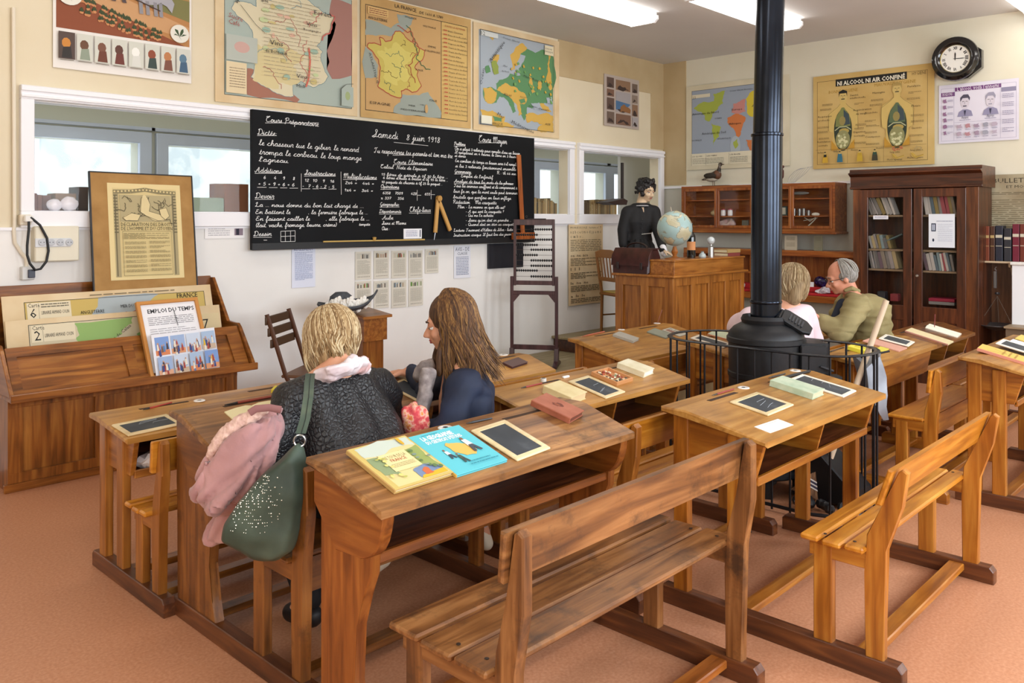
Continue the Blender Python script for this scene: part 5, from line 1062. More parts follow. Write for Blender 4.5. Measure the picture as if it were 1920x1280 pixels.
# hygiene poster
y0, y1, z0, z1 = onX(1752, 200).y, onX(1525, 200).y, 2.02, 2.985
s = Sheet(y1-y0, z1-z0, .006, noisy('poster card', [(.3, '#bf9c58'), (.6, '#cdae6c'), (.8, '#d5ba80')], nscale=2.5, rough=.8))
s.frame(.035, .06, .95, .955, .003, '#3f3420').rect(.20, .055, .79, .13, '#16150f').text('NI ALCOOL NI AIR CONFINÉ', .215, .122, .06, '#efe9d4', width=.56, off=.0015).text('HYGIENE', .83, .10, .045, '#5c4c26', width=.11)
s.text('BONNE HYGIENE', .14, .20, .045, '#a8842e', width=.25).text('MAUVAISE HYGIENE', .53, .175, .045, '#a8842e', width=.33)
for cx, dk in ((.265, 0), (.715, 1)):
    o = .02*dk
    s.poly([(cx-.13, .47-o), (cx-.12, .40-o), (cx-.05, .35-o), (cx-.025, .32-o), (cx-.025, .27-o), (cx+.025, .27-o), (cx+.025, .32-o), (cx+.05, .35-o), (cx+.12, .40-o), (cx+.13, .47-o), (cx+.12, .60), (cx+.09, .62), (cx+.09, .78), (cx-.09, .78), (cx-.09, .62), (cx-.12, .60)], '#cfb268')
    s.line([(cx-.13, .60), (cx-.125, .42-o), (cx-.05, .355-o), (cx-.025, .32-o)], .002, '#4a4228').line([(cx+.13, .60), (cx+.125, .42-o), (cx+.05, .355-o), (cx+.025, .32-o)], .002, '#4a4228')
    s.ring(cx, .24-o, .040, .060, '#cdb26c', 14).poly([(cx-.036, .25-o), (cx-.036, .19-o), (cx, .17-o), (cx+.036, .19-o), (cx+.036, .25-o), (cx+.028, .21-o), (cx-.028, .21-o)], '#1b1a14' if not dk else '#a98f50').line([(cx-.015, .27-o), (cx+.015, .27-o)], .009, '#2b2a20').line([(cx-.02, .235-o), (cx-.006, .235-o)], .004, '#2b2a20').line([(cx+.006, .235-o), (cx+.02, .235-o)], .004, '#2b2a20').line([(cx, .24-o), (cx-.002, .26-o)], .003, '#7a6a3c')
    s.ring(cx, .60, .078, .22, '#2e3a2c', 22).poly([(cx-.01, .36), (cx+.01, .36), (cx+.06, .46), (cx+.065, .56), (cx-.065, .56), (cx-.06, .46)], '#7c8048' if not dk else '#5a6a4a').poly([(cx+.005, .38), (cx+.05, .44), (cx+.062, .54), (cx+.01, .55)], '#3c4a50')
    s.ring(cx-.005, .50, .028, .05, '#94854c', 10).line([(cx-.07, .60), (cx-.03, .565), (cx+.03, .565), (cx+.07, .60)], .010, '#b3b58c').ring(cx+.01, .61, .045, .03, '#b09a50', 10).ring(cx, .70, .062, .10, '#8f8c5c', 16)
    rnd = random.Random(7+dk)
    for k in range(22): a, r = rnd.random()*6.28, rnd.random()**.5; s.ring(cx+.05*r*math.cos(a), .71+.075*r*math.sin(a), .012, .014, '#d3cfa0' if k % 3 else '#a8a878', 7, k % 8 == 0)
    s.poly([(cx-.10, .78), (cx-.10, .70), (cx-.075, .74), (cx-.04, .80), (cx+.04, .80), (cx+.075, .74), (cx+.10, .70), (cx+.10, .80), (cx-.10, .81)], '#c09030')
for tx, a, b, w in (('Santé', .33, .25, .07), ('intellectuelle', .33, .28, .13), ('Respiration', .05, .45, .12), ('profonde', .05, .49, .10), ('Régénération', .36, .41, .15), ('du sang', .38, .45, .08), ('Digestion', .36, .64, .10), ('normale', .365, .68, .09), ('Assimilation', .04, .72, .12), ('normale', .055, .76, .08), ('Méningite', .52, .25, .10), ('Paralysie', .80, .22, .10), ('Bronchite', .46, .45, .10), ('Phtisie', .83, .42, .07), ('Constipation', .46, .70, .12), ('Gastrite', .83, .64, .08),
        ('Enfant', .05, .835, .05), ('Enfant', .19, .83, .05), ('Homme', .34, .825, .06), ('Homme', .55, .82, .06), ('Sang riche', .66, .87, .08), ('Sang pauvre', .82, .86, .10), ('Muscle vigoureux', .64, .945, .12), ('Muscle dégénéré', .80, .935, .12)): s.text(tx, a, b, .026, '#2b2516', width=w)
for k, (a, b, w) in enumerate([(.09, .31, .09), (.07, .36, .1), (.05, .55, .10), (.05, .60, .09), (.06, .67, .09), (.37, .33, .08), (.38, .55, .09), (.37, .59, .08), (.37, .74, .10), (.51, .31, .1), (.5, .36, .1), (.46, .52, .09), (.47, .57, .11), (.46, .64, .1), (.47, .76, .11), (.81, .27, .1), (.8, .33, .1), (.83, .5, .1), (.83, .56, .1), (.82, .7, .11), (.83, .76, .09)]): s.para(a, b, a+w, b+.022, 2, '#6a5a34', .4, k)
s.line([(.035, .80), (.95, .80)], .002, '#3f3420')
for a in (.315, .615): s.line([(a, .80), (a, .955)], .002, '#3f3420')
for a, c1, c2 in ((.12, '#c9a030', '#26241c'), (.25, '#2f6a80', '#2f6a80'), (.42, '#c2a02e', '#c2a02e'), (.545, '#3d3a28', '#2b4a38')):
    s.poly([(a-.025, .94), (a-.02, .88), (a-.015, .85), (a+.015, .85), (a+.022, .89), (a+.025, .94)], c1).poly([(a-.015, .88), (a-.01, .85), (a+.012, .85), (a+.014, .88)], c2 if c2 != c1 else '#b8962c' if a > .4 else c1).ring(a, .838, .010, .016, '#cdb26c', 8).poly([(a-.012, .835), (a, .82), (a+.012, .835)], '#26241c')
for a, k in ((.68, 1), (.83, 0)):
    s.poly([(a, .87+.01), (a+.02, .88), (a+.05, .915), (a+.10, .895), (a+.10, .91), (a+.04, .935), (a+.015, .92)], '#c9a548').line([(a, .88), (a+.03, .925), (a+.10, .90)], .002, '#4a4228'); rnd = random.Random(k)
    for j in range(14): s.ring(a+.01+.08*rnd.random(), .815+.035*rnd.random(), .007, .008, '#b56a44' if k else '#b39a64', 6, j == 0)
s.build('wall_poster', 'yellow anatomy poster headed NI ALCOOL NI AIR CONFINÉ on the right wall', 'poster', M=MXw(y0, y1, z0, z1, 8.535))
# white alcohol poster
y0, y1, z0, z1 = onX(1910, 200).y, onX(1760, 200).y, 2.21, 2.76
s = Sheet(y1-y0, z1-z0, .003, '#dcd8e4'); pu, gy = '#6d3a74', '#8b87a0'
s.frame(.03, .06, .97, .96, .002, '#8d88a8').rect(.21, .06, .79, .125, pu).text("L'alcool, voilà l'ennemi", .24, .118, .055, '#e9e4ee', width=.52).rect(.03, .13, .21, .20, pu).text('BOISSONS', .05, .185, .04, '#e9e4ee', width=.13).rect(.79, .13, .97, .20, gy)
for cx, hair, ty in ((.34, '#4a4658', 'Avant'), (.66, '#9a97aa', 'Après')):
    s.poly([(cx-.10, .56), (cx-.08, .48), (cx-.03, .44), (cx+.03, .44), (cx+.08, .47), (cx+.10, .56)], '#8f8ba8').ring(cx, .33, .055, .10, '#d3ccd6', 16).poly([(cx-.06, .31), (cx-.06, .24), (cx-.02, .19), (cx+.04, .19), (cx+.065, .25), (cx+.058, .30), (cx+.04, .25), (cx-.03, .25)], hair).line([(cx-.025, .385), (cx+.02, .385)], .010, hair).line([(cx-.035, .31), (cx-.010, .305)], .004, '#333').line([(cx+.01, .305), (cx+.035, .31)], .004, '#333').line([(cx, .31), (cx-.004, .355)], .003, '#8a8496')
    s.poly([(cx-.015, .46), (cx+.015, .46), (cx, .56)], '#3a3850').text(ty, cx-.045, .60, .04, '#5a5670', width=.09).para(cx-.07, .615, cx+.07, .64, 1, '#8d89a4', .4, 1)
for k in range(6): s.poly(fract([(.06, .25+k*.11), (.10, .24+k*.11), (.11, .30+k*.11), (.07, .31+k*.11)], .2, 1, k), '#8f6a8c').para(.12, .26+k*.11, .19, .30+k*.11, 2, '#8d89a4', .4, k)
for r in range(2):
    for k in range(5): s.poly(fract([(.24+k*.11, .70+r*.13), (.30+k*.11, .69+r*.13), (.31+k*.11, .75+r*.13), (.25+k*.11, .76+r*.13)], .2, 2, k+r), ['#b3a0b0', '#b5848c', '#a08ca0', '#9a9aa8', '#b5a8b8'][k]).para(.24+k*.11, .78+r*.13, .31+k*.11, .80+r*.13, 1, '#8d89a4', .4, k)
for k in range(5): s.para(.81, .24+k*.14, .95, .32+k*.14, 3, '#8d89a4', .4, k)
s.line([(.21, .66), (.79, .66)], .002, '#8d88a8').line([(.21, .06), (.21, .96)], .002, '#8d88a8').line([(.79, .06), (.79, .96)], .002, '#8d88a8')
s.build('wall_poster', 'white and purple poster with two portraits, under the clock', 'poster', M=MXw(y0, y1, z0, z1, 8.54))
# clock
c = onX(1791, 110, 8.45); c.x = 8.45
t = thing('wall_clock', 'round black-framed wall clock with Roman numerals on the right wall', 'clock', c)
Mr = basis(c, -UY, UZ); lac = P('#0c0d10', .12, coat=.6)
m = MB(); m.lathe([(.125, .0), (.135, .022), (.155, .03), (.175, .022), (.20, .016), (.205, .0), (.195, -.06), (0, -.06)], (0, 0, 0), 40); m.bm.transform(Mr); m.build('case', lac, parent=t, smooth=True, ang=50)
m = MB(); m.prism([(-.02, -.20), (.10, -.19), (.215, -.10), (.215, .06), (.10, .15)], 'z', -.085, -.02, M=Mr); m.build('movement_box', lac, parent=t)
m = MB(); m.lathe([(.122, .0), (.132, .012), (.138, .006), (.134, .0)], (0, 0, 0), 40); m.bm.transform(Mr); m.build('brass_bezel', P('#a8975a', .25, .9), parent=t, smooth=True)
s = Sheet(.256, .256, .001, '#e6e4dc'); s.mb.bm.clear(); s.mb.use(P('#e6e4dc', .3)); s.z = .002
s.ring(.5, .5, .5, .5, P('#e9e7df', .25), 40)
for k, tx in enumerate(['XII', 'I', 'II', 'III', 'IIII', 'V', 'VI', 'VII', 'VIII', 'IX', 'X', 'XI']):
    a = -k*PI/6; r = .385; M2 = Matrix.Translation((math.sin(k*PI/6)*r*.256, math.cos(k*PI/6)*r*.256, .0032)) @ Matrix.Rotation(a, 4, 'Z') @ Matrix.Translation((0, -.013, 0)); s.mb.use(P('#1b1b1e', .5))
    text_into(s.mb.bm, tx, M2, .036, s.mb.cur, 0, .0012, .010*len(tx)+.004, 'CENTER')
s.build('dial', M=Matrix.Translation(-c) @ Mr, parent=t)
for nm_, a, l, w in (('hour_hand', .02, .062, .006), ('minute_hand', 1.62, .088, .004)):
    d = Vector((math.sin(a), math.cos(a), 0)); n_ = Vector((d.y, -d.x, 0)); MB().prism([tuple((-d*.015+n_*w*.6)[:2]), tuple((d*l*.7+n_*w)[:2]), tuple((d*l)[:2]), tuple((d*l*.7-n_*w)[:2]), tuple((-d*.015-n_*w*.6)[:2])], 'z', .004, .0055, M=Mr).build(nm_, P('#16161a', .4), parent=t)
# bulletin
y1 = onX(1836, 400).y; s = Sheet(1.1, .95, .004, noisy('bulletin paper', [(.3, '#938467'), (.5, '#a3977a'), (.7, '#b0a68a')], nscale=5, rough=.85))
s.text('BULLETIN SCOLAIRE', .10, .08, .06, '#2f2a1e', width=.62).text('ET MORAL', .2, .13, .035, '#2f2a1e', width=.2).para(.06, .17, .75, .20, 2, '#5e543e', .3, 1).para(.05, .24, .92, .90, 34, '#776c52', .3, 2)
s.build('bulletin_sheet', 'large aged printed sheet headed BULLETIN SCOLAIRE behind the row of books at right', 'poster', M=MXw(y1-1.1, y1, .95, 1.90, 8.54))
# ---------------------------------------------------------------- wall cabinet with collections
CB = wood3('cabinet oak', '#6d3410', '#94501e', '#ab6c30', rough=.35)
t = thing('wall_cabinet', 'glazed wooden wall cabinet of natural history objects, behind the stove pipe', 'cabinet', (8.38, 4.3, 1.37))
xa, xb, ya, yb_, z0, z1 = 8.24, 8.53, 3.43, 5.20, 1.37, 1.865
m = MB(); m.box(xa, xb, ya, yb_, z1-.03, z1, .003).box(xa, xb, ya, yb_, z0, z0+.03, .003).box(xa, xb, ya, ya+.025, z0, z1).box(xa, xb, yb_-.025, yb_, z0, z1).box(xb-.012, xb, ya, yb_, z0, z1); m.build('carcass', CB['y'], parent=t)
MB().box(xa-.02, xb, ya-.02, yb_+.02, z0-.025, z0, .006).build('base_moulding', CB['y'], parent=t)
for zz in (1.52, 1.70): MB().box(xa+.04, xb-.012, ya+.025, yb_-.025, zz, zz+.012).build('shelf', CB['y'], parent=t)
nd = 4; w = (yb_-ya-.05)/nd
for k in range(nd):
    a = ya+.025+k*w; m = MB(); f = .028
    m.box(xa-.012, xa+.008, a+.002, a+w-.002, z1-.03-f, z1-.03, .002).box(xa-.012, xa+.008, a+.002, a+w-.002, z0+.03, z0+.03+f, .002).box(xa-.012, xa+.008, a+.002, a+f, z0+.03, z1-.03, .002).box(xa-.012, xa+.008, a+w-f, a+w-.002, z0+.03, z1-.03, .002)
    dr = m.build('door', CB['z'], parent=t); MB().box(xa-.002, xa, a+f, a+w-f, z0+.03+f, z1-.03-f).build('pane', GLASS, parent=dr)
def item(name, label, cat, x, y, Xd, fn, group=None, z=None):
    p = onX(x, y, Xd)
    if z is not None: p.z = z
    t = thing(name, label, cat, p, group=group); fn(t, p); return t
S1, S2, S0 = 1.532, 1.712, 1.40
def jar(t, p):
    MB().lathe([(.024, 0), (.026, .004), (.026, .065), (0, .065)], p, 14).build('glass', P('#d9dcdc', .2), parent=t, smooth=True); MB().lathe([(.024, .065), (.024, .078), (0, .078)], p, 14).build('red_lid', P('#a0262c', .4), parent=t)
    MB().lathe([(.0265, .01), (.0268, .011), (.0268, .05), (.0265, .051)], p, 14).build('white_label', P('#e9e7e4', .7), parent=t)
item('specimen_jar', 'left of two small red-lidded jars in the wall cabinet', 'jar', 1356, 395, 8.36, jar, 'red-lidded jars', S1-.0)
item('specimen_jar', 'right of two small red-lidded jars in the wall cabinet', 'jar', 1369, 395, 8.36, jar, 'red-lidded jars', S1)
item('gourd', 'small pale round gourd in the left part of the wall cabinet', 'gourd', 1338, 395, 8.36, lambda t, p: (MB().ell(p+Vector((0, 0, .032)), (.034, .034, .032), 14).build('body', P('#b39d74', .6), parent=t, smooth=True), MB().tube([p+Vector((0, 0, .06)), p+Vector((.005, 0, .085))], [.006, .003], 6).build('stem', P('#8d744a', .6), parent=t)), z=S1)
def rock(name, label, x, y, Xd, r, col, z, seed=0, jag=.5, cat='rock', group=None):
    p = onX(x, y, Xd); p.z = z; m = MB(); m.ell((0, 0, r[2]*.9), r, 14)
    for v in m.bm.verts: v.co += Vector(noise.noise_vector(v.co*(14)+Vector((seed*3.1, 0, 0))))*r[2]*jag; v.co.z = max(v.co.z, 0)
    for v in m.bm.verts: v.co += p
    return solo(m, name, label, cat, group=group, mat=col if not isinstance(col, str) else P(col, .6))
rock('seashell', 'large pink and cream seashell on the bottom shelf of the wall cabinet', 1364, 425, 8.36, (.05, .10, .05), noisy('shell', [(.4, '#c9b3a8'), (.6, '#b58a88')], nscale=12, rough=.35), S0, 2, .6, 'shell')
for k, (x, sd) in enumerate(((1320, 3), (1333, 4), (1311, 5))): rock('shell', ['middle small shell at the left end of the wall cabinet', 'small shell nearest the pink shell in the wall cabinet', 'leftmost small shell in the wall cabinet'][k], x, 425, 8.36, (.02, .028, .014), '#b5a68e', S0, sd, .6, 'shell', 'small shells')
for k, x in enumerate((1490, 1500, 1508)): rock('bone', ['left of three small pale bones in the wall cabinet', 'middle of three small pale bones in the wall cabinet', 'right of three small pale bones in the wall cabinet'][k], x, 425, 8.36, (.016, .022, .012), '#cfc8b5', S0, k+8, .8, 'bone', 'small bones')
def skull(t, p):
    MB().ell(p+Vector((0, -.03, .145)), (.02, .045, .02), 12).build('skull', P('#cfc9b8', .5), parent=t, smooth=True)
    m = MB(); m.tube([p+Vector((0, .06, .0)), p+Vector((0, .045, .03)), p+Vector((0, .0, .07)), p+Vector((0, -.03, .10)), p+Vector((0, -.02, .14))], .006, 6).tube([p+Vector((0, .09, .115)), p+Vector((0, .03, .075)), p+Vector((0, -.02, .11))], .005, 6).tube([p+Vector((0, -.05, .11)), p+Vector((0, .05, .09)), p+Vector((0, .10, .08))], .004, 6); m.build('bones', P('#c4bda8', .5), parent=t, smooth=True)
item('bird_skeleton', 'small pale bird skeleton at the right end of the wall cabinet', 'skeleton', 1524, 423, 8.36, skull, z=S0)
for k, x in enumerate((1489, 1499, 1507, 1516)):
    item('metal_measure', ['leftmost of four small tin measures in the wall cabinet', 'second from the left of the tin measures', 'third from the left of the tin measures', 'rightmost and shortest of the tin measures'][k], 'measure', x, 395, 8.36, lambda t, p, h=(.075, .072, .075, .055)[k]: (MB().lathe([(.016, 0), (.018, h), (.020, h+.002), (.016, h+.002), (.014, .004), (0, .004)], p, 14).build('cup', P('#8f8f8c', .3, .8), parent=t, smooth=True), MB().tube([p+Vector((0, -.018, h*.8)), p+Vector((0, -.030, h*.6)), p+Vector((0, -.018, h*.3))], .002, 5).build('handle', P('#8f8f8c', .3, .8), parent=t)), 'tin measures', S1)
solo(MB().use(P('#3a4a44', .5)).box(8.34, 8.36, onX(1469, 390, 8.35).y-.04, onX(1469, 390, 8.35).y+.04, S1, S1+.10).use(P('#b9b4a2', .6)).box(8.337, 8.34, onX(1469, 390, 8.35).y-.028, onX(1469, 390, 8.35).y+.028, S1+.015, S1+.085), 'framed_specimen', 'small framed specimen card just right of the stove pipe in the wall cabinet', 'frame')
solo(MB().use(P('#6c6a5c', .6)).box(8.34, 8.37, onX(1397, 420, 8.35).y-.035, onX(1397, 420, 8.35).y+.035, S0, S0+.085, .003), 'specimen_box', 'grey upright box beside the pink shell in the wall cabinet', 'box')
solo(MB().use(P('#9a9890', .35)).ell(onX(1500, 362, 8.38), (.03, .10, .018), 14), 'stuffed_fish', 'long pale fish specimen on the top shelf of the wall cabinet', 'specimen', smooth=True)
# duck
def duck(name, label, x, y, X, brown=True, flip=1):
    p = onX(x, y, X); p.z = 1.905
    t = thing(name, label, 'stuffed bird', p-Vector((0, 0, .03))); F = Vector((0, -1, 0))*flip; U = UZ
    m = MB(); m.cap(p+F*.03+U*.085, .052, p-F*.06+U*.065, .038).cap(p+F*.06+U*.11, .032, p+F*.075+U*.18, .017).ell(p+F*.085+U*.205, (.02, .03, .022), 12).cap(p-F*.06+U*.06, .03, p-F*.15+U*.035, .008)
    dk = noisy('duck feathers', [(.40, '#20190f'), (.5, '#3a2a1c'), (.62, '#8b8378')], nscale=16, rough=.6)
    b_ = bake(m.build('body', dk, parent=t), .008, 5)
    MB().ell(p+F*.045+U*.09, (.050, .048, .055), 14).build('breast', P('#5f3b26', .6), parent=t, smooth=True)
    MB().ell(p-F*.02+U*.04, (.045, .075, .03), 14).build('belly', P('#b3aa9a', .7), parent=t, smooth=True)
    MB().ell(p+F*.115+U*.203, (.008, .022, .006), 8).build('beak', P('#5c4a38', .4), parent=t, smooth=True)
    for s_ in (-1, 1): MB().ell(p+Vector((.045*s_, .02*flip, .08)), (.012, .085, .032), 10).build('wing', P('#2b241c', .6), parent=t, smooth=True); MB().tube([p+Vector((.018*s_, 0, .03)), p+Vector((.018*s_, 0, -.03))], .004, 5).build('leg', P('#6d5a40', .6), parent=t)
    return t
duck('stuffed_duck', 'stuffed brown duck standing on top of the wall cabinet', 1338, 345, 8.38)
solo(MB().box(8.33, 8.44, onX(1338, 345, 8.38).y-.2, onX(1338, 345, 8.38).y+.12, 1.866, 1.874), 'duck_board', 'thin mounting board under the stuffed duck', 'board', mat=P('#5a4a30', .7))
p = onX(1466, 345, 8.40); p.z = 1.867; t = thing('stuffed_bird', 'dark red-brown stuffed bird standing just right of the stove pipe', 'stuffed bird', p)
bake(MB().cap(p+Vector((0, .01, .08)), .03, p+Vector((0, 0, .14)), .022).cap(p+Vector((0, .02, .06)), .02, p+Vector((0, .05, .02)), .008).ell(p+Vector((0, -.01, .185)), .018, 10).build('body', P('#4a1f1a', .6), parent=t), .006, 4); MB().tube([p+Vector((0, 0, .06)), p], .004, 5).build('leg', P('#3a3028', .6), parent=t); MB().box(p.x-.03, p.x+.03, p.y-.04, p.y+.04, 1.866, 1.872).build('stand', P('#3a3028', .6), parent=t)
p = onX(1485, 345, 8.42); t = thing('glass_swan', 'faint clear wire-and-glass bird ornament on top of the wall cabinet', 'ornament', (p.x, p.y, 1.866)); wi = P('#b9bcc0', .3, .3)
for k in range(7): a = k*.28; MB().tube([(p.x, p.y+.05-.01*k, 1.87), (p.x, p.y+.03-.03*k, 1.94+.006*k), (p.x, p.y-.03-.03*k, 2.0+.01*k*(1-k*.05)), (p.x, p.y-.10-.012*k, 2.03)], .0018, 4).build('wing_wire', wi, parent=t)
MB().box(p.x-.04, p.x+.04, p.y-.03, p.y+.08, 1.866, 1.871).build('stand', wi, parent=t)
# ---------------------------------------------------------------- display shelf below
t = thing('display_shelf', 'long low wooden display shelf with red cloth and minerals below the wall cabinet', 'shelf', (8.36, 4.2, .64))
xa, xb, ya, yb_ = 8.2, 8.53, 3.21, 5.15
MB().box(xa, xb, ya, yb_, 1.115, 1.175, .004).build('top_board', CB['y'], parent=t); MB().box(xa, xb, ya, yb_, .655, .72, .004).build('bottom_board', CB['y'], parent=t)
MB().box(xb-.015, xb, ya, yb_, .72, 1.115).build('back_panel', CB['z'], parent=t); MB().box(xa, xb, yb_-.03, yb_, .72, 1.115).build('end_board', CB['z'], parent=t)
MB().box(xa+.03, xb-.02, 3.3, 4.85, .72, .745, .006).build('red_cloth', P('#b01c22', .8), parent=t)
MB().box(8.33, 8.50, 3.3, 4.85, .745, .80, .006).build('red_step', P('#b01c22', .8), parent=t)
m = MB(); a0, a1 = onX(1412, 500, 8.2).y, onX(1380, 500, 8.2).y+.2
m.box(xa-.004, xa+.014, a0, a0+.035, .72, 1.115, .002).box(xa-.004, xa+.014, a1-.03, a1, .72, 1.115, .002); m.box(xa-.004, xa+.014, a0, a1, .92, .94, .002).build('glazing_frame', CB['z'], parent=t)
rock('mineral', 'purple amethyst geode on the display shelf', 1540, 522, 8.40, (.05, .075, .055), noisy('amethyst', [(.4, '#1d1430'), (.6, '#3d2f68')], nscale=30, rough=.2), .80, 3, .4, 'mineral')
rock('mineral', 'clear pale crystal cluster lying on red cloth on the display shelf', 1543, 545, 8.27, (.04, .08, .035), noisy('quartz', [(.4, '#b5a9b0'), (.6, '#e0d8dc')], nscale=30, rough=.2), .745, 7, 1.1, 'mineral')
rock('mineral', 'brown rough stone at the front of the display shelf', 1499, 540, 8.27, (.04, .075, .032), noisy('stone', [(.4, '#5f4a3c'), (.6, '#8f7b68')], nscale=20, rough=.9), .745, 9, .6, 'mineral')
rock('mineral', 'grey rough stone at the back of the display shelf, beside the white card', 1502, 520, 8.40, (.04, .07, .035), noisy('stone2', [(.4, '#6c5f52'), (.6, '#958a7c')], nscale=20, rough=.9), .80, 12, .6, 'mineral')
rock('mineral', 'white mineral on red cloth at the left end of the display shelf', 1391, 540, 8.30, (.03, .05, .04), '#c9c6c4', .745, 15, .8, 'mineral')
a = onX(1521, 522, 8.36).y; solo(MB().box(8.34, 8.345, a-.035, a+.035, .80, .85), 'name_card', 'blank white card between the minerals on the display shelf', 'card', mat=WHITEP)
for x0, x1, y0, lb, cc in ((1472, 1495, 438, 'cream printed card standing on the display shelf, nearest the stove pipe', '#b5aa94'), (1527, 1543, 440, 'green-grey booklet standing on the display shelf, right of the cream card', '#7d7a64')):
    a, c = onX(x1, 460, 8.3).y, onX(x0, 460, 8.3).y; s = Sheet(c-a, .15, .01, cc); s.para(.15, .1, .85, .35, 3, '#6f6756', .4, 1).para(.15, .5, .85, .8, 4, '#8a8270', .3, 2); s.build('standing_card', lb, 'card', M=MXw(a, c, 1.176, 1.326, 8.30))
# ---------------------------------------------------------------- bookcase
t = thing('bookcase', 'tall dark wooden bookcase with two glazed doors against the right wall', 'bookcase', (8.3, 2.64, 0))
xa, xb, ya, yb_ = 8.10, 8.50, 2.10, 3.19
m = MB(); m.box(xa, xb, ya, ya+.03, .0, 1.86).box(xa, xb, yb_-.03, yb_, .0, 1.86).box(xb-.015, xb, ya, yb_, 0, 1.86).box(xa+.0, xb, ya, yb_, .0, .12).box(xa, xb, ya, yb_, 1.80, 1.86).box(xa+.02, xb, ya, yb_, .55, .575); m.build('carcass', DARK['z'], parent=t)
m = MB(); m.prism([(xa-.0, 1.78), (xa-.02, 1.785), (xa-.02, 1.80), (xa-.005, 1.805), (xa-.005, 1.90), (xa-.06, 1.925), (xa-.06, 1.935), (xa-.02, 1.94), (xa-.02, 1.97), (xb, 1.97), (xb, 1.78)], 'y', ya-.03, yb_+.03, bev=.002); m.build('cornice', DARK['y'], parent=t)
ym = (ya+yb_)/2; zg0, zg1 = .575+.12, 1.70
for k, (a, c) in enumerate(((ym+.008, yb_-.065), (ya+.10, ym-.008))):
    m = MB(); f = .075
    m.box(xa-.018, xa+.005, a, c, 1.70, 1.775, .003).box(xa-.018, xa+.005, a, c, .565, .70, .003).box(xa-.018, xa+.005, a, c, .12, .22, .003).box(xa-.018, xa+.005, a, a+f, .12, 1.775, .003).box(xa-.018, xa+.005, c-f, c, .12, 1.775, .003).box(xa-.006, xa+.002, a+f, c-f, .22, .565)
    d = m.build('door', DARK['z'], parent=t); MB().box(xa-.004, xa-.001, a+f, c-f, .70, 1.70).build('pane', GLASS, parent=d)
    if k == 1: MB().lathe([(.008, 0), (.008, .01), (.014, .02), (.008, .028), (0, .028)], (xa-.018, c-.035, .98), 12, M=Matrix.Rotation(-PI/2, 3, 'Y')).build('knob', P('#b9b4ac', .2, .8), parent=d)
stw = wood('dark stile', '#3a1d0d', '#5f3316', '#7a4520', 'z')
for a, c in ((ya, ya+.10), (yb_-.065, yb_)): MB().box(xa-.012, xa+.0, a, c, .0, 1.78, .002).build('stile', stw, parent=t)
ZS = [1.445, 1.17, .965, .70]
zs1 = onX(1640, 403, 8.15).z; zs2 = onX(1640, 466, 8.15).z; zs3 = onX(1640, 503, 8.15).z; zs4 = .705
for zz in (zs1, zs2, zs3): MB().box(xa+.03, xb-.015, ya+.03, yb_-.03, zz-.018, zz).build('shelf', P('#7f6a50', .5), parent=t)
bc = ['#8d8580', '#6d6862', '#8b3f44', '#a39c94', '#5a5652', '#7a6f60', '#4c5a60', '#77706a', '#9c8a62', '#3f4a4c', '#8f8b86', '#5c4a50', '#6e7f80', '#b5aea4', '#7c6a3c']
def row(y_hi, y_lo, z, hmin, hmax, lean, cols, where, X=8.14, thick=(.016, .034), seed=0, group='books in the bookcase'):
    rnd = random.Random(seed); y = y_hi; k = 0
    while y > y_lo+.02:
        th = rnd.uniform(*thick); h = rnd.uniform(hmin, hmax); d = rnd.uniform(.11, .15); a = lean*rnd.uniform(.8, 1.15)
        M_ = Matrix.Translation((X, y, z)) @ Matrix.Rotation(a, 4, 'X'); m = MB(); c = cols[rnd.randrange(len(cols))]
        m.use(P(c, .6)).box(0, d, -th, 0, 0, h, .002, M=M_); m.use(P('#cfc4a4', .8)).box(.004, d-.004, -th+.003, -.003, h, h+.0006, M=M_)
        lum = sum(lin(c)[:3]); cn = 'red' if lin(c)[0] > 2*lin(c)[1] else 'tan' if lin(c)[0] > 1.6*lin(c)[2] and lum > .6 else 'dark' if lum < .35 else 'grey'
        solo(m, 'book', 'worn book'+(', ' + where), 'book', group=group+' '+where)
        y -= th/math.cos(a)+.002; k += 1
gy0, gy1 = yb_-.15, ym+.09; ry0, ry1 = ym-.095, ya+.185
row(gy0+.0, gy1+.06, zs1, .17, .20, -.42, bc, 'leaning on the top shelf behind the left door', seed=1)
row(ry0, ry1, zs1, .19, .22, -.18, bc, 'leaning on the top shelf behind the right door', seed=2)
row(gy0, gy1+.10, zs2, .10, .14, -.25, bc, 'on the second shelf behind the left door', seed=3)
row(gy0, gy1+.03, zs3, .155, .18, -.20, bc, 'on the third shelf behind the left door', seed=4)
row(ry0, ry1+.02, zs3, .14, .17, -.20, bc, 'on the third shelf behind the right door', seed=5)
M_ = Matrix.Translation((8.19, gy1+.10, zs2+.10)) @ Matrix.Rotation(-.42, 4, 'X'); m = MB(); m.use(P('#4a5c5c', .6)).box(-.05, .05, -.09, .09, 0, .012, M=M_); solo(m, 'slanting_book', 'grey-green book lying slanted across others behind the left door', 'book')
for k, (lb, c, z) in enumerate((('grey book at the bottom of the flat pile behind the right door', '#77726c', 0), ('crimson book on top of the flat pile behind the right door', '#8a1c34', .03))):
    solo(MB().use(P(c, .5)).box(8.15, 8.32, ry0-.24, ry0-.02, .72+z, .72+z+.028, .003), 'book', lb, 'book', group='flat pile in the bookcase')
for k, (lb, c, y) in enumerate((('dark upright book in the bottom left of the bookcase', '#26282c', gy0-.05), ('red book in the bottom left of the bookcase', '#8a3034', gy0-.15), ('black camera-like box in the bottom left of the bookcase', '#1d1f24', gy0-.02))):
    solo(MB().use(P(c, .5)).box(8.16+.05*k, 8.24+.05*k, y-.07, y, .72, .72+.09-.02*k, .004), 'box' if k == 2 else 'book', lb, 'box' if k == 2 else 'book')
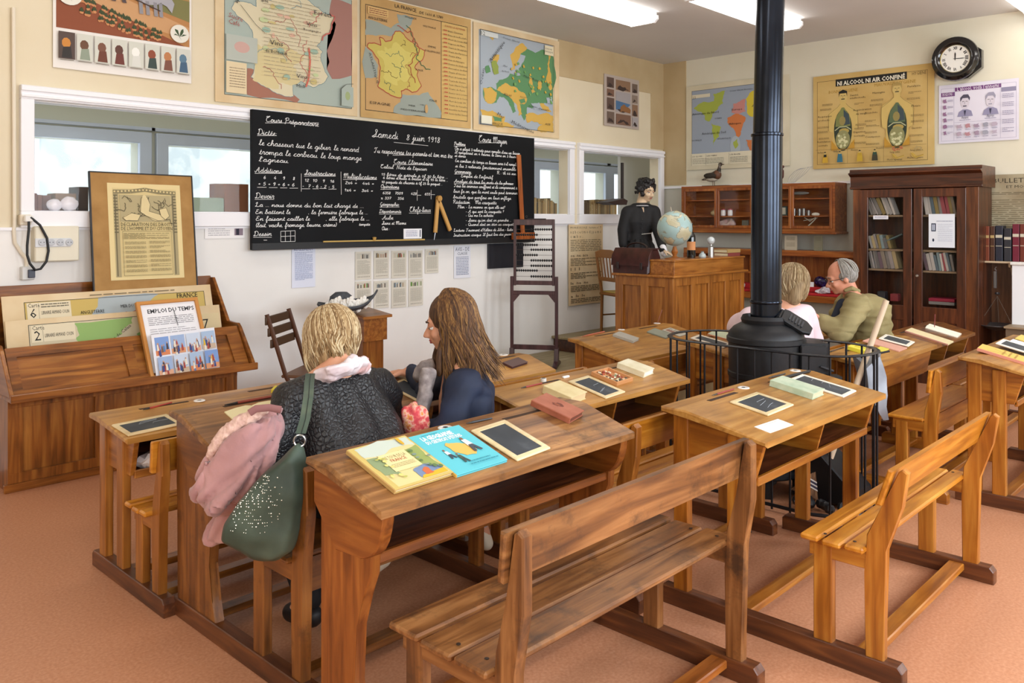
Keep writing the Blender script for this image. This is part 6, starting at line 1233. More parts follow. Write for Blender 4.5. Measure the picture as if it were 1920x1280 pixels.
a, c = onX(1790, 430, 8.075).y, onX(1741, 430, 8.075).y; z0, z1 = onX(1765, 464, 8.075).z, onX(1765, 401, 8.075).z
s = Sheet(c-a, z1-z0, .001, '#e6ecf4'); s.rect(.10, .28, .28, .52, '#23304a').rect(.13, .31, .17, .49, '#c9d2e4').rect(.19, .31, .24, .49, '#c9d2e4').ring(.18, .78, .04, .05, '#23304a', 8).para(.30, .2, .92, .26, 1, '#aab2c4', .4, 1).para(.36, .3, .92, .85, 10, '#c0c7d6', .25, 2)
s.build('notice_sheet', 'white sheet with a tiny window picture taped inside the right door of the bookcase', 'sheet', M=MXw(a, c, z0, z1, 8.08))
a, c = onX(1665, 400, 8.07).y, onX(1637, 400, 8.07).y; s = Sheet(c-a, .035, .001, '#e9e9f0'); s.para(.1, .25, .9, .75, 2, '#9a9ab0', .5, 1); s.build('shelf_label', 'white paper label on the top shelf edge behind the left door', 'label', M=MXw(a, c, zs1-.04, zs1-.005, 8.075))
# ---------------------------------------------------------------- small shelf, books, scales, white unit
t = thing('wall_shelf', 'small pale shelf with curved brackets and a brown back board, right of the bookcase', 'shelf', (8.4, 2.0, .4))
ya, yb_ = onX(1897, 490, 8.3).y, onX(1825, 490, 8.3).y; zt = 1.125; shl = P('#cbb596', .5)
MB().box(8.28, 8.53, ya, yb_, zt-.016, zt, .003).build('board', shl, parent=t)
for yy in (yb_-.03, ya+.01): MB().prism([(8.30, zt-.016), (8.53, zt-.016), (8.53, zt-.26), (8.49, zt-.26), (8.47, zt-.17), (8.42, zt-.13), (8.38, zt-.06), (8.31, zt-.05)], 'y', yy, yy+.018, bev=.002).build('bracket', shl, parent=t)
MB().box(8.50, 8.53, ya+.0, yb_-.05, .25, zt-.02).build('back_board', wood('back board', '#4a2c18', '#6b4428', '#83583a', 'z'), parent=t)
bx = [(1825, 1838, 429, '#8a4a30', 'brown marbled'), (1840, 1846, 430, '#a5814c', 'thin tan'), (1847, 1855, 424, '#7a3a22', 'red-brown'), (1856, 1865, 424, '#4f3020', 'dark brown'), (1866, 1880, 423, '#272a38', 'thick blue-black'), (1882, 1896, 428, '#2b2c34', 'second blue-black'), (1898, 1911, 420, '#6d1830', 'crimson'), (1912, 1921, 420, '#6b2c20', 'rust-red')]
for i, (x0, x1, y0, c, nm_) in enumerate(bx):
    a, d = onX(x1, 480, 8.32).y, onX(x0, 480, 8.32).y; h = onX((x0+x1)/2, y0, 8.32).z-zt
    if i >= 6: 
        pass
    bk = thing('volume', nm_+' leather-bound volume standing in the row on the wall shelf', 'book', (8.38, (a+d)/2, zt), group='volumes on the wall shelf'); th = d-a-.002
    m = MB(); m.use(P(c, .4)).box(8.32, 8.44, a+.001, d-.001, zt, zt+h, .003); m.build('cover', parent=bk)
    gold = P('#b9a06a' if i < 4 else '#c9c4b0', .4)
    MB().box(8.3185, 8.32, a+.003, d-.003, zt+h*.66, zt+h*.74).build('title_band', gold, parent=bk); MB().box(8.3185, 8.32, a+.004, d-.004, zt+h*.42, zt+h*.435).build('gilt_line', gold, parent=bk)
# hanging scales
p = onX(1868, 504, 8.33); t = thing('hanging_scale', 'iron hanging scale with chains and a round pan under the wall shelf', 'scale', onX(1870, 610, 8.33)); st = P('#8d8d90', .3, .8)
MB().tube([p+Vector((0, .0, .02)), p+Vector((0, .012, .0)), p+Vector((0, 0, -.015))], .005, 6).build('hook', st, parent=t); a, d = onX(1866, 506, 8.33), onX(1867, 540, 8.33)
MB().box(-.012+a.x, a.x+.012, a.y-.012, a.y+.012, d.z, a.z-.01, .003).build('spring_body', st, parent=t); MB().lathe([(.016, 0), (.022, .01), (.016, .02), (0, .02)], onX(1870, 552, 8.33), 12).build('swivel', P('#55565a', .35, .7), parent=t)
pc_ = onX(1870, 612, 8.30); pc_.x = 8.30
MB().lathe([(0, -.035), (.05, -.03), (.10, -.012), (.155, .012), (.165, .014), (.165, .020), (.10, .0), (0, -.02)], pc_, 30).build('pan', P('#6f7074', .3, .7), parent=t, smooth=True)
for e in (Vector((-.05, .13, .02)), Vector((-.05, -.13, .02)), Vector((.13, .02, .02))):
    a = onX(1870, 555, 8.33); b_ = pc_+e; m = MB(); n_ = 22
    for k in range(n_): c = a.lerp(b_, (k+.5)/n_); m.ell(c, (.003, .003, .005), 5)
    m.build('chain', P('#8a8378', .4, .7), parent=t)
y1 = onX(1897, 560, 8.25).y; t = thing('white_unit', 'plain white cupboard cut off by the right edge of the photo', 'cupboard', (8.38, y1-.3, 0))
MB().box(8.25, 8.53, y1-.60, y1, .0, 1.10, .004).build('body', P('#eef0f4', .5), parent=t); MB().box(8.23, 8.53, y1-.61, y1+.01, 1.10, 1.125, .004).build('top', P('#e4e2dc', .5), parent=t)
MB().box(8.05, 8.25, y1-.6, y1+.0, .30, .57).build('lower_ledge', P('#6f5c48', .5), parent=t); MB().box(8.03, 8.25, y1-.6, y1+.01, .57, .585).build('ledge_top', P('#9a8468', .5), parent=t)
# ================================================================ THINGS ON THE DESKS
slm = noisy('slate', [(.3, '#2c3136'), (.6, '#3a4046'), (.8, '#5b6168')], nscale=7, detail=6, rough=.6, coord='Object'); sfr = wood('slate frame', '#cfb684', '#ddc89a', '#e8d8b2', 'x', rough=.5)
def slate(D, cs, label, marks=False, fr=.022, fc=None, up=0, sq=None):
    M, w, h = lay(D, cs)
    if up: M = M @ Matrix.Translation((0, 0, up))
    t = thing('writing_slate', label, 'slate', M=M, group='pupils\' slates')
    m = MB(); m.box(-w/2, w/2, h/2-fr, h/2, 0, .008, .003).box(-w/2, w/2, -h/2, -h/2+fr, 0, .008, .003).box(-w/2, -w/2+fr, -h/2+fr*.5, h/2-fr*.5, 0, .008, .003).box(w/2-fr, w/2, -h/2+fr*.5, h/2-fr*.5, 0, .008, .003)
    m.build('frame', fc or sfr, parent=t, world=False); MB().box(-w/2+fr*.8, w/2-fr*.8, -h/2+fr*.8, h/2-fr*.8, .001, .006).build('slate_panel', slm, parent=t, world=False)
    if marks:
        m = MB(); rnd = random.Random(int(cs[0][0]))
        for k in range(3): a = rnd.uniform(-.3, .1)*w; b = rnd.uniform(-.3, .3)*h; m.tube([(a, b, .0062), (a+.3*w*rnd.random(), b+.08*h, .0062), (a+.35*w, b+.1*h, .0062)], .0008, 3)
        m.build('chalk_marks', P('#9aa0a6', .9), parent=t, world=False)
    return t
dN, dR, dM, dL, dW, dK, dF, dC, dY, dB, dE = (DESKS[k] for k in ('near', 'right', 'middle', 'left', 'women', 'case', 'front', 'couple', 'yellow', 'back', 'edge'))
slate(dN, [(873, 813), (938, 793), (1039, 838), (978, 862)], 'pale-framed school slate beside the turquoise book on the nearest desk')
slate(dR, [(1367, 757), (1413, 738), (1493, 760), (1440, 779)], 'cream-framed slate at the front left of the right pine desk', True)
slate(dR, [(1477, 714), (1502, 704), (1607, 734), (1582, 746)], 'long white-framed slate at the back right of the right pine desk', True, fc=P('#e6dfcf', .5), fr=.018)
slate(dM, [(1058, 720), (1097, 708), (1177, 734), (1142, 745)], 'cream-framed slate between the old book and the counting box on the middle desk', True)
slate(dL, [(205, 799), (312, 779), (345, 796), (244, 819)], 'yellow-framed slate alone on the small left desk', True)
slate(dW, [(733, 722), (764, 710), (806, 742), (775, 757)], 'dark slate on the women\'s desk under the long-haired woman\'s arm', fr=.014)
slate(dC, [(1290, 636), (1310, 630), (1372, 645), (1360, 652)], 'white-framed slate seen through the fireguard left of the stove', fc=P('#e6dfcf', .5))
slate(dY, [(1650, 643), (1661, 636), (1712, 641), (1698, 650)], 'white-framed slate behind the broom handle on the desk with the yellow box', fc=P('#e6dfcf', .5), up=.012)
slate(dE, [(1866, 655), (1880, 646), (1945, 660), (1932, 668)], 'slate lying across the pink book at the right edge of the photo', fc=P('#e6dfcf', .5), up=.018)
def lb(name, label, D, cs, th, cover, dec=None, up=0, pages='#d9cdaa', cat='book', group=None, spine=None):
    M, w, h = lay(D, cs); M = M @ Matrix.Translation((0, 0, up)) if up else M
    return book(name, label, M, w, h, th, cover, pages, spine, cat, group, dec)
def d_yel(s):
    s.rect(.08, .04, .97, .97, '#d6c98e').poly(fract([(.08, .04), (.97, .04), (.97, .25), (.6, .20), (.3, .30), (.08, .26)], .1, 2, 1), '#c3cdc0').poly(fract([(.08, .30), (.3, .34), (.32, .75), (.08, .7)], .1, 2, 1), '#8a9a70').poly(fract([(.62, .28), (.97, .26), (.97, .8), (.70, .75), (.75, .5)], .1, 3, 2), '#93a25c').poly(fract([(.5, .76), (.8, .70), (.96, .82), (.9, .92), (.5, .93)], .12, 3, 3), '#7488a8').poly([(.55, .90), (.95, .86), (.95, .96), (.5, .96)], '#dcae2e').poly(fract([(.62, .80), (.72, .76), (.75, .9), (.6, .9)], .2, 2, 3), '#c86a40')
    s.rect(.26, .30, .72, .70, '#e3d49c').text('LE TOUR DE LA', .31, .42, .022, '#8a7a4a', width=.36).text('FRANCE', .36, .50, .022, '#b0563c', width=.26).para(.30, .55, .68, .64, 3, '#a89a6a', .3, 1).ring(.80, .12, .03, .10, '#d9a72e', 9)
    rnd = random.Random(3)
    for k in range(24): s.ring(.12+.2*rnd.random() if k % 2 else .7+.25*rnd.random(), .35+.5*rnd.random(), .02+.02*rnd.random(), .015+.02*rnd.random(), ['#5f7a4a', '#b5b45a', '#7d8f86', '#d9cf7a'][k % 4], 7, k % 6 == 0)
lb('picture_book', 'worn yellow picture book at the left end of the nearest desk', dN, [(644, 851), (751, 826), (855, 888), (745, 926)], .013, '#b99a55', ('#c9b468', d_yel), spine='#b9965a')
def d_blu(s):
    s.rect(0, 0, 1, 1, '#5fc0cc').text('LA GÉOGRAPHIE', .14, .17, .030, '#f4f6f4', width=.60, off=.0012).text('DU CERTIFICAT D\'ÉTUDES', .14, .27, .024, '#f4f6f4', width=.68, off=.0008).para(.2, .05, .5, .08, 1, '#3c98a8', .5, 1)
    s.poly(fract([(.36, .38), (.42, .33), (.46, .36), (.62, .40), (.74, .50), (.76, .62), (.66, .72), (.50, .70), (.38, .58)], .08, 3, 4), '#e2b45c')
    for a, b, k, sh, tr in ((.24, .48, .8, '#f0e8dc', '#3f4550'), (.36, .62, .8, '#4b5a4a', '#3f4a45'), (.72, .34, 1.25, '#f4f4f2', '#474c55')):
        s.ring(a, b, .022*k, .028*k, '#8a5a40', 8).poly([(a-.03*k, b+.03), (a+.04*k, b+.03), (a+.06*k, b+.14*k), (a-.03*k, b+.15*k)], sh).poly([(a-.02*k, b+.13*k), (a+.05*k, b+.13*k), (a+.10*k, b+.26*k), (a+.06*k, b+.27*k), (a+.02*k, b+.18*k), (a+.0*k, b+.27*k), (a-.04*k, b+.27*k)], tr)
    s.para(.40, .84, .80, .87, 1, '#2f8a9c', .6, 2).para(.36, .90, .90, .93, 1, '#2f8a9c', .6, 3)
lb('geography_book', 'turquoise geography book between the yellow book and the slate on the nearest desk', dN, [(754, 828), (850, 805), (959, 862), (864, 893)], .010, '#5bbcc8', ('#5fc0cc', d_blu), spine='#c9a04a')
lb('leather_book', 'red-brown leather book at the right end of the nearest desk', dN, [(991, 762), (1018, 749), (1096, 776), (1070, 792)], .022, noisy('red leather', [(.3, '#8a4a34'), (.7, '#a8634a')], nscale=20, rough=.5), ('#a2604a', lambda s: s.rect(0, 0, 1, 1, noisy('red cover', [(.3, '#94523c'), (.7, '#ad6a52')], nscale=14, rough=.5)).poly(fract([(.36, .38), (.5, .34), (.66, .42), (.66, .56), (.5, .62), (.36, .54)], .25, 3, 2), '#6e3c2e').ring(.5, .48, .07, .08, '#8f5038', 9)), pages='#6b3a28')
mint = noisy('mint cover', [(.3, '#a3b89c'), (.7, '#c3cdb4')], nscale=20, rough=.7)
lb('old_book', 'thick old book with a pale green cover on the right pine desk', dR, [(1448, 721), (1468, 715), (1542, 740), (1518, 752)], .028, mint, pages='#d5c3a5')
lb('old_book', 'thick cream old book beside the slate on the middle desk', dM, [(1018, 735), (1047, 727), (1098, 747), (1068, 761)], .036, noisy('cream cover', [(.3, '#d3c08c'), (.7, '#e2d3a4')], nscale=16, rough=.7), pages='#dcc69a')
lb('old_book', 'thick white-edged old book at the far end of the middle desk', dM, [(1157, 688), (1176, 683), (1225, 699), (1206, 710)], .030, noisy('white cover', [(.3, '#d5caa4'), (.7, '#e6dfc4')], nscale=16, rough=.7), pages='#eeeae0')
lb('pencil_case', 'brown leather pencil case on the desk behind the long-haired woman', dK, [(940, 684), (968, 675), (992, 680), (962, 690)], .012, P('#4a2a28', .4), pages='#3a201e', cat='pencil case')
lb('pencil_case', 'grey pencil case on the panelled desk before the platform', dF, [(1148, 631), (1158, 627), (1200, 636), (1187, 643)], .018, P('#a9a498', .5), pages='#c9c4b8', cat='pencil case')
lb('magazine', 'grey-green booklet on the panelled desk before the platform', dF, [(1212, 624), (1227, 617), (1262, 629), (1249, 635)], .010, P('#8c9080', .6), cat='booklet')
lb('magazine', 'pale illustrated booklet at the right end of the panelled desk', dF, [(1244, 619), (1256, 615), (1289, 627), (1272, 632)], .006, P('#b5b2a4', .6), ('#b8b4a4', lambda s: s.rect(.1, .1, .5, .6, '#8f6a5a').para(.55, .1, .9, .9, 6, '#77756c', .4, 1)), cat='booklet')
lb('exercise_book', 'pale green and pink exercise book seen through the left side of the fireguard', dC, [(1324, 628), (1341, 620), (1374, 627), (1364, 637)], .008, P('#b9c2a4', .6), spine='#c98a6c')
lb('yellow_box', 'bright yellow cardboard box on the desk right of the stove', dY, [(1589, 657), (1603, 650), (1640, 656), (1625, 664)], .022, P('#d9cc3a', .5), ('#e0d548', lambda s: s.rect(.2, .2, .8, .5, '#c9b92a').para(.25, .6, .8, .8, 2, '#a89a28', .4, 1)), pages='#cfc23a', cat='box')
lb('yellow_booklet', 'flat yellow booklet behind the fireguard rail, right of the yellow box', dY, [(1640, 656), (1650, 651), (1667, 655), (1656, 661)], .006, P('#d5c84a', .5), cat='booklet')
lb('pink_folder', 'pink folder under the slate on the desk with the yellow box', dY, [(1616, 645), (1636, 639), (1698, 649), (1686, 655)], .008, P('#cf9a86', .6), cat='folder')
lb('exercise_book', 'cream and pink exercise book at the front of the dark-topped back desk', dB, [(1705, 630), (1713, 625), (1781, 633), (1767, 639)], .010, P('#dccda0', .7), spine='#c9907c')
lb('pink_book', 'large pink-edged yellow book at the right edge of the photo', dE, [(1833, 661), (1842, 654), (1925, 671), (1917, 680)], .016, P('#d08a74', .6), ('#d3b257', lambda s: s.rect(0, 0, 1, 1, '#d3b257').line([(.1, .2), (.4, .6), (.7, .3)], .004, '#8a6a3a').para(.1, .5, .9, .9, 3, '#b08a3c', .3, 1)))
lb('yellow_notebook', 'yellow notebook beyond the slate at the right edge of the photo', dE, [(1903, 637), (1915, 630), (1950, 638), (1940, 645)], .006, P('#d9bd62', .6), cat='notebook')
lb('yellow_box', 'small yellow box on the far end of the left desk behind the blonde woman', dL, [(508, 735), (516, 728), (540, 731), (534, 739)], .016, P('#cfc03c', .5), pages='#c3b43a', cat='box')
# counting box
M, w, h = lay(dM, [(1104, 705), (1136, 695), (1189, 713), (1160, 721)]); t = thing('counting_box', 'small open wooden box of coloured counting pieces on the middle desk', 'box', M=M)
m = MB(); m.box(-w/2, w/2, -h/2, h/2, 0, .004); 
for q in ((-w/2, w/2, h/2-.008, h/2), (-w/2, w/2, -h/2, -h/2+.008), (-w/2, -w/2+.008, -h/2, h/2), (w/2-.008, w/2, -h/2, h/2)): m.box(*q, 0, .018, .001)
m.build('tray', P('#c98f5c', .5), parent=t, world=False); rnd = random.Random(9)
for k in range(44):
    a, b = rnd.uniform(-.36, .36)*w, rnd.uniform(-.4, .4)*h; c = Matrix.Translation((a, b, .009+rnd.random()*.005)) @ Matrix.Rotation(rnd.random()*3, 4, 'Z')
    MB().box(-.007, .007, -.004, .004, -.003, .003, .001, M=c).build('counter', P(['#e9dfc0', '#2e2a26', '#b5563a', '#7a8a6a', '#d9c9a0', '#8a3a2c'][k % 6], .5), parent=t, world=False)
# sheets
def flat(name, label, cat, D, cs, col, fn=None, up=.0, group=None):
    M, w, h = lay(D, cs); s = Sheet(w, h, .0012, col); fn and fn(s); return s.build(name, label, cat, group, M=M @ Matrix.Translation((0, 0, up)) if up else M)
flat('paper_card', 'blank white card at the front edge of the right pine desk', 'card', dR, [(1413, 801), (1457, 786), (1489, 796), (1445, 811)], '#eeeae2', lambda s: s.para(.3, .15, .85, .22, 1, '#b5b0a8', .5, 1))
flat('paper_sheet', 'white sheet of paper beyond the slate at the right edge of the photo', 'paper', dE, [(1888, 648), (1903, 639), (1945, 647), (1932, 655)], '#f0efec')
def openbook(label, D, cs, th=.012, col='#e6dcae', lines=True):
    M, w, h = lay(D, cs); t = thing('open_book', label, 'book', M=M)
    for s_ in (-1, 1):
        m = MB(); pr = [(0, 0), (s_*w/2, 0), (s_*w/2, th*.35), (s_*w*.3, th*.9), (s_*w*.12, th), (0, th*.45)]
        m.prism(pr, 'y', -h/2, h/2); m.build('page_block', P(col, .8), parent=t, world=False, smooth=True)
    return t
openbook('open cream notebook in front of the blonde woman', dW, [(418, 775), (512, 753), (560, 776), (455, 800)])
openbook('open white book at the far end of the dark-topped back desk', dB, [(1741, 620), (1747, 614), (1799, 621), (1788, 628)], .016, '#ece6d2')
# inkwells, pens, rulers
ink0 = None
def inkwell(D, x, y, label):
    global ink0
    p = surf(D, x, y)
    if ink0 is None:
        ink0 = thing('inkwell', label, 'inkwell', p, group='white porcelain inkwells')
        MB().lathe([(0, .0005), (.010, .001), (.012, .003), (.022, .004), (.026, .0015), (.026, -.001)], (0, 0, 0), 20).build('rim', P('#eeeae4', .2), parent=ink0, world=False, smooth=True)
        MB().lathe([(0, .0035), (.009, .0035)], (0, 0, 0), 12).build('ink_hole', P('#23242c', .3), parent=ink0, world=False)
    else: dup(ink0, p, label=label)
for D, x, y, l in ((dN, 835, 802, 'white inkwell set behind the turquoise book on the nearest desk'), (dR, 1394, 727, 'left white inkwell of the right pine desk'), (dR, 1491, 695, 'right white inkwell of the right pine desk'), (dK, 944, 665, 'white inkwell on the desk behind the long-haired woman'), (dF, 1165, 618, 'left white inkwell of the panelled desk before the platform'), (dF, 1232, 606, 'right white inkwell of the panelled desk before the platform'), (dL, 374, 751, 'white inkwell on the small left desk'), (dN, 1025, 753, 'white inkwell half under the red-brown book')):
    inkwell(D, x, y, l)
def pen(D, a, b, label, c='#8a2f2a', r=.0042, name='pen_holder', tip='#26221e', cat='pen', lift=0):
    p, q = surf(D, *a)+Vector((0, 0, r+lift)), surf(D, *b)+Vector((0, 0, r+lift)); t = thing(name, label, cat, (p+q)/2)
    n = p.lerp(q, .22); MB().tube([n, q], [r, r*.8], 8).build('handle', P(c, .4), parent=t, smooth=True); MB().tube([p, n], [r*.3, r*.9], 8).build('nib', P(tip, .4), parent=t, smooth=True); return t
pen(dN, (874, 796), (922, 786), 'black pen holder above the slate on the nearest desk', '#24262c'); pen(dR, (1335, 743), (1376, 731), 'red pen holder at the back left of the right pine desk'); pen(dR, (1441, 710), (1472, 702), 'thin dark pencil left of the black ruler on the right pine desk', '#2a2c30')
pen(dL, (268, 770), (322, 756), 'red and black pen holder on the small left desk', '#b0382c'); pen(dM, (977, 729), (1016, 720), 'red and black pen holder at the left end of the middle desk', '#a03a34'); pen(dW, (421, 762), (525, 743), 'long red-brown pen holder on the ledge of the women\'s desk', '#8f3c28', .006)
pen(dY, (1552, 662), (1582, 652), 'dark pen holder left of the yellow box', '#4a3a34'); pen(dF, (1092, 632), (1133, 623), 'red ruler along the back edge of the panelled desk', '#b5654a', .006, 'ruler', '#b5654a', 'ruler')
p, q = surf(dR, 1455, 715)+Vector((0, 0, .008)), surf(dR, 1518, 699)+Vector((0, 0, .008)); solo(MB().tube([p, q], .0075, 4), 'black_ruler', 'thick black square ruler behind the books on the right pine desk', 'ruler', mat=P('#1d1f22', .5))
p = surf(dM, 1019, 715); solo(MB().use(P('#d9d5cc', .4)).lathe([(0, 0), (.014, 0), (.014, .016), (0, .016)], p, 14).use(P('#1d1b1e', .4)).lathe([(0, .0162), (.010, .0165), (.010, .0155)], p, 12), 'glass_inkwell', 'tiny inkwell with black ink near the left end of the middle desk', 'inkwell', smooth=True)
p = surf(dM, 1061, 708); solo(MB().box(-.022, .022, -.007, .007, 0, .010, .003, M=Matrix.Translation(p)), 'chalk_piece', 'white piece of chalk on the ledge of the middle desk', 'chalk', mat=P('#eceae6', .8))
p = surf(dB, 1752, 617); t = thing('pen_holder', 'red pen standing upright in an inkwell on the dark-topped back desk', 'pen', p); MB().tube([p+Vector((0, 0, .012)), p+Vector((.03, .005, .11))], .003, 6).build('handle', P('#7a3030', .5), parent=t)
p = surf(dF, 1233, 606); t = thing('pen_holder', 'red pen leaning out of the right inkwell of the panelled desk', 'pen', p); MB().tube([p+Vector((0, 0, .006)), p+Vector((.06, .0, .10))], .003, 6).build('handle', P('#8a4a34', .5), parent=t)
# crumpled paper in the left desk's shelf
m = MB(); m.ell((1.50, 3.50, .50), (.07, .06, .028), 16)
for v in m.bm.verts: v.co += Vector(noise.noise_vector(v.co*30))*.03
solo(m, 'crumpled_paper', 'crumpled white paper in the open shelf of the small left desk', 'paper', mat=P('#dcdce2', .8))
# stone on the floor behind the front bench
p = onZ(1221, 945, .0); rock('pebble', 'small brown pebble on the floor behind the nearest bench', 1221, 945, 8, (.012, .010, .008), '#a06a3c', 0) if False else None
m = MB(); m.ell(p+Vector((0, 0, .008)), (.012, .01, .008), 8); solo(m, 'cork_crumb', 'small brown crumb on the floor behind the nearest bench', 'crumb', mat=P('#9a6a44', .8))
# ================================================================ ABACUS
ra, la_ = Vector((5.82, 5.0, .15)), Vector((5.60, 5.33, .15)); ru = (ra-la_).normalized(); la_ = ra-ru*.415; rn = Vector((-ru.y, ru.x, 0))
if rn.dot(CF) > 0: rn = -rn
MA = Matrix((ru, -rn, Vector((0, 0, 1)))).transposed().to_4x4(); MA.translation = (la_+ra)/2
t = thing('abacus', 'tall dark wooden abacus stand with rows of black beads on the platform', 'abacus', M=MA)
aw = wood('abacus wood', '#2e1a20', '#43282c', '#57393c', 'z', rough=.35); W2 = .2075; zt = 1.5-.15; zz = lambda y: 1.5-(y-410)*7.7/1568-.15
for sx in (-1, 1): 
    MB().box(sx*W2-.014, sx*W2+.014, -.018, .018, .03, zz(518), .003).build('leg', aw, parent=t, world=False)
    MB().prism([(-.17, 0), (-.17, .02), (-.04, .05), (-.025, .16), (.025, .16), (.04, .05), (.17, .02), (.17, 0)], 'x', sx*W2-.02, sx*W2+.02, bev=.003).build('foot', aw, parent=t, world=False)
    MB().box(sx*(W2-.028)-.012, sx*(W2-.028)+.012, -.014, .014, zz(535), zz(411), .003).build('frame_post', aw, parent=t, world=False)
for y0, y1, w in ((411, 422, W2-.016), (526, 534, W2-.016), (545, 552, W2-.012), (646, 655, W2-.012)): MB().box(-w, w, -.012, .012, zz(y1), zz(y0), .003).build('cross_rail', aw, parent=t, world=False)
for sx in (-1, 1): MB().prism([(sx*(W2-.014), zz(552)), (sx*(W2-.075), zz(552)), (sx*(W2-.014), zz(567))], 'y', -.01, .01).build('corner_brace', aw, parent=t, world=False)
MB().box(-.06, .11, -.02, .02, zz(411), zz(409.5), .001).build('top_cap', P('#1d1618', .4), parent=t, world=False)
MB().tube([Vector((-.07+.008*math.cos(a), 0, zz(408)+.01*math.sin(a)+.01)) for a in [k*.6 for k in range(11)]], .0016, 5).build('hanging_ring', P('#55504a', .4, .7), parent=t, world=False)
bead0 = None; bm_ = P('#141214', .35)
for i, (y, side) in enumerate(zip((430, 440, 449, 459, 468, 478, 488, 498, 507, 518), (1, -1, 1, -1, 1, -1, 1, 1, -1, 1))):
    z = zz(y); rod = MB().tube([(-W2+.02, 0, z), (W2-.02, 0, z)], .0018, 6).build('rod', P('#6d6660', .3, .8), parent=t, world=False)
    for k in range(10):
        x = (W2-.048-k*.0205) if side > 0 else (-W2+.048+k*.0205)
        if bead0 is None:
            bead0 = MB().lathe([(.003, -.0095), (.011, -.004), (.0125, 0), (.011, .004), (.003, .0095)], (0, 0, 0), 10, M=Matrix.Rotation(PI/2, 3, 'Y')).build('bead', bm_, parent=rod, world=False, smooth=True); bead0.location = (x, 0, z)
        else: c = bead0.copy(); COL.objects.link(c); c.parent = rod; c.location = (x, 0, z)
# ================================================================ CHAIRS, PODIUM, HAT
t = thing('straw_chair', 'light wooden straw-seated chair between the reading chart and the teacher\'s desk', 'chair', (7.04, 5.12, .30), rz=-1.93); cw2 = P('#8a5a26', .45)
CM = t.matrix_basis
def cl(name, m, mat): return m.build(name, mat, parent=t, world=False, smooth=True)
for sx in (-1, 1):
    cl('back_leg', MB().tube([(sx*.17, -.18, 0), (sx*.17, -.17, .42), (sx*.185, -.20, .65), (sx*.19, -.23, .86)], [.015, .017, .016, .013], 8), cw2); cl('front_leg', MB().tube([(sx*.19, .18, 0), (sx*.19, .18, .43)], .017, 8), cw2)
    cl('side_rung', MB().tube([(sx*.18, -.17, .2), (sx*.19, .18, .2)], .009, 6), cw2)
cl('front_rung', MB().tube([(-.19, .18, .24), (.19, .18, .24)], .010, 6), cw2); cl('seat_frame', MB().box(-.20, .20, -.19, .20, .41, .44, .01), cw2); cl('straw_seat', MB().box(-.185, .185, -.17, .19, .435, .452, .008), P('#b39a4e', .8))
cl('top_rail', MB().prism([(-.19, .80), (.19, .80), (.20, .86), (.08, .885), (-.08, .885), (-.20, .86)], 'y', -.235, -.215, bev=.003), cw2); cl('lower_rail', MB().box(-.18, .18, -.205, -.188, .56, .60, .004), cw2)
for k in range(5): cl('spindle', MB().tube([(-.11+k*.055, -.197, .59), (-.12+k*.06, -.225, .81)], .008, 6), cw2)
# folding chair at the left
t = thing('folding_chair', 'small dark slatted folding chair against the wall, left of the hat stand', 'chair', (3.13, 4.92, 0), rz=-2.50); CD = P('#4d2a16', .4)
cl('back_post', MB().tube([(-.185, .18, .0), (-.185, -.07, .47), (-.185, -.20, .87)], (.011, .016), 8), CD); cl('back_post', MB().tube([(.185, .18, .0), (.185, -.07, .47), (.185, -.20, .87)], (.011, .016), 8), CD)
for sx in (-1, 1): cl('leg', MB().tube([(sx*.16, -.20, .0), (sx*.16, .16, .46)], (.010, .014), 6), CD)
for k in range(3): cl('back_slat', MB().box(-.20, .20, -.208+.018*k, -.193+.018*k, .80-.075*k, .855-.075*k, .003), P('#4a3524', .5))
cl('seat', MB().box(-.19, .19, -.10, .24, .455, .475, .006), P('#6a4a34', .5)); cl('apron', MB().box(-.17, .17, .18, .20, .20, .455, .003), P('#6b2e14', .4))
# stand with the hat
t = thing('lectern_stand', 'narrow dark wooden stand against the wall carrying a hat', 'stand', (3.75, 5.15, 0)); D1 = DARK
sx0 = onY(612, 600, 5.5).x; sx1 = onY(712, 600, 5.1).x; zt = 1.5-(590-410)*5.1/.79/1568*1.02
zt = onY(712, 583, 5.1).z; zb_ = onY(712, 633, 5.1).z
MB().box(sx0, sx1-.02, 5.03, 5.5, 0, zb_).build('cabinet_body', CASE['z'], parent=t); MB().prism([(5.0, zb_), (5.5, zb_), (5.5, zt+.01), (5.3, zt), (5.0, zt-.03)], 'x', sx0-.01, sx1-.005, bev=.003).build('box_top', CASE['y'], parent=t)
MB().prism([(4.97, zt-.035), (5.3, zt), (5.5, zt+.01), (5.5, zt+.03), (5.3, zt+.02), (4.97, zt-.015)], 'x', sx0-.04, sx1+.02, bev=.003).build('lid', CASE['x'], parent=t)
hp = onY(652, 573, 5.15); hz = zt+.01; t = thing('straw_hat', 'dark grey wide-brimmed hat trimmed with big white flowers, on the stand', 'hat', (hp.x, 5.15, hz)); gh = noisy('grey felt', [(.3, '#3a3d42'), (.7, '#50545a')], nscale=20, rough=.85)
m = MB(); m.lathe([(0, .115), (.04, .113), (.075, .09), (.09, .03), (.11, .012), (.18, .02), (.205, .035), (.20, .045), (.17, .03), (.1, .02)], (0, 0, 0), 36)
for v in m.bm.verts:
    r = math.hypot(v.co.x, v.co.y); a = math.atan2(v.co.y, v.co.x)
    fr_ = max(0, math.cos(a+2.37))
    if r > .1: v.co.z += (r-.1)*(.08+.85*max(0, math.cos(a+.75))**3+.10*math.sin(3*a))*(1-fr_)
    else: v.co -= CR*.045
    v.co.x *= 1.12; v.co.z *= 1.3
m.build('brim_and_crown', gh, parent=t, world=False, smooth=True)
rnd = random.Random(12)
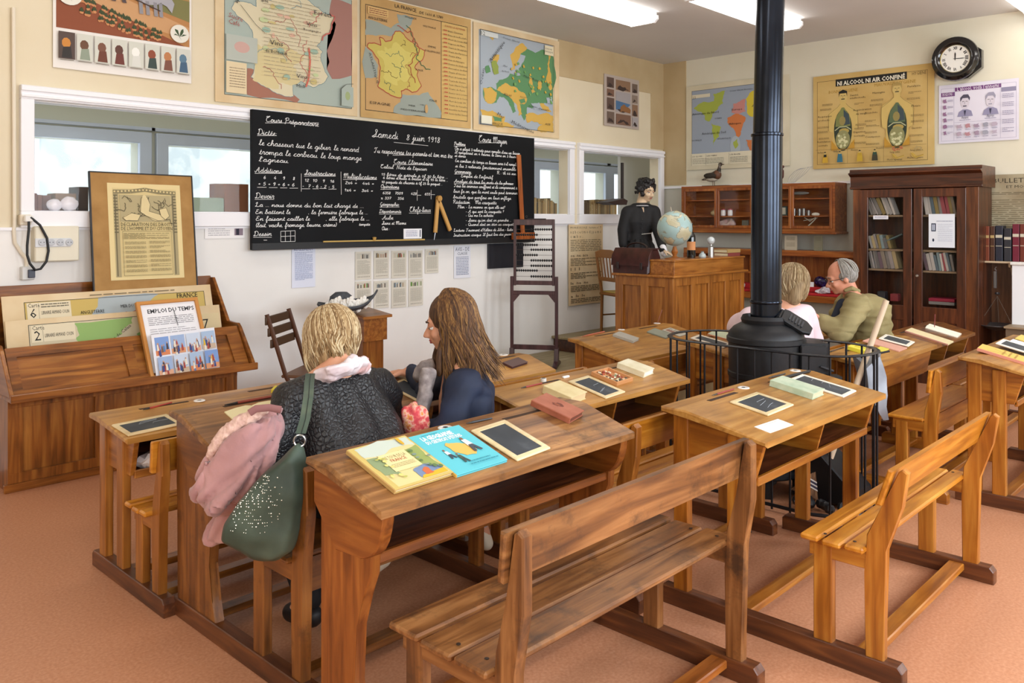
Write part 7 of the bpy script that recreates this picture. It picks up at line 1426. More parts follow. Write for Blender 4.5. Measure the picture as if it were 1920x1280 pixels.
for k in range(6):
    c = -CF*(.125-.02*abs(k-2.5))+CR*(-.10+.045*k)+UZ*(.055+.022*(k % 2)); m = MB()
    for j in range(12):
        a = j*2.4; r = .010+.003*j; q_ = c+CR*r*math.cos(a)+UZ*r*.8*math.sin(a)-CF*(.012-.001*j); m.ell(q_, (.019, .012, .019), 8, M=Matrix.Rotation(a, 4, 'Y'))
    for v in m.bm.verts: v.co += Vector(noise.noise_vector(v.co*60))*.006
    m.build('flower', P('#eeeae2', .8), parent=t, world=False, smooth=True)
# ================================================================ PASSAGE SHELF BOOKS (behind the glass)
def shelfbooks(x0, x1, y_px, seed, where, hs=(.11, .17), th=(.010, .028), cols=('#8a7048', '#a58a5a', '#6a5a3c', '#b3a27c', '#4a4436', '#7c6a4c', '#93805a', '#5c4a34'), tall=()):
    rnd = random.Random(seed); x = x0; k = 0
    while x < x1:
        w = rnd.uniform(*th); h = rnd.uniform(*hs)*(1 if k not in tall else 1.5)
        m = MB(); c = cols[rnd.randrange(len(cols))]; m.use(P(c, .7)).box(x, x+w-.001, 5.80, 5.80+rnd.uniform(.10, .14), 1.55, 1.55+h, .001).use(P('#d5cbb0', .8)).box(x+.002, x+w-.003, 5.805, 5.88, 1.55+h, 1.55+h+.0006)
        solo(m, 'book', 'old book in the row on the sill '+where, 'book', group='books '+where); x += w; k += 1
shelfbooks(6.2, 6.74, 0, 1, 'behind the middle window', tall=(9,)); shelfbooks(6.995, 7.80, 0, 2, 'behind the right window', tall=(3,))
struct(MB().box(1.6, 8.5, 5.77, 6.02, 1.51, 1.55), 'trim_7', mat=trimw)
def sb(x0, x1, ytop, col, name, label, lean=0, d=.16, Y=5.80, n=0):
    a, c, z1 = onY(x0, 398, Y).x, onY(x1, 398, Y).x, onY(x0, ytop, Y).z
    m = MB(); m.use(P(col, .7)).box(a, c, Y, Y+d, 1.551, z1, .003); solo(m, name, label, 'book')
sb(63, 70, 362, '#6a4436', 'book', 'narrow brown book at the left end of the left window sill'); sb(71, 79, 365, '#7a5444', 'book', 'second brown book from the left on the left window sill'); sb(80, 96, 366, '#6b4a3e', 'book', 'third brown book on the left window sill, beside the glass ornaments')
sb(104, 143, 362, '#8a7058', 'book', 'tan book standing behind the glass ornaments on the left window sill'); sb(145, 166, 350, '#4c4440', 'book', 'tall dark book half hidden by the declaration board'); sb(362, 420, 370, '#8d9a84', 'folder', 'grey-green folder on the left window sill beside the blackboard'); sb(421, 466, 344, '#8a5a3c', 'folder', 'tall brown folder on the left window sill against the blackboard', Y=5.83); sb(404, 419, 344, '#7a4a34', 'book', 'tall red-brown book behind the grey-green folder', Y=5.99, d=.1)
for x, r, l in ((102, .045, 'smaller clear glass ornament on the left window sill'), (130, .055, 'larger frilly clear glass ornament on the left window sill')):
    p = onY(x, 385, 5.74); p.z = 1.551+r*.8; m = MB(); m.ell((0, 0, 0), (r, .035, r*.85), 16)
    for v in m.bm.verts: v.co += Vector(noise.noise_vector(v.co*50))*.008
    for v in m.bm.verts: v.co += p
    solo(m, 'glass_ornament', l, 'ornament', mat=P('#dfd8dc', .12, spec=.8), smooth=True)
# handsaw-like rack between window and mannequin: dark hooked stand
a, c = onY(1167, 305, 5.55), onY(1168, 375, 5.55); t = thing('plough_model', 'dark wooden model with an upright post on the right window ledge', 'model', (c.x, 5.57, c.z))
MB().box(a.x-.014, a.x+.014, 5.54, 5.565, c.z-.02, a.z, .002).build('post', P('#2b2322', .5), parent=t); pp = [onY(x, y, 5.5) for x, y in ((1134, 379), (1150, 376), (1165, 372), (1172, 376), (1170, 384), (1148, 384))]
MB().prism([(p.x, p.z) for p in pp], 'y', 5.46, 5.63, bev=.004).build('base', P('#3a2a26', .5), parent=t)
# ================================================================ PEOPLE
def chain(m, L, n=14):
    for (p, r), (q, s) in zip(L, L[1:]): m.cap(p, r, q, s, n)
    return m
def wob(o, f=18, a=.004, seed=0):
    for v in o.data.vertices: v.co += Vector(noise.noise_vector(v.co*f+Vector((seed, 0, 0))))*a
    return o
def folds(o, d, f=22, a=.012, seed=0):
    d = d.normalized()
    for v in o.data.vertices:
        c = v.co-d*v.co.dot(d)*.85; n_ = noise.noise(c*f+Vector((seed, 0, 0))); v.co += v.normal*(abs(n_)-.25)*a*2
    return o
def frame3(F, U):
    F = F.normalized(); X = F.cross(U).normalized(); U = X.cross(F).normalized(); return Matrix((X, F, U)).transposed()
def headgeo(m, c, R3_, k=1.0, neck=None):
    q = lambda x, y, z: c+R3_ @ Vector((x*k, y*k, z*k))
    m.ell(q(0, -.012, .028), (.074*k, .094*k, .086*k), 18, M=R3_); m.ell(q(0, .022, -.035), (.058*k, .066*k, .078*k), 16, M=R3_)
    m.ell(q(0, .062, -.090), (.022*k, .020*k, .018*k), 10, M=R3_); m.cap(q(0, .086, .000), .008*k, q(0, .110, -.036), .012*k, 10); m.ell(q(0, .076, .018), (.048*k, .016*k, .011*k), 12, M=R3_)
    for s in (-1, 1):
        m.ell(q(s*.036, .064, -.035), (.022*k, .020*k, .022*k), 10, M=R3_); m.ell(q(s*.073, -.008, -.018), (.010*k, .019*k, .031*k), 10, M=R3_); m.ell(q(s*.013, .100, -.042), (.008*k, .010*k, .007*k), 8, M=R3_)
        m.ell(q(s*.030, .074, .006), (.016*k, .012*k, .006*k), 8, M=R3_)
    m.ell(q(0, .080, -.062), (.024*k, .014*k, .014*k), 10, M=R3_)
    if neck is not None: chain(m, [(q(0, -.025, -.03), .052*k), (q(0, -.03, -.09), .050*k), (neck, .058*k)])
def facebits(t, c, R3_, k=1, iris='#4a3524', lip='#a8574e', brow='#4a3020', lids=True):
    q = lambda x, y, z: c+R3_ @ Vector((x*k, y*k, z*k))
    for s in (-1, 1):
        e = MB(); e.ell(q(s*.031, .0715, -.004), .0112*k, 12); e = e.build('eye', P('#ece8e2', .2), parent=t, smooth=True)
        MB().ell(q(s*.031, .0815, -.005), (.006*k, .0035*k, .006*k), 10, M=R3_).build('iris', P(iris, .2), parent=e, smooth=True)
        MB().ell(q(s*.031, .0735, .0018), (.0145*k, .0115*k, .0080*k), 10, M=R3_).build('eyelid', P('#b98467', .6), parent=e, smooth=True)
        MB().tube([q(s*.014, .092, .018), q(s*.030, .090, .024), q(s*.046, .078, .019)], [.0028*k, .0035*k, .002*k], 6).build('eyebrow', P(brow, .8), parent=t, smooth=True)
    MB().ell(q(0, .091, -.058), (.020*k, .007*k, .0055*k), 12, M=R3_).ell(q(0, .090, -.067), (.017*k, .007*k, .0055*k), 12, M=R3_).build('lips', P(lip, .4), parent=t, smooth=True)
def handgeo(m, w, D, Nn, side=1, k=1.0, curl=.5):
    """palm + five separate fingers; w wrist, D finger direction, Nn back-of-hand normal"""
    D = D.normalized(); S = D.cross(Nn).normalized()*side; Nn = S.cross(D).normalized()*side
    for a in (-.028, -.010, .010, .027): m.cap(w+D*.012*k+S*a*.7*k, .014*k, w+D*.078*k+S*a*k, .0115*k, 8)
    for a, l in ((-.029, .052), (-.010, .068), (.010, .074), (.028, .066)):
        b = w+D*.086*k+S*a*k; c1 = curl*(.7 if a > .02 else 1); j1 = b+(D*math.cos(c1*.6)-Nn*math.sin(c1*.6))*l*.45*k; j2 = j1+(D*math.cos(c1*1.5)-Nn*math.sin(c1*1.5))*l*.32*k; j3 = j2+(D*math.cos(c1*2.1)-Nn*math.sin(c1*2.1))*l*.24*k
        chain(m, [(b, .0095*k), (j1, .0088*k), (j2, .0080*k), (j3, .0068*k)], 8)
    b = w+D*.025*k+S*.030*k; chain(m, [(b, .013*k), (b+(D*.6+S*.75-Nn*.2)*.034*k, .0105*k), (b+(D*.85+S*.75-Nn*.35)*.058*k, .0085*k)], 8)
def strands(t, c, R3_, n, reach, mats, rad=(.083, .103, .098), seed=0, wave=.004, r=.0032, openang=.75, name='hair_strands', spread=1.0, inward=0, part=0, drop=UZ, lens=None, keep=None, outw=0):
    rnd = random.Random(seed); bs = [MB() for _ in mats]
    for i in range(n):
        a = rnd.uniform(-PI, PI); t0 = rnd.uniform(.05, .9); t1 = 1.62+rnd.uniform(-.1, .12); front = abs(a) < openang
        if front: a = math.copysign(openang+rnd.random()*.5, a)
        L = reach*rnd.uniform(.82, 1.05); k = 1+rnd.uniform(.0, .10); pts = []
        for j in range(6):
            th = t0+(t1-t0)*j/5
            v = Vector((rad[0]*k*math.sin(th)*math.sin(a)+part*math.cos(th), rad[1]*k*math.sin(th)*math.cos(a)-.012, rad[2]*k*math.cos(th)+.028)); pts.append(c+R3_ @ v)
        d = Vector((pts[-1]-c)); d.z = 0; d = d.normalized() if d.length > 1e-4 else d; ph = rnd.random()*6; m_ = 6
        e = pts[-1].copy(); side = Vector((-d.y, d.x, 0)); cl_ = int((a+4)*5.5)+100*int(t0*2.5); cr_ = random.Random(cl_+seed); co_, cs_, cw_, ph = cr_.uniform(-.5, 1), cr_.uniform(-1, 1), cr_.uniform(.5, 1.6), cr_.random()*6+rnd.random()*.8; L *= cr_.uniform(.86, 1.08)
        for j in range(1, m_+1):
            f = j/m_; p = e-drop*L*f+d*(spread-1+outw*(.4+.6*co_)*f)*L*f*.5+side*cs_*.10*L*f-d*inward*f*f*L+side*wave*cw_*math.sin(ph+f*6)+d*wave*cw_*math.cos(ph+f*5)*f
            if keep: p = keep(p)
            pts.append(p)
        bs[rnd.randrange(len(bs))].tube(pts, [r*.7]+[r]*(len(pts)-3)+[r*.8, r*.25], 4)
    for b_, mt in zip(bs, mats): 
        o = b_.build(name, mt, parent=t, smooth=True); o['kind'] = 'stuff'
def hairm(name, d, m_, l, rough=.68): return noisy(name, [(.3, d), (.5, m_), (.7, l)], scale=(40, 40, 4), nscale=3, rough=rough, bump=.3, bdist=.003)
skin = noisy('skin', [(.3, '#c98e70'), (.7, '#d8a284')], nscale=6, rough=.5, spec=.4); skin2 = noisy('skin fair', [(.3, '#c58a6c'), (.7, '#d59c7c')], nscale=6, rough=.5)
def person(label, J, F, U, hc, k=1.0, skinm=None, arms=True, voxel=.008, hands=None, loc=None):
    t = thing('person', label, 'person', loc or (J['pel'].x, J['pel'].y, 0)); R3_ = frame3(F, U); m = MB()
    headgeo(m, hc, R3_, k, J['neck'])
    chain(m, [(J['neck']-UZ*.01, .055), (J['chest'], .10), (J['pel'], .11)])
    for s in 'LR':
        chain(m, [(J['neck'], .05), (J['sh'+s], .045), (J['el'+s], .036), (J['wr'+s], .024)]); chain(m, [(J['pel'], .10), (J['hip'+s], .075), (J['kn'+s], .052), (J['an'+s], .036), (J['toe'+s], .028)])
    for w, D, Nn, side, curl in (hands or []): handgeo(m, w, D, Nn, side, curl=curl)
    o = m.build('body', skinm or skin, parent=t); bake(o, voxel, 2); return t, R3_
V3 = lambda *a: Vector(a)
# ---- blonde woman in black leather
J = dict(pel=V3(1.80, 2.44, .53), chest=V3(1.79, 2.56, .76), neck=onD(632, 690, 3.04), shL=V3(1.60, 2.60, .86), shR=V3(2.00, 2.62, .845), elL=V3(1.50, 2.58, .66), wrL=V3(1.62, 2.84, .76), elR=V3(2.10, 2.70, .68), wrR=V3(1.98, 2.90, .765),
    hipL=V3(1.70, 2.52, .52), hipR=V3(1.90, 2.52, .52), knL=V3(1.66, 2.86, .50), knR=V3(1.90, 2.88, .50), anL=V3(1.68, 2.62, .10), anR=V3(1.90, 2.66, .09), toeL=V3(1.68, 2.74, .04), toeR=V3(1.91, 2.80, .04))
hc = onD(621, 640, 3.10); F1_ = V3(-.10, .93, -.34); U1_ = V3(0, .34, .94)
t, R3_ = person('blonde woman in a black crocodile-texture leather jacket, seen from behind at the left desk', J, F1_, U1_, hc, .98, hands=[(J['wrL'], V3(.2, 1, -.02), UZ, -1, .3), (J['wrR'], V3(-.3, 1, -.02), UZ, 1, .3)])
facebits(t, hc, R3_, .98)
croc, nt, b = nm('crocodile leather'); b.inputs['Base Color'].default_value = lin('#17171a'); b.inputs['Roughness'].default_value = .42; tc = N(nt, 'ShaderNodeTexCoord')
vo = N(nt, 'ShaderNodeTexVoronoi', feature='DISTANCE_TO_EDGE'); vo.inputs['Scale'].default_value = 70; nn_ = N(nt, 'ShaderNodeTexNoise'); nn_.inputs['Scale'].default_value = 9; mxv = N(nt, 'ShaderNodeMix', data_type='VECTOR'); mxv.inputs[0].default_value = .03
nt.links.new(tc.outputs['Object'], nn_.inputs['Vector']); nt.links.new(tc.outputs['Object'], mxv.inputs[4]); nt.links.new(nn_.outputs['Color'], mxv.inputs[5]); nt.links.new(mxv.outputs[1], vo.inputs['Vector'])
mr = N(nt, 'ShaderNodeMapRange'); mr.inputs[1].default_value = 0; mr.inputs[2].default_value = .22; nt.links.new(vo.outputs['Distance'], mr.inputs[0]); bp = N(nt, 'ShaderNodeBump'); bp.inputs['Strength'].default_value = .6; bp.inputs['Distance'].default_value = .003; nt.links.new(mr.outputs[0], bp.inputs['Height']); nt.links.new(bp.outputs[0], b.inputs['Normal'])
m = MB()
for dx, r0, r1 in ((-.10, .105, .115), (.0, .12, .12), (.10, .105, .115)): chain(m, [(J['neck']+V3(dx*.8, -.01, -.075), .07), (J['chest']+V3(dx, -.01, 0), r0), (J['pel']+V3(dx, 0, .04), r1)])
chain(m, [(J['neck']+V3(-.03, 0, -.05), .06), (J['shL'], .075), (J['elL'], .062), (J['wrL']+V3(0, -.03, 0), .045)]); chain(m, [(J['neck']+V3(.03, 0, -.05), .06), (J['shR'], .075), (J['elR'], .062), (J['wrR']+V3(0, -.03, 0), .045)])
o = m.build('leather_jacket', croc, parent=t); bake(o, .011, 8); wob(o, 11, .012, 1)
m = MB()
for s in 'LR': chain(m, [(J['pel']+UZ*.0, .115), (J['hip'+s], .088), (J['kn'+s], .068), (J['an'+s]+V3(0, 0, .03), .05)])
bake(m.build('black_trousers', P('#111216', .8), parent=t), .012, 5)
for s in 'LR': bake(MB().cap(J['an'+s]+V3(0, -.02, -.03), .04, J['toe'+s], .036).build('shoe', P('#17171a', .5), parent=t), .008, 3)
sc = noisy('scarf cloth', [(.35, '#d5c3c8'), (.5, '#e9e0e4'), (.65, '#d3a9a6')], nscale=9, rough=.85)
m = MB(); q = [onD(x, y, d) for x, y, d in ((590, 720, 2.98), (600, 702, 2.96), (626, 694, 2.92), (655, 684, 2.94), (681, 677, 3.02), (690, 686, 3.10))]; m.tube(q, [.016, .023, .025, .025, .022, .016], 12).tube([p+V3(0, .02, -.020) for p in q], [.02, .024, .026, .026, .024, .02], 10)
o = m.build('scarf', sc, parent=t); bake(o, .007, 2); wob(o, 24, .008, 3); folds(o, CR+UZ*.3, 50, .010, 4)
hb = [hairm('blonde a', '#8a6e4c', '#ab9068', '#c8b28a'), hairm('blonde b', '#6a5034', '#866a46', '#a08258'), hairm('blonde c', '#b8a078', '#d2c09a', '#e6dabb')]
m = MB(); q = lambda x, y, z: hc+R3_ @ V3(x, y, z); m.ell(q(0, -.018, .030), (.087, .101, .095), 20, M=R3_)
for dx in (-.035, 0, .035): m.cap(q(dx, -.02, .0), .050, q(dx, -.015, -.03)-UZ*.03, .048)
o = m.build('hair', hb[1], parent=t); bake(o, .009, 4)
strands(t, hc, R3_, 2100, .125, hb, rad=(.090, .106, .100), seed=3, r=.0022, openang=.8, inward=.38, outw=.35, wave=.008)
# shoulder bag
def pillow(px, d, th, name, mat, parent=None, vox=.012, sm=10, wa=.0, wf=14, world=True, seed=0, inner=.45):
    c = [sum(p[i] for p in px)/len(px) for i in (0, 1)]; o0 = onD(c[0], c[1], d); Mx = basis(o0, CR, UZ); s = d/FPX
    pts = [((x-c[0])*s, -(y-c[1])*s) for x, y in px]; m = MB()
    shr = lambda f: [(x*f, y*f) for x, y in pts]
    R_ = []
    for f, z in ((inner, -th/2), (.85, -th*.40), (1, -th*.12), (1, th*.12), (.85, th*.40), (inner, th/2)): R_.append([m.bm.verts.new(Mx @ Vector((x, y, z))) for x, y in shr(f)])
    n = len(pts); m.face(R_[0][::-1]); m.face(R_[-1])
    for A, B in zip(R_, R_[1:]):
        for i in range(n): m.face([A[i], A[(i+1) % n], B[(i+1) % n], B[i]])
    o = m.build(name, mat, parent=parent); bake(o, vox, sm)
    if wa: wob(o, wf, wa, seed)
    return o
gl = noisy('green suede', [(.3, '#2b3a30'), (.55, '#46564a'), (.75, '#66735f')], nscale=5, rough=.6, bump=.2, bdist=.003, bscale=60)
t = thing('shoulder_bag', 'dark green studded shoulder bag hanging from the blonde woman\'s shoulder', 'bag', onD(500, 1040, 2.6))
bp_ = [(556, 832), (566, 838), (574, 870), (573, 930), (566, 985), (552, 1030), (520, 1050), (480, 1044), (440, 1028), (418, 1012), (424, 975), (450, 935), (490, 890), (530, 855)]
bo = pillow(bp_, 2.60, .15, 'bag_body', gl, t, .009, 5, .008, 13)
q = [onD(x, y, d) for x, y, d in ((582, 700, 2.90), (580, 716, 2.84), (578, 745, 2.74), (572, 785, 2.66), (564, 812, 2.62))]; MB().ribbon(q, CR, CF, .016, .003).build('strap', gl, parent=t); q2 = [p+CR*.002-CF*.004 for p in q]; MB().ribbon(q2, CR, CF, .0012, .001).build('strap_seam', P('#1c2620', .6), parent=t)
rc = onD(562, 826, 2.60); MB().tube([rc+CR*.018*math.cos(a)+UZ*.018*math.sin(a) for a in [k*PI/8 for k in range(16)]], .003, 6, close=True).build('ring', P('#b9bcc0', .25, .9), parent=t, smooth=True)
rnd = random.Random(4); m = MB(); k = 0
me = bo.data; me.calc_loop_triangles(); pl = t.matrix_basis.translation
cands = [(p.center+pl, p.normal) for p in me.polygons if p.normal.dot(-CF) > .25]
for cpt, nr in rnd.sample(cands, min(900, len(cands))):
    d = cpt.dot(CF); x = 960+FPX*cpt.dot(CR)/d; y = 410+FPX*(EYE-cpt.z)/d
    w = (x-420)/120+(y-870)/150
    if 430 < x < 530 and 880 < y < 1000 and ((x-478)/48)**2+((y-948)/62)**2+.5*((x-478)*(y-948))/(48*62) < rnd.uniform(.3, 1.3) and k < 140: m.ell(cpt, rnd.choice((.0014, .0018, .0026)), 5); k += 1
o = m.build('studs', P('#d9d6c4', .2, .8), parent=t); o['kind'] = 'stuff'
# pink coat over the bench end
pk = noisy('pink wool', [(.3, '#a67b7b'), (.55, '#bb8e8e'), (.75, '#caa2a0')], nscale=5, rough=.9, bump=.3, bdist=.002, bscale=120, sheen=.3)
t = thing('pink_coat', 'dusty pink coat with a furry collar hanging beside the blonde woman\'s left arm', 'coat', onD(430, 960, 2.8))
pillow([(524, 768), (500, 772), (462, 788), (425, 812), (392, 850), (374, 890), (372, 925), (392, 948), (425, 955), (462, 935), (490, 900), (512, 860), (528, 815)], 2.80, .22, 'coat_body', pk, t, .010, 5, .010, 9, seed=4); folds(bpy.data.objects['coat_body'], CR*.6+UZ*.75, 20, .034, 2)
pillow([(430, 930), (468, 915), (462, 965), (432, 1012), (400, 1022), (384, 1012), (392, 990), (415, 960)], 2.86, .10, 'coat_tail', pk, t, .009, 5, .010, 10, seed=6); folds(bpy.data.objects['coat_tail'], CR*.5+UZ*.8, 24, .024, 5)
q = [onD(x, y, 2.74) for x, y in ((500, 768), (478, 777), (452, 792), (425, 812), (402, 838), (390, 860))]; o = MB().tube(q, [.012, .022, .026, .026, .02, .01], 10).build('furry_collar', noisy('pale fur', [(.3, '#c9a49a'), (.7, '#e0c2b4')], nscale=60, rough=1, bump=.8, bdist=.006), parent=t); bake(o, .007, 2); wob(o, 80, .006)
q = [onD(x, y, 2.70) for x, y in ((527, 768), (505, 764), (480, 766), (468, 774))]; MB().tube(q, (.005, .012), 8).build('cuff', P('#8a5f5e', .8), parent=t, smooth=True)
# ---- long-haired woman in navy
hc = onD(842, 604, 3.42); F2_ = -CR*.97+CF*.02-UZ*.20; U2_ = UZ*.97-CR*.20
nk = onD(858, 672, 3.42)
J = dict(pel=V3(2.30, 2.46, .53), chest=onD(868, 742, 3.40), neck=nk, shL=onD(872, 722, 3.27), shR=onD(850, 708, 3.56), elL=onD(838, 812, 3.20), wrL=onD(775, 800, 3.30), elR=onD(800, 735, 3.72), wrR=onD(765, 697, 3.80),
    hipL=V3(2.26, 2.40, .52), hipR=V3(2.24, 2.54, .52), knL=onD(765, 905, 3.22), knR=onD(850, 890, 3.52), anL=onD(718, 1035, 3.20), anR=onD(900, 985, 3.62), toeL=onD(700, 1062, 3.18), toeR=onD(912, 1018, 3.62))
t, R3_ = person('long-haired brunette woman in a navy jacket, in profile at the left desk', J, F2_, U2_, hc, .97, skin2, hands=[(J['wrR'], (onD(728, 699, 3.84)-J['wrR']), UZ, -1, .25), (J['wrL'], (onD(750, 790, 3.35)-J['wrL']), UZ, 1, .4)])
facebits(t, hc, R3_, .97, '#3a2a1c', '#a14e4a', '#3a2414')
navy = noisy('navy wool', [(.3, '#121a2e'), (.7, '#1b2742')], nscale=8, rough=.75, bump=.1, bdist=.002, bscale=200)
m = MB()
for f in (-.07, 0, .07): o_ = CF*f; chain(m, [(J['neck']+o_*.8-UZ*.06, .06), (J['chest']+o_+CR*.02, .105), (J['pel']+o_+UZ*.03, .12)])
chain(m, [(J['neck']-UZ*.045, .055), (J['shL'], .070), (J['elL'], .060), (J['wrL'], .04)]); chain(m, [(J['neck']-UZ*.045, .055), (J['shR'], .068), (J['elR'], .055), (J['wrR']+CR*.02, .040)])
o = m.build('navy_jacket', navy, parent=t); bake(o, .010, 7); wob(o, 12, .010, 5); folds(o, CR+UZ*.3, 14, .008, 3)
m = MB()
for s in 'LR': chain(m, [(J['pel'], .11), (J['hip'+s], .085), (J['kn'+s], .065), (J['an'+s]+UZ*.03, .048)])
o = m.build('white_trousers', P('#c9d0e0', .8), parent=t); bake(o, .011, 5); wob(o, 20, .006)
for s in 'LR': bake(MB().cap(J['an'+s]+UZ*-.02, .038, J['toe'+s], .032).build('shoe', P('#cfc4b0', .6), parent=t), .008, 3)
o = MB().tube([onD(x, y, 3.30) for x, y in ((806, 690), (800, 712), (796, 745), (792, 790))], [.03, .034, .03, .026], 10).tube([onD(x, y, 3.44) for x, y in ((815, 682), (795, 690), (783, 703), (790, 715))], [.025, .03, .03, .02], 10).build('grey_scarf', noisy('grey scarf', [(.3, '#7c7272'), (.7, '#b5aaa6')], nscale=30, rough=.95), parent=t); bake(o, .008, 3); wob(o, 30, .008, 9)
hb2 = [hairm('brown a', '#2c1b0f', '#4a2f1a', '#684624'), hairm('brown b', '#3c2514', '#5c3c20', '#7c5830'), hairm('brown c', '#5c3e20', '#7e5a30', '#a07a44')]
m = MB(); q = lambda x, y, z: hc+R3_ @ V3(x, y, z)
m.ell(q(0, -.022, .032), (.085, .100, .095), 20, M=R3_)
for f in (-.03, 0, .03): chain(m, [(q(f, -.03, .0), .060), (q(f, -.04, -.07), .050), (onD(866, 690, 3.42)-CF*f, .040)])
chain(m, [(q(.080, .000, .02), .014), (onD(826, 660, 3.34), .018), (onD(824, 700, 3.33), .016)])
chain(m, [(q(-.080, .000, .02), .014), (onD(818, 665, 3.46), .018), (onD(814, 700, 3.44), .016)])
bake(m.build('hair', hb2[0], parent=t), .009, 5)
strands(t, hc, R3_, 2500, .25, hb2, rad=(.088, .104, .101), seed=8, r=.0022, openang=1.22, wave=.013, outw=.45, drop=UZ-CR*.22)
# coral floral cloth on her lap
pillow([(757, 762), (780, 752), (800, 758), (806, 790), (800, 815), (770, 825), (752, 805)], 3.18, .09, 'floral_cloth', noisy('coral floral', [(.38, '#c9404a'), (.47, '#dd6a62'), (.55, '#e9b7a4'), (.62, '#d98a3a'), (.72, '#c43c50')], nscale=38, rough=.8)); o = bpy.data.objects['floral_cloth']; folds(wob(o, 22, .014), UZ, 30, .012); tag(centre(o), 'coral pink floral cloth between the two women at the desk', 'cloth')
# ---- man in khaki jacket
hc = onD(1577, 519, 5.66); F3_ = -CR*.95+CF*.10-UZ*.30; U3_ = UZ*.95-CR*.28
J = dict(pel=onD(1622, 690, 5.75), chest=onD(1618, 585, 5.72), neck=onD(1597, 553, 5.68), shL=onD(1608, 572, 5.54), shR=onD(1590, 566, 5.86), elL=onD(1578, 626, 5.42), wrL=onD(1540, 600, 5.50), elR=onD(1560, 615, 5.90), wrR=onD(1535, 600, 5.85),
    hipL=onD(1610, 695, 5.66), hipR=onD(1600, 690, 5.86), knL=onD(1530, 690, 5.75), knR=onD(1530, 684, 5.95), anL=onD(1540, 800, 5.8), anR=onD(1550, 795, 6.0), toeL=onD(1515, 815, 5.8), toeR=onD(1525, 808, 6.0))
t, R3_ = person('grey-haired man with glasses in a khaki jacket, seated behind the stove', J, F3_, U3_, hc, .98, noisy('ruddy skin', [(.3, '#c07c60'), (.7, '#d29478')], nscale=6, rough=.5), voxel=.009, hands=[(J['wrL'], onD(1523, 586, 5.5)-J['wrL'], UZ, 1, .9), (J['wrR'], onD(1520, 590, 5.8)-J['wrR'], UZ, -1, .9)])
facebits(t, hc, R3_, .98, '#3a2a1c', '#a8665a', '#6a625c')
kh = noisy('khaki cloth', [(.3, '#7c7048'), (.7, '#978a5e')], nscale=6, rough=.8); m = MB()
for f in (-.09, 0, .09): o_ = CF*f; chain(m, [(J['neck']+o_*.7-UZ*.05, .065), (J['chest']+o_+CR*.03, .125), (onD(1625, 640, 5.74)+o_, .125), (J['pel']+o_, .125)])
chain(m, [(J['neck']-UZ*.03, .06), (J['shL'], .082), (J['elL'], .070), (J['wrL'], .046)]); chain(m, [(J['neck']-UZ*.03, .06), (J['shR'], .08), (J['elR'], .066), (J['wrR'], .046)])
o = m.build('khaki_jacket', kh, parent=t); bake(o, .012, 5)
for v in o.data.vertices: v.co += Vector(noise.noise_vector(Vector((v.co.x*8, v.co.y*8, v.co.z*34))))*.016
bake(MB().tube([onD(x, y, d) for x, y, d in ((1583, 545, 5.62), (1597, 540, 5.60), (1609, 546, 5.66), (1604, 542, 5.78))], [.014, .018, .018, .012], 8).build('collar', kh, parent=t), .007, 2)
bake(MB().cap(onD(1580, 570, 5.62), .04, onD(1566, 600, 5.60), .035).build('navy_shirt', P('#1a2334', .8), parent=t), .008, 3)
m = MB()
for s in 'LR': chain(m, [(J['pel'], .11), (J['hip'+s], .09), (J['kn'+s], .07), (J['an'+s]+UZ*.03, .055)])
bake(m.build('dark_trousers', P('#23262e', .8), parent=t), .013, 4)
for s in 'LR': bake(MB().cap(J['an'+s], .042, J['toe'+s], .036).build('shoe', P('#2a2220', .6), parent=t), .01, 3)
gh_ = hairm('grey hair', '#5f5c58', '#85817c', '#a8a49e', .6); q = lambda x, y, z: hc+R3_ @ V3(x, y, z)
m = MB(); m.ell(q(0, -.045, .010), (.080, .070, .075), 18, M=R3_)
for s in (-1, 1): m.ell(q(s*.058, -.02, .012), (.022, .055, .045), 12, M=R3_)
bake(m.build('hair', gh_, parent=t), .007, 3)
strands(t, hc, R3_, 240, .015, [gh_, P('#9a968e', .7)], rad=(.080, .100, .086), seed=5, r=.0022, openang=1.35, wave=.003)
g = MB()
for s in (-1, 1): g.tube([q(s*.031+.021*math.cos(a), .096, -.006+.016*math.sin(a)) for a in [k*PI/7 for k in range(14)]], .0016, 5, close=True).tube([q(s*.052, .094, .0), q(s*.078, .0, .0)], .0018, 5)
g.tube([q(-.010, .098, .0), q(.010, .098, .0)], .0016, 5); g.build('glasses', P('#2a2320', .3), parent=t)
# ---- woman in pale pink, back to the camera
hc = onD(1487, 533, 5.20); F4_ = CF*.55+CR*.75-UZ*.15; U4_ = UZ
J = dict(pel=onD(1450, 715, 5.12), chest=onD(1452, 615, 5.15), neck=onD(1478, 568, 5.18), shL=onD(1408, 600, 5.18), shR=onD(1505, 592, 5.22), elL=onD(1385, 612, 5.30), wrL=onD(1410, 640, 5.50), elR=onD(1522, 640, 5.30), wrR=onD(1510, 625, 5.50),
    hipL=onD(1440, 720, 5.22), hipR=onD(1475, 720, 5.22), knL=onD(1440, 700, 5.55), knR=onD(1490, 700, 5.55), anL=onD(1445, 810, 5.60), anR=onD(1495, 810, 5.60), toeL=onD(1450, 810, 5.72), toeR=onD(1500, 810, 5.72))
t, R3_ = person('woman in a pale pink top with a short ash-blonde bob, behind the stove pipe', J, F4_, U4_, hc, .96, voxel=.010, hands=[(J['wrL'], CF+CR*.3, UZ, -1, .4), (J['wrR'], CF-CR*.2, UZ, 1, .4)]); facebits(t, hc, R3_, .96)
pw = noisy('pale pink cloth', [(.3, '#dfc4cc'), (.7, '#ecd8de')], nscale=5, rough=.85); m = MB()
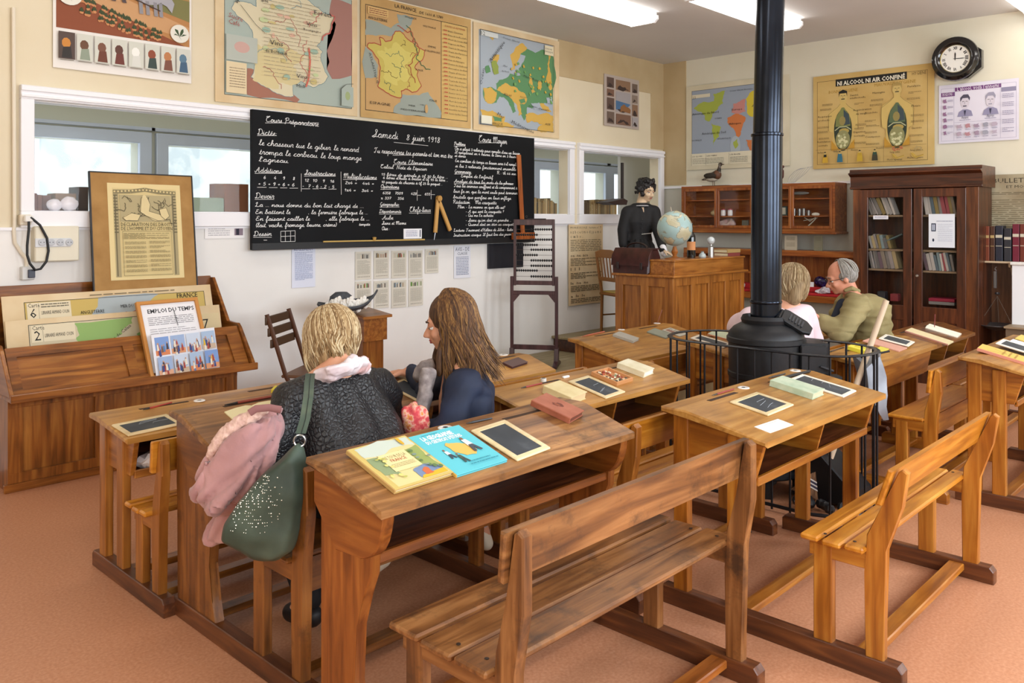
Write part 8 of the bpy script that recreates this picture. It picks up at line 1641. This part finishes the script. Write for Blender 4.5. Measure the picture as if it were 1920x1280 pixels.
for f in (-.12, 0, .10): chain(m, [(J['neck']+CR*f*.6-UZ*.07, .065), (J['chest']+CR*f, .135), (onD(1452, 680, 5.12)+CR*f, .14), (J['pel']+CR*f, .13)])
chain(m, [(J['neck']-UZ*.05, .06), (J['shL'], .080), (J['elL'], .075), (J['wrL'], .05)]); chain(m, [(J['neck']-UZ*.05, .06), (J['shR'], .080), (J['elR'], .075), (J['wrR'], .05)])
o = m.build('pink_top', pw, parent=t); bake(o, .013, 7); wob(o, 10, .010, 3)
m = MB()
for s in 'LR': chain(m, [(J['pel'], .11), (J['hip'+s], .10), (J['kn'+s], .075), (J['an'+s], .06)])
bake(m.build('trousers', P('#c9b3b4', .8), parent=t), .014, 4)
for s in 'LR': bake(MB().cap(J['an'+s], .04, J['toe'+s], .034).build('shoe', P('#8a6f60', .6), parent=t), .01, 3)
hb3 = [hairm('ash a', '#6a5236', '#8a7250', '#a38c68'), hairm('ash b', '#84704e', '#a38f6c', '#bba988')]; q = lambda x, y, z: hc+R3_ @ V3(x, y, z); m = MB(); m.ell(q(0, -.018, .03), (.086, .102, .096), 18, M=R3_)
for dx in (-.045, 0, .045): m.cap(q(dx, -.03, .0), .058, q(dx, -.04, -.085), .048)
bake(m.build('hair', hb3[0], parent=t), .01, 4); strands(t, hc, R3_, 360, .105, hb3, rad=(.088, .104, .098), seed=13, r=.0045, openang=.8, inward=.3, wave=.004)
# ---- dressed mannequin behind the teacher's desk
DM_ = 8.62; hc = onD(1211, 357, DM_); F5_ = CR*.55-CF*.80-UZ*.22; U5_ = UZ
t = thing('mannequin', 'shop mannequin in a black high-collared Victorian dress behind the teacher\'s desk', 'mannequin', (hc.x, hc.y, .30)); R3_ = frame3(F5_, U5_); nk = onD(1203, 382, DM_)
wax = P('#d3b898', .35); m = MB(); headgeo(m, hc, R3_, 1.0, nk)
wl_, wr_ = onD(1168, 458, DM_-.10), onD(1243, 468, DM_-.35); handgeo(m, wr_, (-UZ*.3-CF*.2+CR*.5), UZ, 1, 1.0, .3); handgeo(m, wl_, -UZ, -CR, 1, 1.0, .3); chain(m, [(nk, .05), (nk-UZ*.15, .09)])
bake(m.build('body', wax, parent=t), .008, 2); facebits(t, hc, R3_, 1.0, '#2a2a2c', '#a86a5c', '#2a201c')
bd = P('#101013', .75); m = MB(); cx = lambda x, y, dd=0: onD(x, y, DM_+dd)
for f in (-.06, 0, .06): o_ = CR*f; chain(m, [(cx(1202, 392)+o_*1.0, .065), (cx(1201, 415)+o_*1.1, .105), (cx(1199, 436)+o_*.5, .085), (cx(1199, 452)+o_*.7, .095)])
chain(m, [(cx(1200, 392), .06), (cx(1177, 398), .070), (cx(1168, 430, -.03), .060), (wl_, .045)]); chain(m, [(cx(1205, 392), .06), (cx(1226, 397), .070), (cx(1233, 430, -.12), .058), (wr_, .042)])
bake(m.build('black_bodice', bd, parent=t), .012, 4)
m = MB(); c0 = cx(1199, 448); pr = [(.11, c0.z), (.15, c0.z-.06), (.18, c0.z-.20), (.19, .6), (.20, .32), (.0, .32)]; m.lathe([(0, c0.z+.01)]+pr, (c0.x, c0.y, 0), 40)
for v in m.bm.verts:
    a = math.atan2(v.co.y-c0.y, v.co.x-c0.x); k = 1+.06*math.sin(a*13); v.co.x = c0.x+(v.co.x-c0.x)*k; v.co.y = c0.y+(v.co.y-c0.y)*k
m.build('pleated_skirt', bd, parent=t, smooth=True)
MB().lathe([(.075, 0), (.080, .012), (.058, .045), (.052, .04)], nk-UZ*.035, 20).build('collar', P('#1a1a1e', .6), parent=t, smooth=True); MB().tube([nk-UZ*.02+V3(.078*math.cos(a), .078*math.sin(a), 0) for a in [k*PI/10 for k in range(20)]], .004, 6, close=True).build('white_piping', P('#d9d9dc', .6), parent=t)
bake(MB().cap(wr_+UZ*.02, .036, wr_-UZ*.03+CR*.01, .040).build('white_cuff', P('#e9e9ee', .7), parent=t), .008, 2); MB().tube([cx(1203, 439, -.10), cx(1222, 437, -.10)], (.010, .004), 6).build('white_belt_end', P('#d9d6ce', .6), parent=t)
for k in range(6): MB().ell(cx(1204, 396+k*8, -.118-(.01 if k < 3 else -.01)), .006, 6).build('button', P('#26262a', .3), parent=t)
hbk = noisy('black curls', [(.3, '#0b0b0d'), (.7, '#1c1a1c')], nscale=40, rough=.5, bump=.8, bdist=.01); q = lambda x, y, z: hc+R3_ @ V3(x, y, z); m = MB(); m.ell(q(0, -.02, .045), (.088, .100, .09), 16, M=R3_); rnd = random.Random(21)
for k in range(46):
    a = rnd.uniform(.9, 2*PI-.9) if k > 14 else rnd.uniform(-.9, .9); z = rnd.uniform(-.05, .10) if k > 14 else rnd.uniform(.085, .12); r = .085 if z < .07 else .065
    m.ell(q(r*math.sin(a), r*1.12*math.cos(a)-.015, z), rnd.uniform(.018, .027), 8)
o = m.build('hair', hbk, parent=t); bake(o, .007, 1); wob(o, 60, .008)
